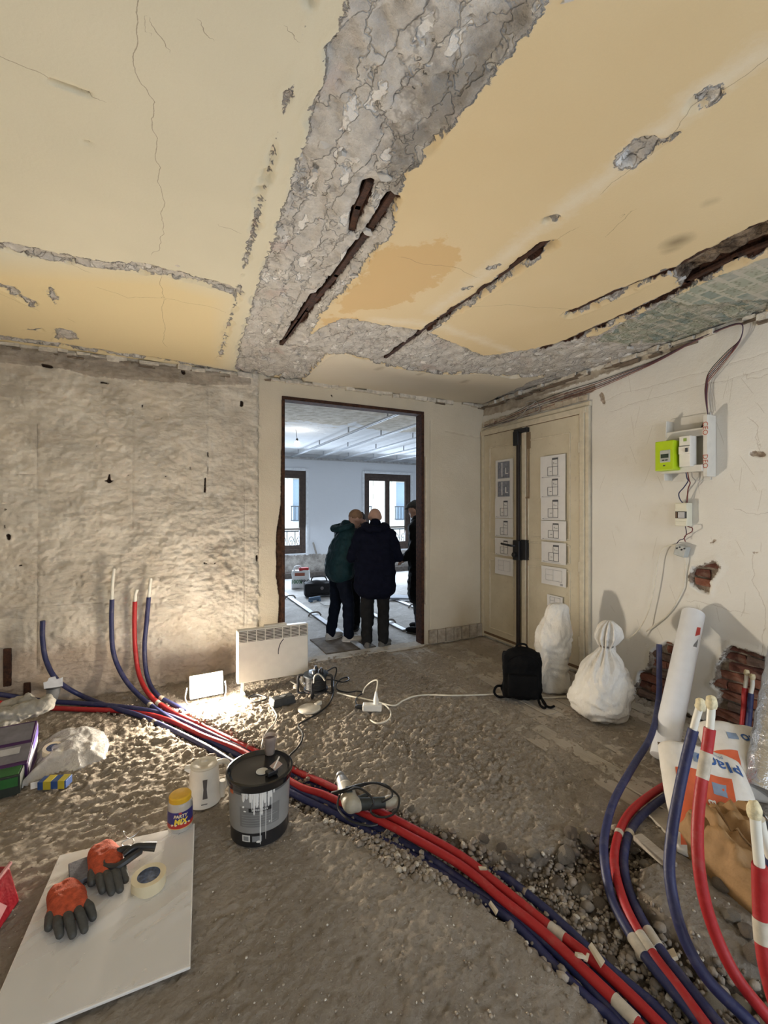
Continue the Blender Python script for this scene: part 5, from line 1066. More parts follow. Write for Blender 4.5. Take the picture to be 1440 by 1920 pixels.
# ---- reel, plugs, cables on the floor
def cable(name, label, pts, r, mt, X=None, cat='cable', group=None, per=7, dz=.004):
    W = []
    for e in pts:
        if X is not None: W.append(PX(e[0], e[1], e[2] if len(e) > 2 else X))
        elif len(e) > 2: W.append(P(e[0], e[1], e[2]))
        else: q = P(e[0], e[1]); W.append(P(e[0], e[1], floor_z(q.x, q.y, .02) + r + dz))
    t = thing(name, label, cat, W[0], group=group); m = MB(); m.tube(catmull(W, per), r, 7); m.build('cord', mt, t, smooth=True, world=True); return t
WCAB = mat('white_cable', (.66, .62, .52), .5); BCAB = mat('black_cable', (.014, .014, .015), .4); GCAB = mat('grey_cable', (.33, .31, .28), .5)
q = P(592, 1300); t = thing('cable_reel', 'black cable reel with plugs on top in front of the doorway', 'cable reel', (q.x, q.y, floor_z(q.x, q.y, .08)), .3)
m = MB(); m.lathe([(.105, .145), (.108, .148), (.108, .160), (.10, .164), (.06, .166), (.055, .172), (.001, .172)], 32); m.build('top_flange', mat('reel_blue_black', (.022, .03, .04), .35), t, smooth=True)
m = MB(); m.lathe([(.10, .022), (.105, .025), (.105, .034), (.09, .036)], 32); m.build('bottom_flange', BLACKP, t, smooth=True)
m = MB()
for k in range(8): m.tube([(.085 * math.cos(a), .085 * math.sin(a), .044 + k * .0125) for a in [i * math.pi / 12 for i in range(25)]], .0075, 6, caps=False)
m.build('wound_cable', BCAB, t, smooth=True)
for a in (2.6, 3.9, 5.3):
    m = MB(); c_, s_ = math.cos(a), math.sin(a); m.tube(catmull([(.10 * c_, .10 * s_, .155), (.145 * c_, .145 * s_, .15), (.150 * c_, .150 * s_, .08), (.148 * c_, .148 * s_, .008), (.09 * c_, .09 * s_, .008)], 5), .011, 8); m.build('frame_leg', BLACKP, t, smooth=True)
for (x, y, hh) in ((-.03, -.02, .035), (.02, .03, .045), (.035, -.03, .04)): m = MB(); m.lathe([(.020, .168), (.020, .168 + hh * .6), (.012, .168 + hh)], 12, Matrix.Translation((x, y, 0))); m.build('plug', BLACKP, t, smooth=True)
rq = q
cable('power_cable', 'short white cable arching over the cable reel', [(588, 1280, .19), (590, 1268, .26), (597, 1264, .27), (605, 1270, .22), (609, 1276, .18)], .006, WCAB, group='cables by the doorway')
cable('power_cable', 'black cable looping up behind the reel and down towards the bucket', [(602, 1266, .19), (614, 1258, .15), (628, 1251, .09), (631, 1258, .06), (626, 1276), (625, 1298), (618, 1318), (600, 1335), (578, 1348), (562, 1357), (560, 1364), (567, 1374), (566, 1388), (558, 1402), (546, 1414), (536, 1426)], .0065, BCAB, group='cables by the doorway')
cable('power_cable', 'black cable curling from the reel to the white socket block', [(612, 1274, .16), (626, 1275, .06), (642, 1279), (654, 1275), (651, 1270), (640, 1273), (630, 1284), (634, 1294), (652, 1298), (670, 1296), (680, 1299), (671, 1306), (667, 1316), (673, 1327), (684, 1333)], .006, BCAB, group='cables by the doorway')
cable('power_cable', 'white cable standing in a narrow arch over the socket block', [(680, 1300, .02), (684, 1290, .06), (694, 1280, .12), (705, 1275, .15), (708, 1280, .14), (705, 1298, .09), (701, 1314, .08)], .006, WCAB, group='cables by the doorway')
cable('power_cable', 'white cable curling round the right side of the socket block', [(708, 1318), (722, 1322), (732, 1334), (731, 1346), (720, 1354), (706, 1356), (694, 1350)], .006, WCAB, group='cables by the doorway')
cable('power_cable', 'long cream cable running across the floor to the black backpack', [(632, 1299), (660, 1306), (700, 1314), (737, 1323), (755, 1314), (775, 1306), (800, 1303), (850, 1304), (900, 1303), (940, 1302), (1000, 1308), (1062, 1307)], .0065, WCAB, group='cables by the doorway')
cable('power_cable', 'pale cable running from the black adapter to behind the bucket', [(507, 1306, .03), (506, 1318), (514, 1332), (519, 1343), (513, 1358), (502, 1370), (494, 1384), (491, 1400), (486, 1420)], .0055, GCAB, group='cables by the doorway')
cable('power_cable', 'grey cable tangle below the convector heater', [(452, 1300), (470, 1306), (490, 1304), (500, 1310), (480, 1316), (465, 1310), (478, 1302), (498, 1306)], .006, BCAB, group='cables by the doorway')
q = P(530, 1322); t = thing('power_adapter', 'black transformer box lying on the floor below the heater', 'adapter', (q.x, q.y, floor_z(q.x, q.y, .04)), .15)
m = MB(); m.box((0, 0, .032), (.20, .10, .064), taper=.88); m.build('case', mat('charcoal_case', (.03, .032, .033), .6, var=.2), t, bevel=.010)
m = MB(); m.prism([(-.03, .0), (.0, .02), (.03, .0), (.0, -.02)], .062, .067); m.build('rating_label', GREYP, t)
q = P(580, 1332); t = thing('plastic_disc', 'round cream plastic cover lying on the floor before the cable reel', 'cover', (q.x, q.y, floor_z(q.x, q.y, .03)))
m = MB(); m.lathe([(.085, 0), (.09, .004), (.09, .014), (.08, .02), (.001, .022)], 32); m.build('disc', OFFW, t, smooth=True)
m = MB(); m.box((.085, .04, .016), (.07, .03, .03), rz=.6); m.build('latch', OFFW, t, bevel=.004)
q = P(555, 1292); t = thing('cream_bottle_cap', 'small round cream cap with a stem on the floor left of the cable reel', 'cap', (q.x, q.y, floor_z(q.x, q.y)))
m = MB(); m.lathe([(.012, 0), (.026, .01), (.026, .03), (.012, .04)], 16); m.build('knob', OFFW, t, smooth=True); m = MB(); m.tube([(.01, .02, .03), (-.03, .08, .045)], .006, 6); m.build('stem', OFFW, t)
q = P(698, 1336); t = thing('socket_block', 'white multi-socket block with an upright plug on the floor', 'socket', (q.x, q.y, floor_z(q.x, q.y, .03)), -.5)
m = MB(); m.box((0, 0, .028), (.15, .065, .05)); m.build('block', WHITE, t, bevel=.008)
for k in (-.035, .035): m = MB(); m.lathe([(.02, .053), (.02, .0545), (.001, .0545)], 16, Matrix.Translation((k, 0, 0))); m.build('socket', OFFW, t, smooth=True)
m = MB(); m.lathe([(.019, .05), (.021, .085), (.012, .12), (.008, .15)], 14, Matrix.Translation((.03, .0, 0))); m.build('plug', WHITE, t, smooth=True)
m = MB(); m.lathe([(.018, -.02), (.018, .02), (.010, .04)], 12, Matrix.Translation((-.095, 0, .028)) @ Matrix.Rotation(-math.pi / 2, 4, 'Y')); m.build('plug', BLACKP, t, smooth=True)

# ---- power drill lying over the red pipes
a = P(637, 1446, .08); dq = P(662, 1514, .08); ax = (dq - a); L = ax.length
t = thing('power_drill', 'grey and beige corded power drill lying on the red pipes', 'drill', (a.x, a.y, .062), math.atan2(ax.y, ax.x))
DB = mat('drill_beige', (.36, .33, .26), .5, var=.12); DK = mat('drill_dark', (.03, .035, .033), .6)
m = MB(); m.tube([(0, 0, 0), (.02, 0, 0), (.025, 0, 0), (.06, 0, 0)], [.020, .024, .018, .020], 16); m.build('chuck', GREYP, t, smooth=True)
m = MB(); m.tube([(.055, 0, 0), (.06, 0, 0), (.12, 0, .004), (.13, 0, .004)], [.022, .032, .038, .036], 16); m.build('gear_case', mat('drill_grey', (.20, .20, .20), .4), t, smooth=True)
m = MB(); m.capsule((.14, 0, .004), (L * .86, 0, .006), .043, .045); m.capsule((L * .8, 0, .0), (L * .86, .03, -.005), .04, .036); me = remesh(m, 'motor_housing', .006, 3); link_mesh('motor_housing', me, DB, t)
m = MB(); m.capsule((L * .84, .02, -.005), (L * .92, .20, -.010), .032, .026); m.capsule((L * .74, .05, .0), (L * .70, .10, .0), .014, .012); me = remesh(m, 'grip', .005, 2); link_mesh('grip', me, DK, t)
m = MB(); m.capsule((L * .92, .20, -.010), (L * .94, .235, -.010), .034, .030); me = remesh(m, 'grip_end', .005, 2); link_mesh('grip_end', me, DB, t)
m = MB(); m.box((L * .70, .0, .050), (.05, .03, .008)); m.build('switch', DK, t, bevel=.002)
cd = [P(u, v, h_) for u, v, h_ in ((716, 1504, .07), (735, 1492, .10), (728, 1475, .12), (700, 1468, .12), (665, 1478, .13), (640, 1486, .10), (622, 1486, .07), (640, 1482, .11), (680, 1470, .14), (712, 1470, .13), (745, 1490, .09), (747, 1512, .06), (735, 1528, .05), (712, 1532, .05), (695, 1522, .06), (700, 1500, .11), (678, 1480, .14), (655, 1478, .12), (638, 1490, .08), (634, 1515, .03), (655, 1538, .03), (690, 1548, .02), (708, 1546, .02))]
m = MB(); m.tube(catmull(cd, 6), .0055, 7); m.build('cord', BCAB, t, smooth=True, world=True)

# ---- backpack, rubble sacks
FAB = mat('black_nylon', (.004, .004, .0045), .9, bump=.004, bscale=50, spec=.12)
q = P(979, 1310); t = thing('backpack', 'black backpack standing upright before the double door', 'backpack', (q.x, q.y, -.005), face_cam(q, .1))
m = MB(); m.box((0, .02, .20), (.31, .16, .36)); m.ball((0, .01, .34), (.165, .10, .10), 18, 12); m.ball((0, -.06, .14), (.14, .06, .13), 18, 12); m.ball((0, .03, .08), (.175, .115, .085), 18, 12)
me = remesh(m, 'pack_body', .011, 8, lambda c, n: c + n * (.012 * mnoise.noise(c * 9) + .005 * mnoise.noise(c * 26))); link_mesh('pack_body', me, FAB, t)
m = MB(); m.box((0, -.10, .15), (.24, .05, .18)); me = remesh(m, 'front_pocket', .010, 8, lambda c, n: c + n * .008 * mnoise.noise(c * 14)); link_mesh('front_pocket', me, FAB, t)
for pts in ([(-.15, 0, .10), (-.21, -.02, .10), (-.23, -.03, .05), (-.19, -.03, .015), (-.13, -.04, .03)], [(.14, -.03, .07), (.16, -.10, .02), (.20, -.13, .006), (.24, -.10, .006)], [(.12, -.04, .05), (.13, -.11, .01), (.16, -.15, .006), (.17, -.11, .02), (.15, -.06, .04)]):
    m = MB(); m.tube(catmull(pts, 5), .010, 6); m.build('strap', FAB, t, smooth=True)
m = MB(); m.tube(catmull([(-.05, .03, .42), (-.03, .03, .455), (.03, .03, .455), (.05, .03, .42)], 5), .009, 6); m.build('top_handle', FAB, t, smooth=True)
m = MB(); m.tube(catmull([(-.15, -.03, .12), (-.14, -.055, .30), (-.06, -.075, .385), (.06, -.075, .385), (.14, -.055, .30), (.15, -.03, .12)], 5), .004, 6); m.build('zip', FAB, t, smooth=True)
SACK = NT('white_woven_sack'); f = SACK.noise(4, 5, .6); SACK.bump(SACK.math('ADD', SACK.noise(9, 5, .6, SACK.map((1, 1, .5))), SACK.math('MULTIPLY', SACK.noise(180, 2), .05)), .035, .8)
SACK = SACK.done(SACK.mix(SACK.step(f, .4, .7, 0, .6), (.70, .68, .64), (.56, .52, .46)), .55, 0, .35)
def sack(name, label, loc, rot, prof, folds, squash=1.0, n=72, lean=None):
    t = thing(name, label, 'sack', loc, rot, group='white rubble sacks'); pts = catmull([(r, 0, z_) for r, z_ in prof], 7); m = MB(); vs = []; fs = []; mz = prof[-1][1]
    for i, c in enumerate(pts):
        r, z_ = max(c.x, .004), c.z; q = z_ / mz
        for k in range(n):
            a = 2 * math.pi * k / n; fold = folds * sstep(.35, .85, np.array(q)) * math.sin(a * 9 + 2.2 * math.sin(a * 2) + 2 * q)
            pv = Vector((math.cos(a) * 1.4, math.sin(a) * 1.4, z_ * 5)); rr = r * (1 + fold * .30) + .020 * r / .2 * mnoise.noise(pv) * 2 + r * (.16 * (.35 - abs(mnoise.noise(pv * 1.7 + Vector((3, 1, 0))))) + .10 * (.3 - abs(mnoise.noise(pv * 3.6))))
            p_ = Vector((rr * math.cos(a), rr * math.sin(a) * squash, z_))
            wr = .010 * math.sin(z_ * 70 + 5 * mnoise.noise(Vector((math.cos(a), math.sin(a), z_ * 3))) * 3) * (1 - q) * (r > .06); p_.x += wr * math.cos(a); p_.y += wr * math.sin(a)
            if lean: p_ += lean(q)
            vs.append(p_)
    M_ = len(pts)
    for i in range(M_ - 1):
        for k in range(n): k2 = (k + 1) % n; fs.append((i * n + k, i * n + k2, (i + 1) * n + k2, (i + 1) * n + k))
    fs.append(tuple(range(n - 1, -1, -1))); fs.append(tuple((M_ - 1) * n + k for k in range(n))); m.add(vs, fs); o = m.build('sack_cloth', SACK, t, smooth=True, angle=0); return t
q = P(1128, 1338)
s1 = sack('rubble_sack', 'bulging white sack tied at the neck in front of the right wall', (q.x, q.y, -.012), 0.4, [(.02, .0), (.15, .004), (.215, .07), (.228, .16), (.21, .27), (.172, .36), (.120, .44), (.066, .50), (.048, .535), (.068, .57), (.088, .62), (.082, .67), (.060, .71), (.030, .735), (.01, .74)], .85, .92, lean=lambda q: Vector((.05, -.06, 0)) * max(0, q - .2) ** 1.3)
m = MB(); m.tube([(.052 * math.cos(a) + .022, .050 * math.sin(a) - .026, .545) for a in [i * math.pi / 10 for i in range(21)]], .007, 6); m.build('tie', mat('sack_tie', (.16, .14, .12), .6), s1, smooth=True)
m = MB(); m.ball((.09, -.05, .50), (.04, .03, .07), 12, 8); me = m.mesh('knot_tail')
for v in me.vertices: v.co += Vector((1, 1, 0)) * .02 * mnoise.noise(v.co * 30)
link_mesh('knot_tail', me, SACK, s1, True)
q = P(1033, 1294)
s2 = sack('rubble_sack', 'tall slim white sack leaning against the double door', (q.x + .02, q.y, -.012), -0.8, [(0.016, 0.0), (0.12, 0.006), (0.152, 0.05), (0.144, 0.14), (0.128, 0.26), (0.146, 0.38), (0.144, 0.46), (0.138, 0.53), (0.12, 0.6), (0.102, 0.66), (0.09, 0.72), (0.064, 0.755), (0.024, 0.768), (0.003, 0.77)], .22, .62, lean=lambda q: Vector((.05 * max(0, q - .5) * 2, .09 * q, 0)))

# ---- white tube, foil roll
a, b = PD(1243, 1428, 2.80), PD(1300, 1150, 3.33); a.z = .035; d = (b - a).normalized(); Mx = Matrix.Translation(a) @ Vector(d).to_track_quat('Z', 'Y').to_matrix().to_4x4(); L = (b - a).length; tr_ = .074
t = thing('plastic_roll', 'long white roll leaning against the bare brick wall', 'roll', a); t.rotation_euler = Vector(d).to_track_quat('Z', 'Y').to_euler()
m = MB(); m.lathe([(tr_ * .93, 0), (tr_, .002), (tr_, L - .002), (tr_ * .93, L), (tr_ * .6, L - .004), (.02, L - .006)], 40); ROLL = mat('glossy_white_roll', (.74, .75, .78), .30, var=.03, spec=.5); m.build('roll_body', ROLL, t, smooth=True)
Ri = Vector(d).to_track_quat('Z', 'Y').to_matrix().inverted()
def on_roll(u, v): # local angle that faces the pixel's ray, and the height along the axis
    q = PD(u, v, 3.1) - CAM; lo = Ri @ (CAM - a); dl_ = Ri @ q; A2 = dl_.x ** 2 + dl_.y ** 2; B2 = 2 * (lo.x * dl_.x + lo.y * dl_.y); C2 = lo.x ** 2 + lo.y ** 2 - tr_ ** 2; D2 = max(B2 * B2 - 4 * A2 * C2, 0)
    s = (-B2 - math.sqrt(D2)) / (2 * A2); h_ = lo + dl_ * s; return math.atan2(h_.y, h_.x), h_.z
def roll_patch(corners, nm, mt):
    vs = []
    for u, v in corners: an, z_ = on_roll(u, v); vs.append(((tr_ + .0012) * math.cos(an), (tr_ + .0012) * math.sin(an), z_))
    m = MB(); m.add(vs, [tuple(range(len(vs)))]); me = m.mesh(nm)
    bm = bmesh.new(); bm.from_mesh(me); bmesh.ops.subdivide_edges(bm, edges=bm.edges, cuts=4, use_grid_fill=True)
    for v in bm.verts: q = math.hypot(v.co.x, v.co.y); v.co.x *= (tr_ + .0015) / q; v.co.y *= (tr_ + .0015) / q
    bm.to_mesh(me); bm.free(); link_mesh(nm, me, mt, t)
roll_patch([(1307, 1176), (1313.5, 1177), (1312, 1190), (1303, 1193)], 'red_mark', mat('roll_red', (.45, .05, .04), .5))
roll_patch([(1309, 1198), (1306, 1214), (1299, 1212), (1301, 1208)], 'grey_mark', mat('roll_grey', (.16, .16, .17), .5))
a, b = PD(1446, 1400, 2.42), PD(1482, 1190, 2.70); d = (b - a).normalized(); L = (b - a).length
t = thing('foil_roll', 'shiny silver foil roll at the right edge behind the plaster sacks', 'roll', a); t.rotation_euler = Vector(d).to_track_quat('Z', 'Y').to_euler()
FO = NT('silver_foil'); FO.bump(FO.noise(16, 5, .6), .02); FO = FO.done((.62, .64, .68), .22, .95)
m = MB(); m.lathe([(.085, -.25), (.09, -.248)] + [(.09 + .003 * math.sin(i * 2.1), -.24 + (L + .24) * i / 24) for i in range(25)] + [(.05, L)], 40); m.build('foil', FO, t, smooth=True)

# ---- plaster sacks and the kraft sack
def basis(c, W, U):
    W = W.normalized(); N = W.cross(U).normalized(); U = N.cross(W).normalized(); M = Matrix(((W.x, -N.x, U.x), (W.y, -N.y, U.y), (W.z, -N.z, U.z))); return Matrix.Translation(c) @ M.to_4x4()
def pillow_f(w, h_, t_, seed, amp):
    def f(a, b, side, off=0.0):
        e = max(0.0, (1 - abs(a) ** 5)) ** .5 * max(0.0, (1 - abs(b) ** 7)) ** .5
        y = side * (t_ / 2 * e * (1 + .25 * mnoise.noise(Vector((a * 1.5, b * 1.5, seed)))) + amp * mnoise.noise(Vector((a * 4, b * 4, seed + 3))) * e) + side * off
        return Vector((a * w / 2 * (1 - .05 * b * b), y, b * h_ / 2 * (1 - .04 * a * a)))
    return f
def pillow(parent, name, w, h_, t_, mt, seed=1, amp=.012, n=26):
    f = pillow_f(w, h_, t_, seed, amp); m = MB(); vs = []; fs = []
    for side in (-1, 1):
        o = len(vs)
        for i in range(n + 1):
            for j in range(n + 1): vs.append(f(-1 + 2 * i / n, -1 + 2 * j / n, side))
        for i in range(n):
            for j in range(n):
                q = o + i * (n + 1) + j; F_ = (q, q + n + 1, q + n + 2, q + 1); fs.append(F_ if side < 0 else F_[::-1])
    m.add(vs, fs); me = m.mesh(name); bm = bmesh.new(); bm.from_mesh(me); bmesh.ops.remove_doubles(bm, verts=bm.verts, dist=.0008); bm.to_mesh(me); bm.free()
    return link_mesh(name, me, mt, parent, True), f
def print_patch(parent, f, a0, a1, b0, b1, mt, nm, n=10, skew=0.0, off=.002):
    m = MB(); vs = []; fs = []
    for i in range(n + 1):
        for j in range(n + 1): bb_ = b0 + (b1 - b0) * j / n; vs.append(f(max(-.999, min(.999, a0 + (a1 - a0) * i / n + skew * bb_)), bb_, -1, off))
    for i in range(n):
        for j in range(n): q = i * (n + 1) + j; fs.append((q, q + n + 1, q + n + 2, q + 1))
    m.add(vs, fs); return m.build(nm, mt, parent, smooth=True, angle=0)
def print_text(parent, f, txt, size, a, b, w, h_, rot, mt, bold=.001, off=.0035):
    me = text_mesh(txt, size, bold); me.transform(Matrix.Rotation(rot, 4, 'Z'))
    for v in me.vertices: v.co = f(max(-.99, min(.99, a + v.co.x / (w / 2))), max(-.99, min(.99, b + v.co.y / (h_ / 2))), -1, off)
    link_mesh('lettering', me, mt, parent)
SW = mat('sack_paper_white', (.66, .63, .58), .7, var=.06, bump=.006, bscale=14); SO = mat('sack_print_orange', (.58, .115, .045), .6, var=.12); SB = mat('sack_print_blue', (.035, .10, .30), .6); SGY = mat('sack_print_greyblue', (.20, .26, .36), .6); KRA = mat('kraft_paper', (.30, .175, .075), .75, var=.14, bump=.010, bscale=12); SBR = mat('sack_side_shadow', (.16, .05, .035), .7)
w1, h1 = .40, .60
c = PD(1332, 1508, 2.19); U = PD(1388, 1442, 2.36) - PD(1275, 1592, 2.04); W_ = PD(1425, 1530, 2.10) - PD(1258, 1480, 2.22)
t = thing('plaster_sack', 'white and orange paper plaster sack leaning nearest behind the pipes', 'sack', (0, 0, 0), group='paper plaster sacks'); t.location = c; t.rotation_euler = basis(c, W_, U).to_euler()
o, f = pillow(t, 'paper_sack', w1, h1, .17, SW, 2, .014)
print_patch(o, f, -.80, .40, -.93, .36, SO, 'orange_band', 14, .15); print_patch(o, f, .42, .98, -.92, -.10, mat('sack_print_beige', (.42, .36, .28), .7), 'beige_side', 10, .1)
print_patch(o, f, -.05, .25, -.02, .22, SGY, 'grey_emblem', 6, .2, .0035); print_patch(o, f, -.30, -.05, .52, .70, SGY, 'blue_block', 5, 0, .003)
print_text(o, f, 'Placo', .095, .28, .60, w1, h1, math.pi + .02, SB, .0012); print_text(o, f, 'plâtre', .03, .28, .78, w1, h1, math.pi, SGY, 0)
print_text(o, f, 'avuna', .07, -.18, -.42, w1, h1, math.pi / 2, mat('sack_print_white', (.68, .66, .62), .6), .001, .004)
m = MB(); m.tube([f(-.45 + .10 * math.cos(q_), -.76 + .075 * math.sin(q_), -1, .004) for q_ in [i * math.pi / 8 for i in range(17)]], .003, 5); m.build('round_emblem', mat('sack_print_white', (0, 0, 0)), o)
c = PD(1402, 1428, 2.50); U = PD(1420, 1372, 2.62) - PD(1398, 1470, 2.38); W_ = PD(1470, 1440, 2.45) - PD(1352, 1415, 2.50)
t = thing('plaster_sack', 'second paper plaster sack, lit bluish white, lying behind the nearest one', 'sack', c, group='paper plaster sacks'); t.rotation_euler = basis(c, W_, U).to_euler()
o, f = pillow(t, 'paper_sack', .42, .40, .18, SW, 5, .012); print_patch(o, f, -.95, -.45, -.85, -.05, SO, 'orange_band', 8, .15); print_patch(o, f, -.55, -.30, .30, .50, SGY, 'blue_block', 5); print_text(o, f, 'Placo', .085, .22, .40, .42, .40, math.pi + .02, SB, .0012)
c = PD(1402, 1600, 1.90); c.z = .085; U = PD(1440, 1560, 2.05) - PD(1330, 1640, 1.92); U.z = .05; W_ = PD(1440, 1690, 1.72) - PD(1330, 1600, 1.98); W_.z = 0
t = thing('kraft_sack', 'brown kraft paper sack slumped on the floor below the plaster sacks', 'sack', c); t.rotation_euler = basis(c, W_, U).to_euler()
o, f = pillow(t, 'paper_sack', .46, .36, .30, KRA, 8, .085); print_patch(o, f, -.25, .45, .45, .95, mat('black_print', (.035, .035, .037), .7), 'black_panel', 8)
print_text(o, f, 'PRIMAT', .05, .08, .72, .50, .40, .0, mat('sack_print_white', (0, 0, 0)), .0004, .004)
m = MB(); m.tube([f(-.9 + 1.8 * i / 20, -.15 + .12 * math.sin(i * .4), -1, .002) for i in range(21)], .004, 5); m.build('crease', mat('kraft_crease', (.20, .115, .05), .8), o)

# ---- papers taped to the double door
PAPER = mat('white_paper', (.70, .69, .68), .8, var=.03); LINE = mat('plan_ink', (.10, .10, .11), .8); LINE2 = mat('plan_ink_pale', (.36, .36, .37), .8); PH = mat('grey_photo_print', (.20, .21, .25), .6, var=.35, scale=30)
nth = ['topmost', 'second', 'third', 'fourth', 'fifth', 'lowest']
def sheet(u0, u1, v0, v1, label, kind, X=XR - .052):
    a, b = PX(u0, v0, X), PX(u1, v1, X); w_ = a.y - b.y; hgt = a.z - b.z; t = thing('plan_sheet', label, 'paper', (X, (a.y + b.y) / 2, b.z), -math.pi / 2, group='sheets taped to the double door')
    xs_, zs_ = np.linspace(-w_ / 2, w_ / 2, 8), np.linspace(0, hgt, 8); A, B = np.meshgrid(xs_, zs_, indexing='ij'); sd_ = rnd.randrange(99)
    o = grid_object('sheet', xs_, zs_, np.stack([A, -.003 - .008 * fbm(A * 9, B * 9, 2, sd_), B], -1), {}, PAPER, t); y = -.0125
    def ln(x0, z0, x1, z1, mt=LINE, th=.0035): m.box(((x0 + x1) / 2 * w_, y, (z0 + z1) / 2 * hgt), (max(abs(x1 - x0) * w_, th), .0015, max(abs(z1 - z0) * hgt, th)))
    if kind == 'photo':
        m = MB(); ln(-.35, .12, .32, .90); pc = m.build('printed_photo', PH, t); m = MB(); y -= .0015; ln(-.12, .2, -.08, .85); ln(.1, .3, .25, .34); ln(.1, .34, .14, .6); m.build('print_lines', PAPER, t)
    elif kind == 'plan':
        m = MB()
        for l in ((-.18, .12, -.18, .50), (-.18, .50, .22, .50), (.22, .12, .22, .88), (-.18, .12, .22, .12), (.0, .50, .0, .80), (.0, .80, .22, .88), (.02, .12, .02, .50), (.06, .62, .06, .70), (.10, .62, .18, .62), (-.1, .3, -.02, .3)): ln(*l)
        m.build('plan_drawing', LINE, t); m = MB(); ln(-.40, .05, .30, .06, th=.002); ln(-.42, .05, -.36, .08); m.build('title_line', LINE2, t)
    else:
        m = MB()
        for l in ((-.3, .25, -.3, .85), (-.3, .85, .35, .85), (.35, .25, .35, .85), (-.3, .25, .35, .25), (.0, .25, .0, .85), (-.3, .55, .0, .55)): ln(*l, th=.002)
        m.build('plan_drawing', LINE2, t)
        if kind == 'stamp': m = MB(); ln(.28, .05, .38, .16); m.build('stamp', LINE2, t)
vl = [863, 899, 934, 971, 1007, 1043, 1080]; vr = [857, 895, 933, 976, 1015, 1060, 1102]
for k in range(6):
    sheet(930 - (k > 1), 963, vl[k] + 1, vl[k + 1] + 1, '%s sheet of the column taped to the left leaf of the cream double door' % nth[k], ['photo', 'photo', 'plan', 'plan', 'plan', 'faint'][k])
    sheet(1014 + (k // 2), 1061 + (k > 2) * 1.5, vr[k], vr[k + 1], '%s sheet of the column taped to the right leaf of the cream double door' % nth[k], ['plan', 'plan', 'plan', 'plan', 'plan', 'stamp'][k])
sheet(1027, 1056, 1114, 1142, 'small printed note behind the top of the slim white sack', 'faint')

# ---- electric meter board and boxes on the right wall
Xw = XR
def wbox(m, u0, u1, v0, v1, xf, xb): # box whose front face covers a pixel rectangle on the plane x = xf, reaching back to xb
    a, b = PX(u0, v0, xf), PX(u1, v1, xf); m.box(((xf + xb) / 2, (a.y + b.y) / 2, (a.z + b.z) / 2), (abs(xb - xf), abs(a.y - b.y), abs(a.z - b.z))); return a, b
def tp(o): return o
base = PX(1288, 895, Xw - .002)
MBW = mat('meter_board_white', (.64, .62, .57), .5, var=.05)
t = thing('meter_board', 'white trough shaped meter board fixed to the right wall', 'meter board', base)
def wb(name, mt, par, rects, bevel=.003):
    m = MB()
    for r_ in rects: wbox(m, *r_)
    return m.build(name, mt, par, bevel=bevel, world=True)
wb('back_plate', MBW, t, [(1258, 1332, 786, 900, Xw - .012, Xw + .0)])
wb('side_channel', MBW, t, [(1318, 1326, 778, 893, Xw - .115, Xw - .002)])
wb('side_channel', MBW, t, [(1247, 1249.5, 790, 822, Xw - .11, Xw - .002)]); wb('side_channel', MBW, t, [(1243.5, 1246, 884, 901, Xw - .11, Xw - .002)])
wb('shelf', MBW, t, [(1246, 1319, 812, 816, Xw - .105, Xw - .004)]); wb('shelf', MBW, t, [(1240, 1316, 877, 883, Xw - .13, Xw - .004)])
for k, (v0, txt) in enumerate(((803, 'CEO'), (865, 'DEO'))):
    q = PX(1322, v0, Xw - .1165); M_ = Matrix.Translation(q - base) @ Matrix.Rotation(-math.pi / 2, 4, 'Z') @ Matrix.Rotation(math.pi / 2, 4, 'X') @ Matrix.Rotation(-math.pi / 2, 4, 'Z'); lettering(txt, .05, mat('red_print', (.42, .09, .05), .6), t, M_)
base2 = PX(1248, 885, Xw - .12)
t = thing('electricity_meter', 'lime green electricity meter on the white meter board', 'meter', base2)
GRN = mat('lime_green', (.42, .58, .01), .4, var=.05); wb('case', GRN, t, [(1228, 1262, 829, 881, Xw - .215, Xw - .11)], .006)
wb('display_frame', mat('display_grey', (.40, .42, .38), .4), t, [(1237, 1256, 845, 866, Xw - .219, Xw - .21)], .004); wb('screen', mat('lcd_dark', (.03, .05, .035), .2), t, [(1238.5, 1253, 852, 858, Xw - .2215, Xw - .215)], .001)
wb('button', DGREY, t, [(1241, 1245, 862, 864, Xw - .2225, Xw - .216)], .0005); wb('button', DGREY, t, [(1247, 1251, 861.5, 863.5, Xw - .2225, Xw - .216)], .0005); wb('port', DGREY, t, [(1243, 1247, 872, 874, Xw - .217, Xw - .212)], .0005)
base3 = PX(1282, 876, Xw - .10)
t = thing('main_breaker', 'white main breaker beside the lime green meter', 'breaker', base3)
wb('case', WHITE, t, [(1273, 1294, 819, 874, Xw - .175, Xw - .09)], .004); wb('front_step', WHITE, t, [(1272, 1293, 838, 850, Xw - .19, Xw - .17)], .003); wb('lever', DGREY, t, [(1284, 1288, 840, 847, Xw - .20, Xw - .185)], .002); wb('seal', mat('green_seal', (.25, .35, .08), .5), t, [(1281, 1287, 822, 827, Xw - .178, Xw - .17)], .001); wb('seam', GREYP, t, [(1273, 1293, 836.5, 837.5, Xw - .1765, Xw - .17)], 0)
base4 = PX(1276, 987, Xw - .02)
t = thing('breaker_box', 'small cream breaker box below the meter board', 'breaker box', base4)
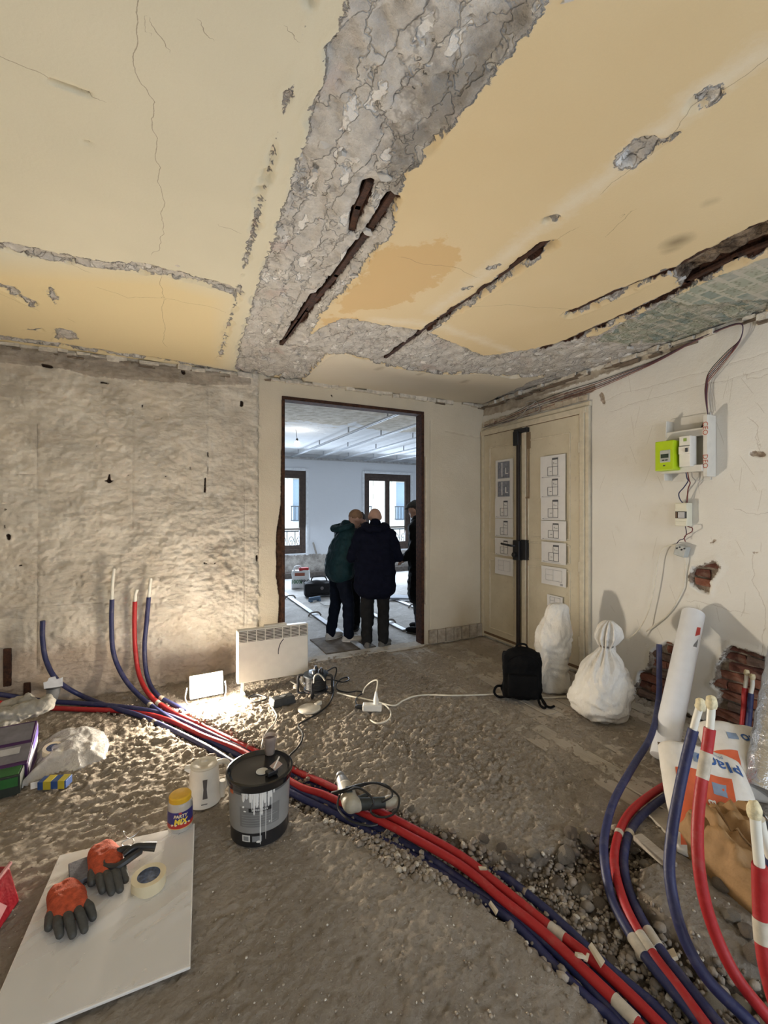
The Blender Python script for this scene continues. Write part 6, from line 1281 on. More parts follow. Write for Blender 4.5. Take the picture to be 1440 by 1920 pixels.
CRB = mat('cream_box', (.68, .66, .54), .45, var=.04); wb('case', CRB, t, [(1265, 1288, 943, 987, Xw - .075, Xw - .002)], .005); wb('window', DGREY, t, [(1266, 1287, 959, 972, Xw - .0785, Xw - .07)], .001); wb('switch', mat('switch_grey', (.45, .45, .46), .4), t, [(1271, 1283, 960, 971, Xw - .084, Xw - .075)], .002); wb('cover_strip', CRB, t, [(1266, 1287, 944.5, 953, Xw - .079, Xw - .072)], .002); wb('cover_strip', CRB, t, [(1266, 1287, 977, 986, Xw - .079, Xw - .072)], .002); wb('fuse', mat('fuse_brown', (.12, .07, .04), .5), t, [(1266.5, 1270, 960, 971, Xw - .0815, Xw - .075)], .001)
base5 = PX(1278, 1043, Xw - .02)
t = thing('junction_box', 'small grey junction box with bare terminals below the breaker box', 'junction box', base5, rot=(.25, 0, 0))
m = MB(); m.box((-.015, 0, .045), (.06, .085, .085)); m.build('case', mat('pale_grey_box', (.42, .44, .43), .5), t, bevel=.008)
for k in range(4): m = MB(); m.lathe([(.006, 0), (.006, .006), (.001, .007)], 8, Matrix.Translation((-.045, -.03 + .018 * k, .075 - .015 * (k % 2))) @ Matrix.Rotation(-math.pi / 2, 4, 'Y')); m.build('terminal', INK, t)
NAVY = mat('navy_wire', (.02, .025, .08), .5); MAROON = mat('maroon_wire', (.14, .025, .025), .5); VIOL = mat('dark_violet_wire', (.05, .03, .06), .5)
gw = 'wires of the meter board'
cable('wire', 'navy wire bulging left between meter board and breaker box', [(1286, 884, Xw - .10), (1288, 896, Xw - .09), (1290, 902, Xw - .08), (1282, 914, Xw - .07), (1273, 925, Xw - .06), (1275, 936, Xw - .05), (1281, 944, Xw - .04)], .004, NAVY, X=1, cat='wire', group=gw)
cable('wire', 'maroon wire running straight between meter board and breaker box', [(1289, 884, Xw - .10), (1292, 900, Xw - .08), (1294, 906, Xw - .07), (1290, 918, Xw - .06), (1288, 944, Xw - .04)], .004, MAROON, X=1, cat='wire', group=gw)
cable('wire', 'grey wire running right from under the meter board', [(1297, 884, Xw - .09), (1298, 894, Xw - .08), (1304, 902, Xw - .06), (1298, 912, Xw - .06), (1291, 922, Xw - .05), (1285, 944, Xw - .03)], .004, GCAB, X=1, cat='wire', group=gw)
cable('wire', 'dark wire lying in the top of the meter board', [(1270, 816, Xw - .06), (1290, 811, Xw - .06), (1310, 806, Xw - .06), (1318, 798, Xw - .05), (1322, 780, Xw - .04)], .008, BCAB, X=1, cat='wire', group=gw)
cable('wire', 'maroon loop below the cream breaker box', [(1287, 986, Xw - .04), (1292, 988, Xw - .05), (1298, 990, Xw - .06), (1297, 997, Xw - .06), (1288, 1002, Xw - .06), (1283, 1008, Xw - .05), (1285, 1016, Xw - .04)], .0035, MAROON, X=1, cat='wire', group=gw)
cable('wire', 'dark strand from the breaker box down to the junction box', [(1285, 986, Xw - .04), (1287, 1000, Xw - .04), (1282, 1010, Xw - .05), (1274, 1013, Xw - .06), (1269, 1019, Xw - .05)], .0035, VIOL, X=1, cat='wire', group=gw)
cable('wire', 'white cable swinging left from the junction box down to the tied sack', [(1268, 1022, Xw - .05), (1255, 1023, Xw - .05), (1242, 1030, Xw - .05), (1234, 1050, Xw - .05), (1230, 1080, Xw - .05), (1224, 1115, Xw - .05), (1214, 1150, Xw - .06), (1198, 1180, Xw - .10), (1180, 1197, Xw - .14)], .005, WCAB, X=1, cat='cable', group=gw)
cable('wire', 'white cable hanging from the junction box and curving left behind the tied sack', [(1285, 1042, Xw - .03), (1286, 1070, Xw - .02), (1282, 1100, Xw - .02), (1268, 1130, Xw - .02), (1248, 1156, Xw - .02), (1212, 1184, Xw - .03)], .005, WCAB, X=1, cat='cable', group=gw)
# wires strung along the top of the right wall
wl = ['darkest wire', 'uppermost red wire', 'violet wire', 'lowest thin red wire', 'inner maroon wire']
for k, mt in enumerate((BCAB, MAROON, VIOL, MAROON, mat('dusty_red_wire', (.22, .09, .07), .6))):
    o_ = (k - 2) * 2.9
    pts = [(908, 800 + o_ * .8), (955, 784 + o_), (1000, 764 + o_ * 1.4), (1060, 742 + o_ * 1.5), (1120, 722 + o_ * 1.2), (1200, 690 + o_ * .6), (1240, 672 + o_ * .4), (1300, 640 + o_ * .3), (1350, 618 + o_ * .2), (1384, 607 + o_ * .2), (1393, 614 + o_ * .1), (1386, 640 + o_ * .3), (1360, 670 + o_ * 1.3), (1330, 705 + o_ * 1.4), (1325 + o_ * .4, 722), (1324 + o_ * .3, 744), (1327, 778)]
    cable('wire', '%s of the bundle strung along the top of the right wall' % wl[k], [(u, v, Xw - .02 - .012 * (k % 3) - (.02 if 9 <= i <= 13 else 0)) for i, (u, v) in enumerate(pts)], .0030, mt, X=1, cat='wire', group='wires along the top of the right wall')
for k, (a_, b_) in enumerate((((906, 802), (990, 764)), ((906, 806), (1010, 770)))):
    cable('wire', '%s grey wire sagging over the double door' % ('upper', 'lower')[k], [(a_[0], a_[1], Xw - .03), (940, 795 - k * 3, Xw - .05), (970, 785 - k * 2, Xw - .06), (b_[0], b_[1], Xw - .05), (1004, 752, Xw - .03), (985, 756, Xw - .04), (998, 768, Xw - .05)], .0045, GCAB, X=1, cat='wire', group='wires along the top of the right wall')

# ---- gravel in the trench, rubble lumps
def pebbles(name, pts, label, cat, seed, cols):
    g = np.random.default_rng(seed); ph = (1 + 5 ** .5) / 2
    V = np.array([(-1, ph, 0), (1, ph, 0), (-1, -ph, 0), (1, -ph, 0), (0, -1, ph), (0, 1, ph), (0, -1, -ph), (0, 1, -ph), (ph, 0, -1), (ph, 0, 1), (-ph, 0, -1), (-ph, 0, 1)]) / 1.9
    F = np.array([(0, 11, 5), (0, 5, 1), (0, 1, 7), (0, 7, 10), (0, 10, 11), (1, 5, 9), (5, 11, 4), (11, 10, 2), (10, 7, 6), (7, 1, 8), (3, 9, 4), (3, 4, 2), (3, 2, 6), (3, 6, 8), (3, 8, 9), (4, 9, 5), (2, 4, 11), (6, 2, 10), (8, 6, 7), (9, 8, 1)])
    n_ = len(pts); X = np.array([p_[:3] for p_ in pts]); R_ = np.array([p_[3] for p_ in pts])
    v = V[None] * (1 + .35 * (g.random((n_, 12, 1)) - .5)) * (R_[:, None, None] * (0.7 + .6 * g.random((n_, 1, 3))))
    an = g.random(n_) * 6.28; c_, s_ = np.cos(an)[:, None], np.sin(an)[:, None]; vx = v[..., 0] * c_ - v[..., 1] * s_; vy = v[..., 0] * s_ + v[..., 1] * c_
    v = np.stack([vx, vy, v[..., 2] * .8], -1) + X[:, None]; f = (F[None] + 12 * np.arange(n_)[:, None, None]).reshape(-1, 3)
    me = bpy.data.meshes.new(name); me.vertices.add(n_ * 12); me.vertices.foreach_set('co', v.reshape(-1).astype(np.float32)); me.loops.add(len(f) * 3); me.loops.foreach_set('vertex_index', f.reshape(-1).astype(np.int32)); me.polygons.add(len(f)); me.polygons.foreach_set('loop_start', np.arange(0, len(f) * 3, 3, dtype=np.int32)); me.update(calc_edges=True)
    at = me.attributes.new('tone', 'FLOAT', 'POINT'); at.data.foreach_set('value', np.repeat(g.random(n_), 12).astype(np.float32))
    n = NT(name + '_stone'); tn_ = n.attr('tone'); nz = n.noise(60, 4); c2_ = n.mix(tn_, cols[0], cols[1]); c2_ = n.mix(n.step(tn_, .9, .93), c2_, cols[2]); c2_ = n.mix(n.step(nz, .5, .7, 0, .4), c2_, cols[0]); n.bump(nz, .004)
    return tag(link_mesh(name, me, n.done(c2_, .95)), label, cat, kind='stuff')
gr = np.random.default_rng(4); pts = []
tx = [q[0] for q in trench]; ty = [q[1] for q in trench]
CX_ = gr.uniform(min(tx), max(tx), 90000); CY_ = gr.uniform(max(min(ty), .2), max(ty), 90000); sd_ = sd_poly(CX_, CY_, trench); fw = CX_ * SY + CY_ * CY
for x_, y_, s_, f_ in zip(CX_, CY_, sd_, fw):
    if len(pts) > 9000 or f_ < 1.2: continue
    if s_ > .02 or (s_ > -.01 and gr.random() < .6): continue
    sc_ = np.clip(.0078 * np.exp(gr.normal(0, .45)), .0035, .022); pts.append((x_, y_, floor_z(x_, y_) + sc_ * .35 + (.016 if s_ < -.03 else .0) * gr.random(), sc_))
    if s_ < -.02 and gr.random() < .3: pts.append((x_ + .01, y_, floor_z(x_, y_) + sc_ + .012, sc_ * .8))
gp = pf((600, 1530), (660, 1545), (760, 1592), (840, 1640), (915, 1700), (880, 1700), (820, 1665), (745, 1640), (670, 1585), (600, 1545))
GXp = gr.uniform(min(q[0] for q in gp), max(q[0] for q in gp), 14000); GYp = gr.uniform(min(q[1] for q in gp), max(q[1] for q in gp), 14000); gs = sd_poly(GXp, GYp, gp); nh = 0
for x_, y_, s_ in zip(GXp, GYp, gs):
    if s_ > -.002 or nh > 5200: continue
    sc_ = float(np.clip(.0085 * np.exp(gr.normal(0, .4)), .004, .02)); top_ = min(.006, -.035 - s_ * 1.8); pts.append((x_, y_, gr.uniform(-.05, max(top_, -.04)), sc_)); nh += 1
pebbles('gravel', pts, 'grey brown gravel filling the trench around the pipes', 'gravel', 3, ((.17, .14, .11), (.34, .29, .235), (.50, .45, .37)))
pts = []
for k in range(2600):
    f_ = 1.4 + 3.0 * gr.random() ** 1.4; u_ = gr.uniform(-20, 1460); v_ = 955 + FPX * 1.6 / f_; q = P(u_, v_)
    if not (-1.7 < q.x < 3.6 and .3 < q.y < 4.45): continue
    if -.7 < q.x < .1 and .9 < q.y < 1.95: continue
    if float(sd_poly(np.array([q.x]), np.array([q.y]), trench)[0]) < 0 : continue
    sc_ = .0028 + .0035 * gr.random() ** 3; pts.append((q.x, q.y, floor_z(q.x, q.y) + sc_ * .4, sc_))
for k in range(240): # crumbs heaped below the floodlight and around the dirt patch
    u_, v_ = (gr.uniform(340, 520), gr.uniform(1310, 1400)) if k % 3 else (770 + gr.normal(0, 22), 1398 + gr.normal(0, 10)); q = P(u_, v_); sc_ = .004 + .006 * gr.random() ** 2; pts.append((q.x, q.y, floor_z(q.x, q.y) + sc_ * .4, sc_))
pebbles('floor_crumbs', pts, 'crumbs of broken screed scattered over the rough floor', 'crumbs', 8, ((.20, .165, .125), (.42, .36, .29), (.62, .58, .52)))
RB = [mat('rubble_grey', (.30, .26, .21), .95, var=.3, bump=.01), mat('rubble_brown', (.25, .20, .155), .95, var=.3, bump=.01), mat('rubble_pale', (.44, .38, .29), .95, var=.2, bump=.008)]
BASE = []
for k in range(9):
    bm = bmesh.new(); bmesh.ops.create_icosphere(bm, subdivisions=2, radius=1)
    for v in bm.verts: v.co *= 1 + .45 * mnoise.noise(v.co * 1.1 + Vector((k * 7.3, 0, 0))) + .15 * mnoise.noise(v.co * 3 + Vector((0, k, 0)))
    me = bpy.data.meshes.new('lump'); bm.to_mesh(me); bm.free(); me.materials.append(RB[min(k // 4, 2)]); BASE.append(me)
spots = [(1000, 1618, .05), (1060, 1610, .07), (1110, 1640, .055), (1095, 1665, .06), (1125, 1690, .045), (1045, 1650, .05), (960, 1622, .04), (905, 1588, .04), (795, 1550, .035), (770, 1530, .03), (1010, 1680, .035), (1080, 1720, .03), (720, 1560, .028), (850, 1632, .028), (890, 1660, .03), (880, 1668, .035), (1150, 1790, .04), (1180, 1830, .035), (1060, 1750, .03), (1250, 1830, .035), (1285, 1880, .04), (1370, 1760, .05), (1400, 1790, .045), (1352, 1700, .05), (1395, 1710, .04), (1420, 1840, .05), (1340, 1870, .05), (1210, 1640, .035), (1225, 1615, .03), (1190, 1600, .03), (1100, 1590, .06), (1070, 1580, .05), (940, 1605, .035), (1140, 1650, .035), (1280, 1810, .03), (1390, 1870, .04)]
for k in range(70): spots.append((gr.uniform(700, 1130), None, gr.uniform(.014, .026)))
def lb_big(u, v): return 'rough lump of broken screed ' + ('lying between the loose planks and the taped trio of pipes' if 1180 <= u <= 1240 and v < 1660 else 'lying right of the thick red pipe' if u > 1335 else 'lying between the trio of pipes and the thick blue pipe' if u > 1195 else 'lying against the slab edge left of the taped trio' if u > 1030 and v < 1700 else 'lying in the gravel beside the two red pipes')
lb_small = 'small grey rubble lump among the gravel of the pipe trench'
for k, (u, v, s) in enumerate(spots):
    if v is None:
        v = 1500 + (u - 700) * .50 + gr.uniform(10, 110)
    q = P(u, v, -.03); o = bpy.data.objects.new('rubble_lump', BASE[k % 9]); COL.objects.link(o)
    o.scale = (s * .75, s * .6, s * .45); o.location = (q.x, q.y, floor_z(q.x, q.y, .02) + s * .25); o.rotation_euler = (rnd.uniform(-.4, .4), rnd.uniform(-.4, .4), rnd.uniform(0, 6))
    big = s > .027; tag(o, lb_big(u, v) if big else lb_small, 'rubble', 'large rubble lumps' if big else 'small rubble lumps')
# pale splinters lying on the pipes
for k, (u, v, w_, l_, h_) in enumerate(((1118, 1790, .03, .07, .03), (1088, 1792, .018, .035, .05), (1262, 1790, .03, .05, .01), (905, 1628, .012, .04, .045), (1100, 1795, .012, .03, .03), (925, 1702, .02, .05, .0), (645, 1478, .012, .03, .06))):
    q = P(u, v, h_); m = MB(); m.prism([(-w_ / 2, -l_ / 2), (w_ / 2, -l_ * .35), (w_ * .4, l_ / 2), (-w_ * .3, l_ * .4)], -.006, .006); o = m.build('wood_chip', mat('pale_chip', (.52, .44, .32), .8), bevel=.002); o.location = (q.x, q.y, h_); o.rotation_euler = (.3, .3, k * 1.3); tag(o, 'pale chip lying on the pipes in the trench', 'chip', 'pale chips on the pipes')
# short planks by the pit
for k, (a_, b_, w_) in enumerate((((1195, 1590), (1262, 1650), .05), ((1230, 1520), (1290, 1580), .13))):
    A_, B2_ = P(*a_, .0), P(*b_, .0); d = B2_ - A_; c = (A_ + B2_) / 2; o_z = floor_z(c.x, c.y, .05) + .016
    m = MB(); m.box((0, 0, 0), (d.length, w_, .028)); o = m.build('loose_plank', BOARD[k], bevel=.003); o.location = (c.x, c.y, o_z); o.rotation_euler = (0, -.02, math.atan2(d.y, d.x)); tag(o, ['narrow loose plank lying in the rubble pit beside the taped pipes', 'wide loose plank end between the taped pipes and the plaster sack'][k], 'plank')

# ================================================================ NEXT ROOM
ALU = mat('galvanised_steel', (.48, .50, .53), .55, metal=.35, var=.08); FZ2 = -.03
# ceiling rails
for k, u in enumerate((545, 590, 635, 680, 722, 764, 800)):
    x = PY(u, 860, YF - .02).x
    m = MB(); L = YF - YB - .35; m.box((0, 0, .024), (.050, L, .003)); m.box((-.024, 0, .012), (.003, L, .024)); m.box((.024, 0, .012), (.003, L, .024)); m.box((-.018, 0, .0), (.014, L, .003)); m.box((.018, 0, .0), (.014, L, .003))
    t = thing('ceiling_rail', ['first', 'second', 'third', 'fourth', 'fifth', 'sixth', 'last'][k] + ' galvanised rail from the left under the ceiling of the next room', 'rail', (x, (YB + WT + YF) / 2, CEIL - .115), group='ceiling rails of the next room'); m.build('channel', ALU, t)
    for y_ in (-2.2, -.8, .7, 2.2): m = MB(); m.box((0, y_, .068), (.025, .003, .10)); m.build('hanger', ALU, t)
m = MB(); m.box((4.0, YF - .025, CEIL - .11), (7.0, .05, .05)); tag(m.build('trim_7', mat('grey_perimeter', (.34, .34, .34), .6, var=.3)), 'grey perimeter rail at the top of the far wall', kind='structure')
# bulb
bq = PY(557, 832, 7.3)
t = thing('light_bulb', 'bare glowing bulb hanging from the ceiling of the next room', 'light bulb', bq)
m = MB(); m.ball((0, 0, 0), (.045, .045, .05), 18, 12); m.build('bulb', emit('bulb_glow', (1.0, .93, .80), 70.0), t, smooth=True)
m = MB(); m.lathe([(.018, .04), (.020, .075), (.012, .09)], 14); m.build('holder', BLACKP, t, smooth=True)
m = MB(); m.tube([(0, 0, .085), (-.02, 0, CEIL - bq.z)], .004, 6); m.build('flex', BCAB, t)
# floor joists
RJ = mat('worn_steel', (.24, .22, .20), .5, metal=.5, var=.3)
for k, (x, y0, y1) in enumerate(((P(660, 1204, FZ2).x, YB + WT + .02, 9.8), (P(727, 1168, FZ2).x, YB + WT + .55, 9.8), (P(770, 1140, FZ2).x + .05, YB + 1.4, 9.9))):
    t = thing('floor_joist', ['long steel joist in the floor under the man in the teal jacket', 'long steel joist in the floor passing behind the bald man', 'short steel joist in the floor by the man in the flat cap'][k], 'joist', (x, (y0 + y1) / 2, FZ2 - .005), group='floor joists of the next room')
    L = y1 - y0; m = MB(); m.box((0, 0, .028), (.075, L, .012)); m.build('flange', ALU, t, bevel=.002); m = MB(); m.box((0, 0, .004), (.05, L, .04)); m.build('web', RJ, t)
    for y_ in ((-L / 2 + .45), (-L / 2 + 1.9), (.8)): m = MB(); m.tube(catmull([(-.10, y_, .01), (-.06, y_, .055), (0, y_, .062), (.06, y_, .055), (.10, y_, .01)], 4), .014, 8); m.build('clip', RJ, t, smooth=True)
m = MB(); m.box((1.95, YB + WT + .42, FZ2 + .004), (.62, .62, .02)); o = m.build('floor_patch', mat('dark_brown_patch', (.15, .125, .10), .95, var=.3), floor2, bevel=.004)  # dark brown square of floor under the man in the teal jacket
# material bag with handles
q = P(564, 1106, FZ2); q = PY(564, 1090, 9.0); t = thing('material_bag', 'white plastic sack marked 100% PRO with a red top in the next room', 'bag', (q.x, q.y, FZ2), face_cam(q, .0))
m = MB(); m.box((0, 0, .19), (.36, .16, .38)); me = remesh(m, 'bag_body', .018, 8, lambda c, n: Vector((c.x * (1.02 - .25 * max(0, c.z - .15)), c.y, c.z)) + n * .02 * mnoise.noise(c * 8)); link_mesh('bag_body', me, mat('bag_white', (.68, .69, .70), .5, var=.04), t)
m = MB(); m.box((.06, -.02, .40), (.20, .10, .06), rz=.1); m.build('red_cap', mat('bag_red', (.40, .03, .03), .5), t, bevel=.015)
m = MB(); m.tube(catmull([(-.14, -.03, .33), (-.12, -.03, .44), (-.02, -.03, .46), (.0, -.03, .37)], 5), .018, 8); m.build('handle', mat('bag_white', (0, 0, 0)), t, smooth=True)
m = MB(); m.box((-.02, -.105, .30), (.20, .004, .06)); m.build('brown_stripe', mat('bag_brown', (.25, .07, .04), .5), t)
lettering('100%', .105, mat('bag_green', (.05, .16, .06), .6), t, Matrix.Translation((-.085, -.108, .15)) @ Matrix.Rotation(math.pi / 2, 4, 'X'), .002); lettering('PRO', .105, INK, t, Matrix.Translation((.095, -.108, .15)) @ Matrix.Rotation(math.pi / 2, 4, 'X'), .002)
# tool bag
q = PY(598, 1108, 8.0); t = thing('tool_bag', 'black tool bag on the floor left of the man in the teal jacket', 'bag', (q.x, q.y, FZ2), face_cam(q, .05))
m = MB(); m.box((0, 0, .15), (.54, .26, .24)); m.ball((0, 0, .24), (.25, .13, .07), 16, 10); me = remesh(m, 'bag_body', .016, 6, lambda c, n: c + n * .02 * mnoise.noise(c * 7)); link_mesh('bag_body', me, mat('black_canvas', (.012, .012, .014), .8), t)
m = MB(); m.box((0, -.135, .15), (.36, .03, .13)); m.build('front_pocket', mat('black_canvas', (0, 0, 0)), t, bevel=.02); m = MB(); m.lathe([(.03, 0), (.03, .004), (.001, .004)], 14, Matrix.Translation((.05, -.152, .18)) @ Matrix.Rotation(math.pi / 2, 4, 'X')); m.build('badge', mat('badge_grey', (.20, .18, .18), .5), t)
m = MB(); m.tube(catmull([(-.15, 0, .29), (-.10, 0, .37), (.10, 0, .37), (.15, 0, .29)], 5), .012, 7); m.build('carry_handle', BLACKP, t, smooth=True)
q = P(590, 1128, FZ2); t = thing('hand_tool', 'small blue tool lying in front of the black tool bag', 'tool', (q.x, q.y, FZ2 + .005), .2)
m = MB(); m.box((0, 0, .05), (.22, .05, .06)); m.build('body', mat('tool_blue', (.10, .17, .27), .5), t, bevel=.012)
for s in (-.08, .08): m = MB(); m.box((s, 0, .02), (.05, .09, .05)); m.build('foot', mat('tool_blue', (0, 0, 0)), t, bevel=.01)
cable('power_cable', 'thin cable lying on the floor of the next room by the tool bag', [(600, 1130, FZ2 + .02), (615, 1136, FZ2 + .02), (640, 1130, FZ2 + .02), (660, 1128, FZ2 + .02)], .007, GCAB)
# plank leaning at the far wall
a_, b_ = PY(587, 1017, YF - .04), PY(596, 1048, YF - .10); t = thing('wall_stick', 'grey stick leaning against the far wall right of the left window', 'stick', b_); m = MB(); m.tube([b_, a_], .022, 6); m.build('stick', mat('grey_wood', (.20, .18, .16), .8), t, world=True)
# skirting beam along the far wall
m = MB(); m.box((4.2, YF - .06, FZ2 + .06), (6.5, .10, .14)); tag(m.build('baseboard_far', mat('dark_skirting', (.10, .085, .075), .8, var=.3), bevel=.006), 'dark skirting beam at the foot of the far wall', kind='structure')
# boards by the man in the cap
for k, (u, v) in enumerate(((752, 1122), (764, 1128))):
    q = P(u, v, FZ2); m = MB(); m.box((0, 0, .02), (.16, 1.3, .03)); o = m.build('loose_board', mat('blue_grey_board', (.30, .33, .38), .7), bevel=.003); o.location = (q.x + .1, q.y, FZ2 + .002 + k * .031); o.rotation_euler = (0, 0, .9 + .1 * k); tag(o, ['lower grey board lying on the floor beside the man in the flat cap', 'upper grey board lying on the floor beside the man in the flat cap'][k], 'board')

# ---- people
SKIN = mat('skin', (.42, .25, .18), .6, var=.06); HAIRG = mat('ginger_grey_hair', (.20, .115, .065), .8, var=.2, scale=80); HAIRD = mat('dark_hair', (.03, .022, .018), .7)
NAVYC = mat('navy_wool_coat', (.0035, .0045, .012), .9, var=.2, spec=.1, bump=.006, bscale=30); TEAL = mat('teal_padded_jacket', (.004, .022, .027), .7, var=.2, spec=.2, bump=.012, bscale=14); JEAN = mat('dark_blue_jeans', (.005, .007, .014), .9, var=.25, spec=.1); TRO = mat('charcoal_trousers', (.014, .014, .0145), .9, var=.2, spec=.1); SHOE = mat('pale_trainers', (.42, .40, .37), .6, var=.15); SUEDE = mat('grey_suede', (.10, .095, .088), .85); BLKC = mat('black_coat', (.004, .004, .0045), .8, var=.2, spec=.15, bump=.006, bscale=20); SOLE = mat('sole', (.55, .53, .50), .6); CAPM = mat('grey_tweed', (.045, .045, .042), .9, var=.3, scale=60)
def fold(amp, fr): return lambda c, n: c + n * (amp * mnoise.noise(Vector((c.x * fr, c.y * fr, c.z * fr * 1.6))) + amp * .5 * mnoise.noise(c * fr * 3))
def person(label, loc, rz, hgt, bow, lean, arms, top, top_len, top_w, trousers, shoe, hair, stance, extra=None):
    """x right, y forward, z up; bow: head pitch, lean: torso lean forward (m at the shoulders)"""
    s = hgt / 1.72; t = thing('person', label, 'person', loc, rz); V = lambda x, y, z: Vector((x * s, y * s, z * s))
    hip, sh = V(0, 0, .92), V(0, lean, 1.40); neck = V(0, lean + .03, 1.50); hd = V(0, lean + .05 + .10 * bow, 1.615 - .05 * bow)
    HM = Matrix.Translation(hd) @ Matrix.Rotation(-bow, 4, 'X')
    body = MB(); body.capsule(hip, V(0, lean * .6, 1.18), .115 * s, .105 * s); body.capsule(V(-.10, lean, 1.37), V(.10, lean, 1.37), .075 * s, .075 * s); body.capsule(V(0, lean * .6, 1.15), V(0, lean, 1.34), .10 * s, .09 * s); body.capsule(sh, neck, .062 * s, .056 * s); body.capsule(neck, hd - V(0, 0, .04), .056 * s, .058 * s)
    body.ball((0, 0, .015 * s), (.080 * s, .098 * s, .096 * s), 20, 14, HM); body.ball((0, .035 * s, -.055 * s), (.058 * s, .060 * s, .062 * s), 16, 10, HM); body.ball((0, .100 * s, -.015 * s), (.013 * s, .018 * s, .026 * s), 8, 6, HM); body.ball((0, .088 * s, -.062 * s), (.024 * s, .010 * s, .007 * s), 8, 6, HM)
    for sx in (-1, 1): body.ball((sx * .079 * s, -.005 * s, -.005 * s), (.010 * s, .020 * s, .032 * s), 8, 6, HM); body.ball((sx * .032 * s, .087 * s, .018 * s), (.017 * s, .008 * s, .008 * s), 8, 6, HM)
    legs = []
    for i, sx in enumerate((-1, 1)):
        fx, fy, frz = stance[i]; hp = V(sx * .085, 0, .90); an = V(fx, fy, .085); kn = (hp + an) / 2 + V(sx * .01, .03, .0); legs.append((hp, kn, an, frz)); body.capsule(hp, kn, .080 * s, .055 * s); body.capsule(kn, an, .052 * s, .036 * s)
    jo = []
    for i, sx in enumerate((-1, 1)):
        el, ha = arms[i]; shd = V(sx * .185, lean, 1.38); el, ha = V(*el), V(*ha); jo.append((shd, el, ha)); body.capsule(shd, el, .048 * s, .038 * s); body.capsule(el, ha, .037 * s, .027 * s)
        d = (ha - el).normalized(); pm = ha + d * .045 * s; body.capsule(ha, pm, .030 * s, .034 * s); side = d.cross(Vector((0, 0, 1))).normalized()
        for f_ in range(4): o_ = side * (f_ - 1.5) * .019 * s; k1 = pm + d * .05 * s + o_ + Vector((0, 0, .006)); body.capsule(pm + o_, k1, .0095 * s, .009 * s, 8); body.capsule(k1, k1 + (d * .6 - Vector((0, 0, .7))).normalized() * (.042 - .004 * abs(f_ - 1)) * s, .009 * s, .0075 * s, 8)
        body.capsule(ha + d * .015 * s, ha + d * .055 * s - side * sx * .045 * s, .011 * s, .009 * s, 8)
    me = remesh(body, 'body', .0085, 3); link_mesh('body', me, SKIN, t)
    for sx in (-1, 1): m = MB(); m.ball((sx * .032 * s, .094 * s, .010 * s), (.011 * s, .006 * s, .007 * s), 10, 6, HM); m.build('eye', mat('eye_dark', (.03, .02, .018), .3), t, smooth=True)
    # trousers
    m = MB(); m.capsule(V(-.05, 0, .94), V(.05, 0, .94), .145 * s, .145 * s)
    for hp, kn, an, frz in legs: m.capsule(hp, kn, .105 * s, .078 * s); m.capsule(kn, an + V(0, -.01, .01), .078 * s, .066 * s)
    me = remesh(m, 'trousers', .012, 4, fold(.010, 9)); link_mesh('trousers', me, trousers, t)
    for hp, kn, an, frz in legs:
        R_ = Matrix.Translation(Vector((an.x, an.y, 0))) @ Matrix.Rotation(frz, 4, 'Z'); m = MB(); m.ball((0, -.03 * s, .055 * s), (.045 * s, .065 * s, .055 * s), 14, 9, R_); m.ball((0, .08 * s, .045 * s), (.048 * s, .12 * s, .045 * s), 14, 9, R_); m.ball((0, .02 * s, .03 * s), (.045 * s, .13 * s, .028 * s), 14, 9, R_)
        me = remesh(m, 'shoe', .008, 3, lambda c, n: Vector((c.x, c.y, max(c.z, .012)))); so = link_mesh('shoe', me, shoe, t)
        m = MB(); m.lathe([(.05 * s, 0.0), (.052 * s, .004), (.052 * s, .018), (.045 * s, .022)], 24, R_ @ Matrix.Translation((0, .045 * s, 0)), 1.0, 2.75); m.build('sole', SOLE if shoe is SHOE else mat('dark_sole', (.05, .045, .04), .7), so, smooth=True)
    # coat
    m = MB(); b = V(0, -.01, top_len)
    m.capsule(V(-.12, lean, 1.375), V(.12, lean, 1.375), .118 * s, .118 * s); [m.capsule(V(-.08, lean * k_, 1.0 + .36 * k_), V(.08, lean * k_, 1.0 + .36 * k_), (.165 - .03 * k_) * s, (.165 - .03 * k_) * s) for k_ in (0, .15, .3, .45, .6, .75, .9)]
    zz = 1.0
    while zz > top_len: m.capsule(V(-.08 * top_w, 0, zz), V(.08 * top_w, 0, zz), .165 * s * (1 + .10 * (1 - zz)), .165 * s * (1 + .10 * (1 - zz))); zz -= .08
    m.capsule(V(0, lean - .02, 1.45), V(0, lean - .01, 1.50), .088 * s, .080 * s)
    for shd, el, ha in jo: m.capsule(shd, el, .082 * s, .066 * s); m.capsule(el, ha + (el - ha).normalized() * .02, .064 * s, .050 * s)
    def cut(c, n): c = fold(.014, 8)(c, n); c.z = max(c.z, (top_len - .10) * s); return c
    me = remesh(m, 'coat', .012, 4, cut); co = link_mesh('coat', me, top, t)
    if hair:
        m = MB(); m.ball((0, -.018 * s, .035 * s), (.084 * s, .098 * s, .098 * s), 20, 12, HM); me = remesh(m, 'hair', .008, 2, lambda c, n: c + n * .006 * mnoise.noise(c * 60))
        bm = bmesh.new(); bm.from_mesh(me); I_ = HM.inverted(); dl2 = [v for v in bm.verts if (I_ @ v.co).y > .030 * s + .8 * ((I_ @ v.co).z - .04 * s) and (I_ @ v.co).z < .085 * s or (I_ @ v.co).z < -.035 * s]; bmesh.ops.delete(bm, geom=dl2, context='VERTS'); bm.to_mesh(me); bm.free(); link_mesh('hair', me, hair, t, True)
    if extra: extra(t, s, V, HM, co, lean)
    return t
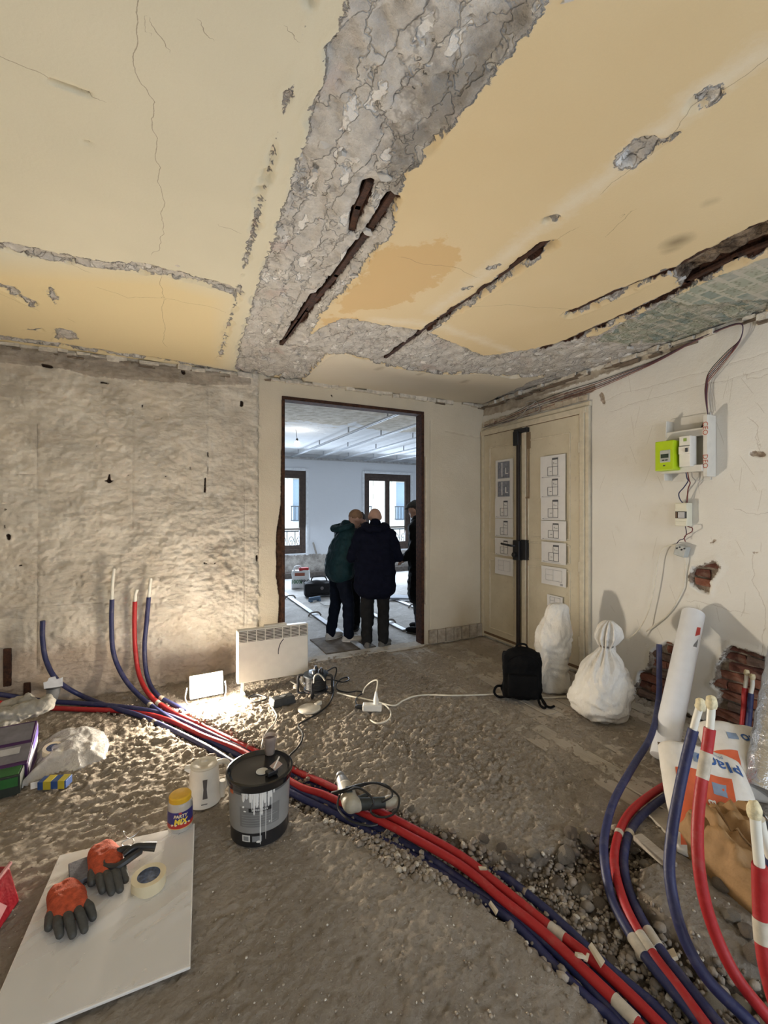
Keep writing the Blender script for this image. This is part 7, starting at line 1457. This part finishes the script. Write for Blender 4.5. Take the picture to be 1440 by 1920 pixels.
def hood(t, s, V, HM, co, lean):
    m = MB(); m.tube(catmull([V(-.10, lean + .05, 1.50), V(-.13, lean - .05, 1.48), V(-.06, lean - .15, 1.46), V(.06, lean - .15, 1.46), V(.13, lean - .05, 1.48), V(.10, lean + .05, 1.50)], 5), [.045 * s] * 26, 10); me = remesh(m, 'hood', .012, 4, fold(.012, 12)); link_mesh('hood', me, co.data.materials[0], co)
def hood_big(t, s, V, HM, co, lean):
    hood(t, s, V, HM, co, lean); m = MB(); m.box(tuple(V(0, -.155, 1.02)), (.20 * s, .012, .02 * s)); m.build('back_seam', co.data.materials[0], co)
def cap(t, s, V, HM, co, lean):
    m = MB(); m.ball((0, -.005 * s, .070 * s), (.100 * s, .118 * s, .055 * s), 20, 12, HM); m.ball((0, .105 * s, .045 * s), (.070 * s, .045 * s, .014 * s), 14, 8, HM); me = remesh(m, 'flat_cap', .008, 3); link_mesh('flat_cap', me, CAPM, t)
    for sx in (-1, 1): m = MB(); m.tube([HM @ Vector((sx * .034 * s + .024 * s * math.cos(a), .100 * s, .008 * s + .018 * s * math.sin(a))) for a in [i * math.pi / 8 for i in range(17)]], .003 * s, 5); m.build('spectacle_rim', INK, t)
    m = MB(); m.box(tuple(V(0, lean + .135, 1.12)), (.10 * s, .02, .45 * s)); m.build('open_front', mat('dark_pullover', (.035, .036, .040), .9), co, bevel=.01)
    m = MB(); m.capsule(V(-.06, lean + .03, 1.46), V(.06, lean + .03, 1.46), .075 * s, .075 * s); me = remesh(m, 'scarf', .010, 3, fold(.012, 14)); link_mesh('scarf', me, BLKC, co)
folded = lambda x, y, z: (((-x, .06, 1.10), (-.10, y, z)), ((x, .06, 1.10), (.10, y, z)))
q = PD(703, 1210, 5.22); person('bald man seen from behind in a long navy coat and charcoal trousers', (q.x, q.y, FZ2), face_cam(q, .0), 1.66, .45, .05, folded(.285, .24, 1.13), NAVYC, .70, 1.12, TRO, SUEDE, None, ((-.10, .0, .15), (.10, .02, -.5)), hood_big)
q = PD(636, 1200, 5.50); person('ginger haired man in a teal padded jacket and jeans, bent to the right', (q.x, q.y, FZ2), face_cam(q, -1.15), 1.64, .75, .10, folded(.235, .30, 1.14), TEAL, .86, 1.0, JEAN, SHOE, HAIRG, ((-.12, -.06, .25), (.10, .10, -.35)), hood)
q = PD(680, 1178, 6.05); person('dark clothed person mostly hidden behind the bald man', (q.x, q.y, FZ2), face_cam(q, math.pi - .2), 1.60, .6, .08, folded(.27, .26, 1.12), BLKC, .80, 1.0, BLKC, BLKC, HAIRD, ((-.10, 0, .1), (.10, .0, -.1)))
q = PD(793, 1180, 5.90); person('man in a flat cap and open black coat, half hidden by the right jamb', (q.x, q.y, FZ2), face_cam(q, 1.15), 1.74, .25, .03, (((-.26, .0, 1.12), (-.22, .16, .98)), ((.26, .0, 1.12), (.22, .16, .98))), BLKC, .50, 1.0, mat('blue_grey_trousers', (.03, .035, .045), .85), BLKC, HAIRD, ((-.10, .0, .1), (.10, .06, -.1)), cap)

bpy.data.scenes.remove(TMP)
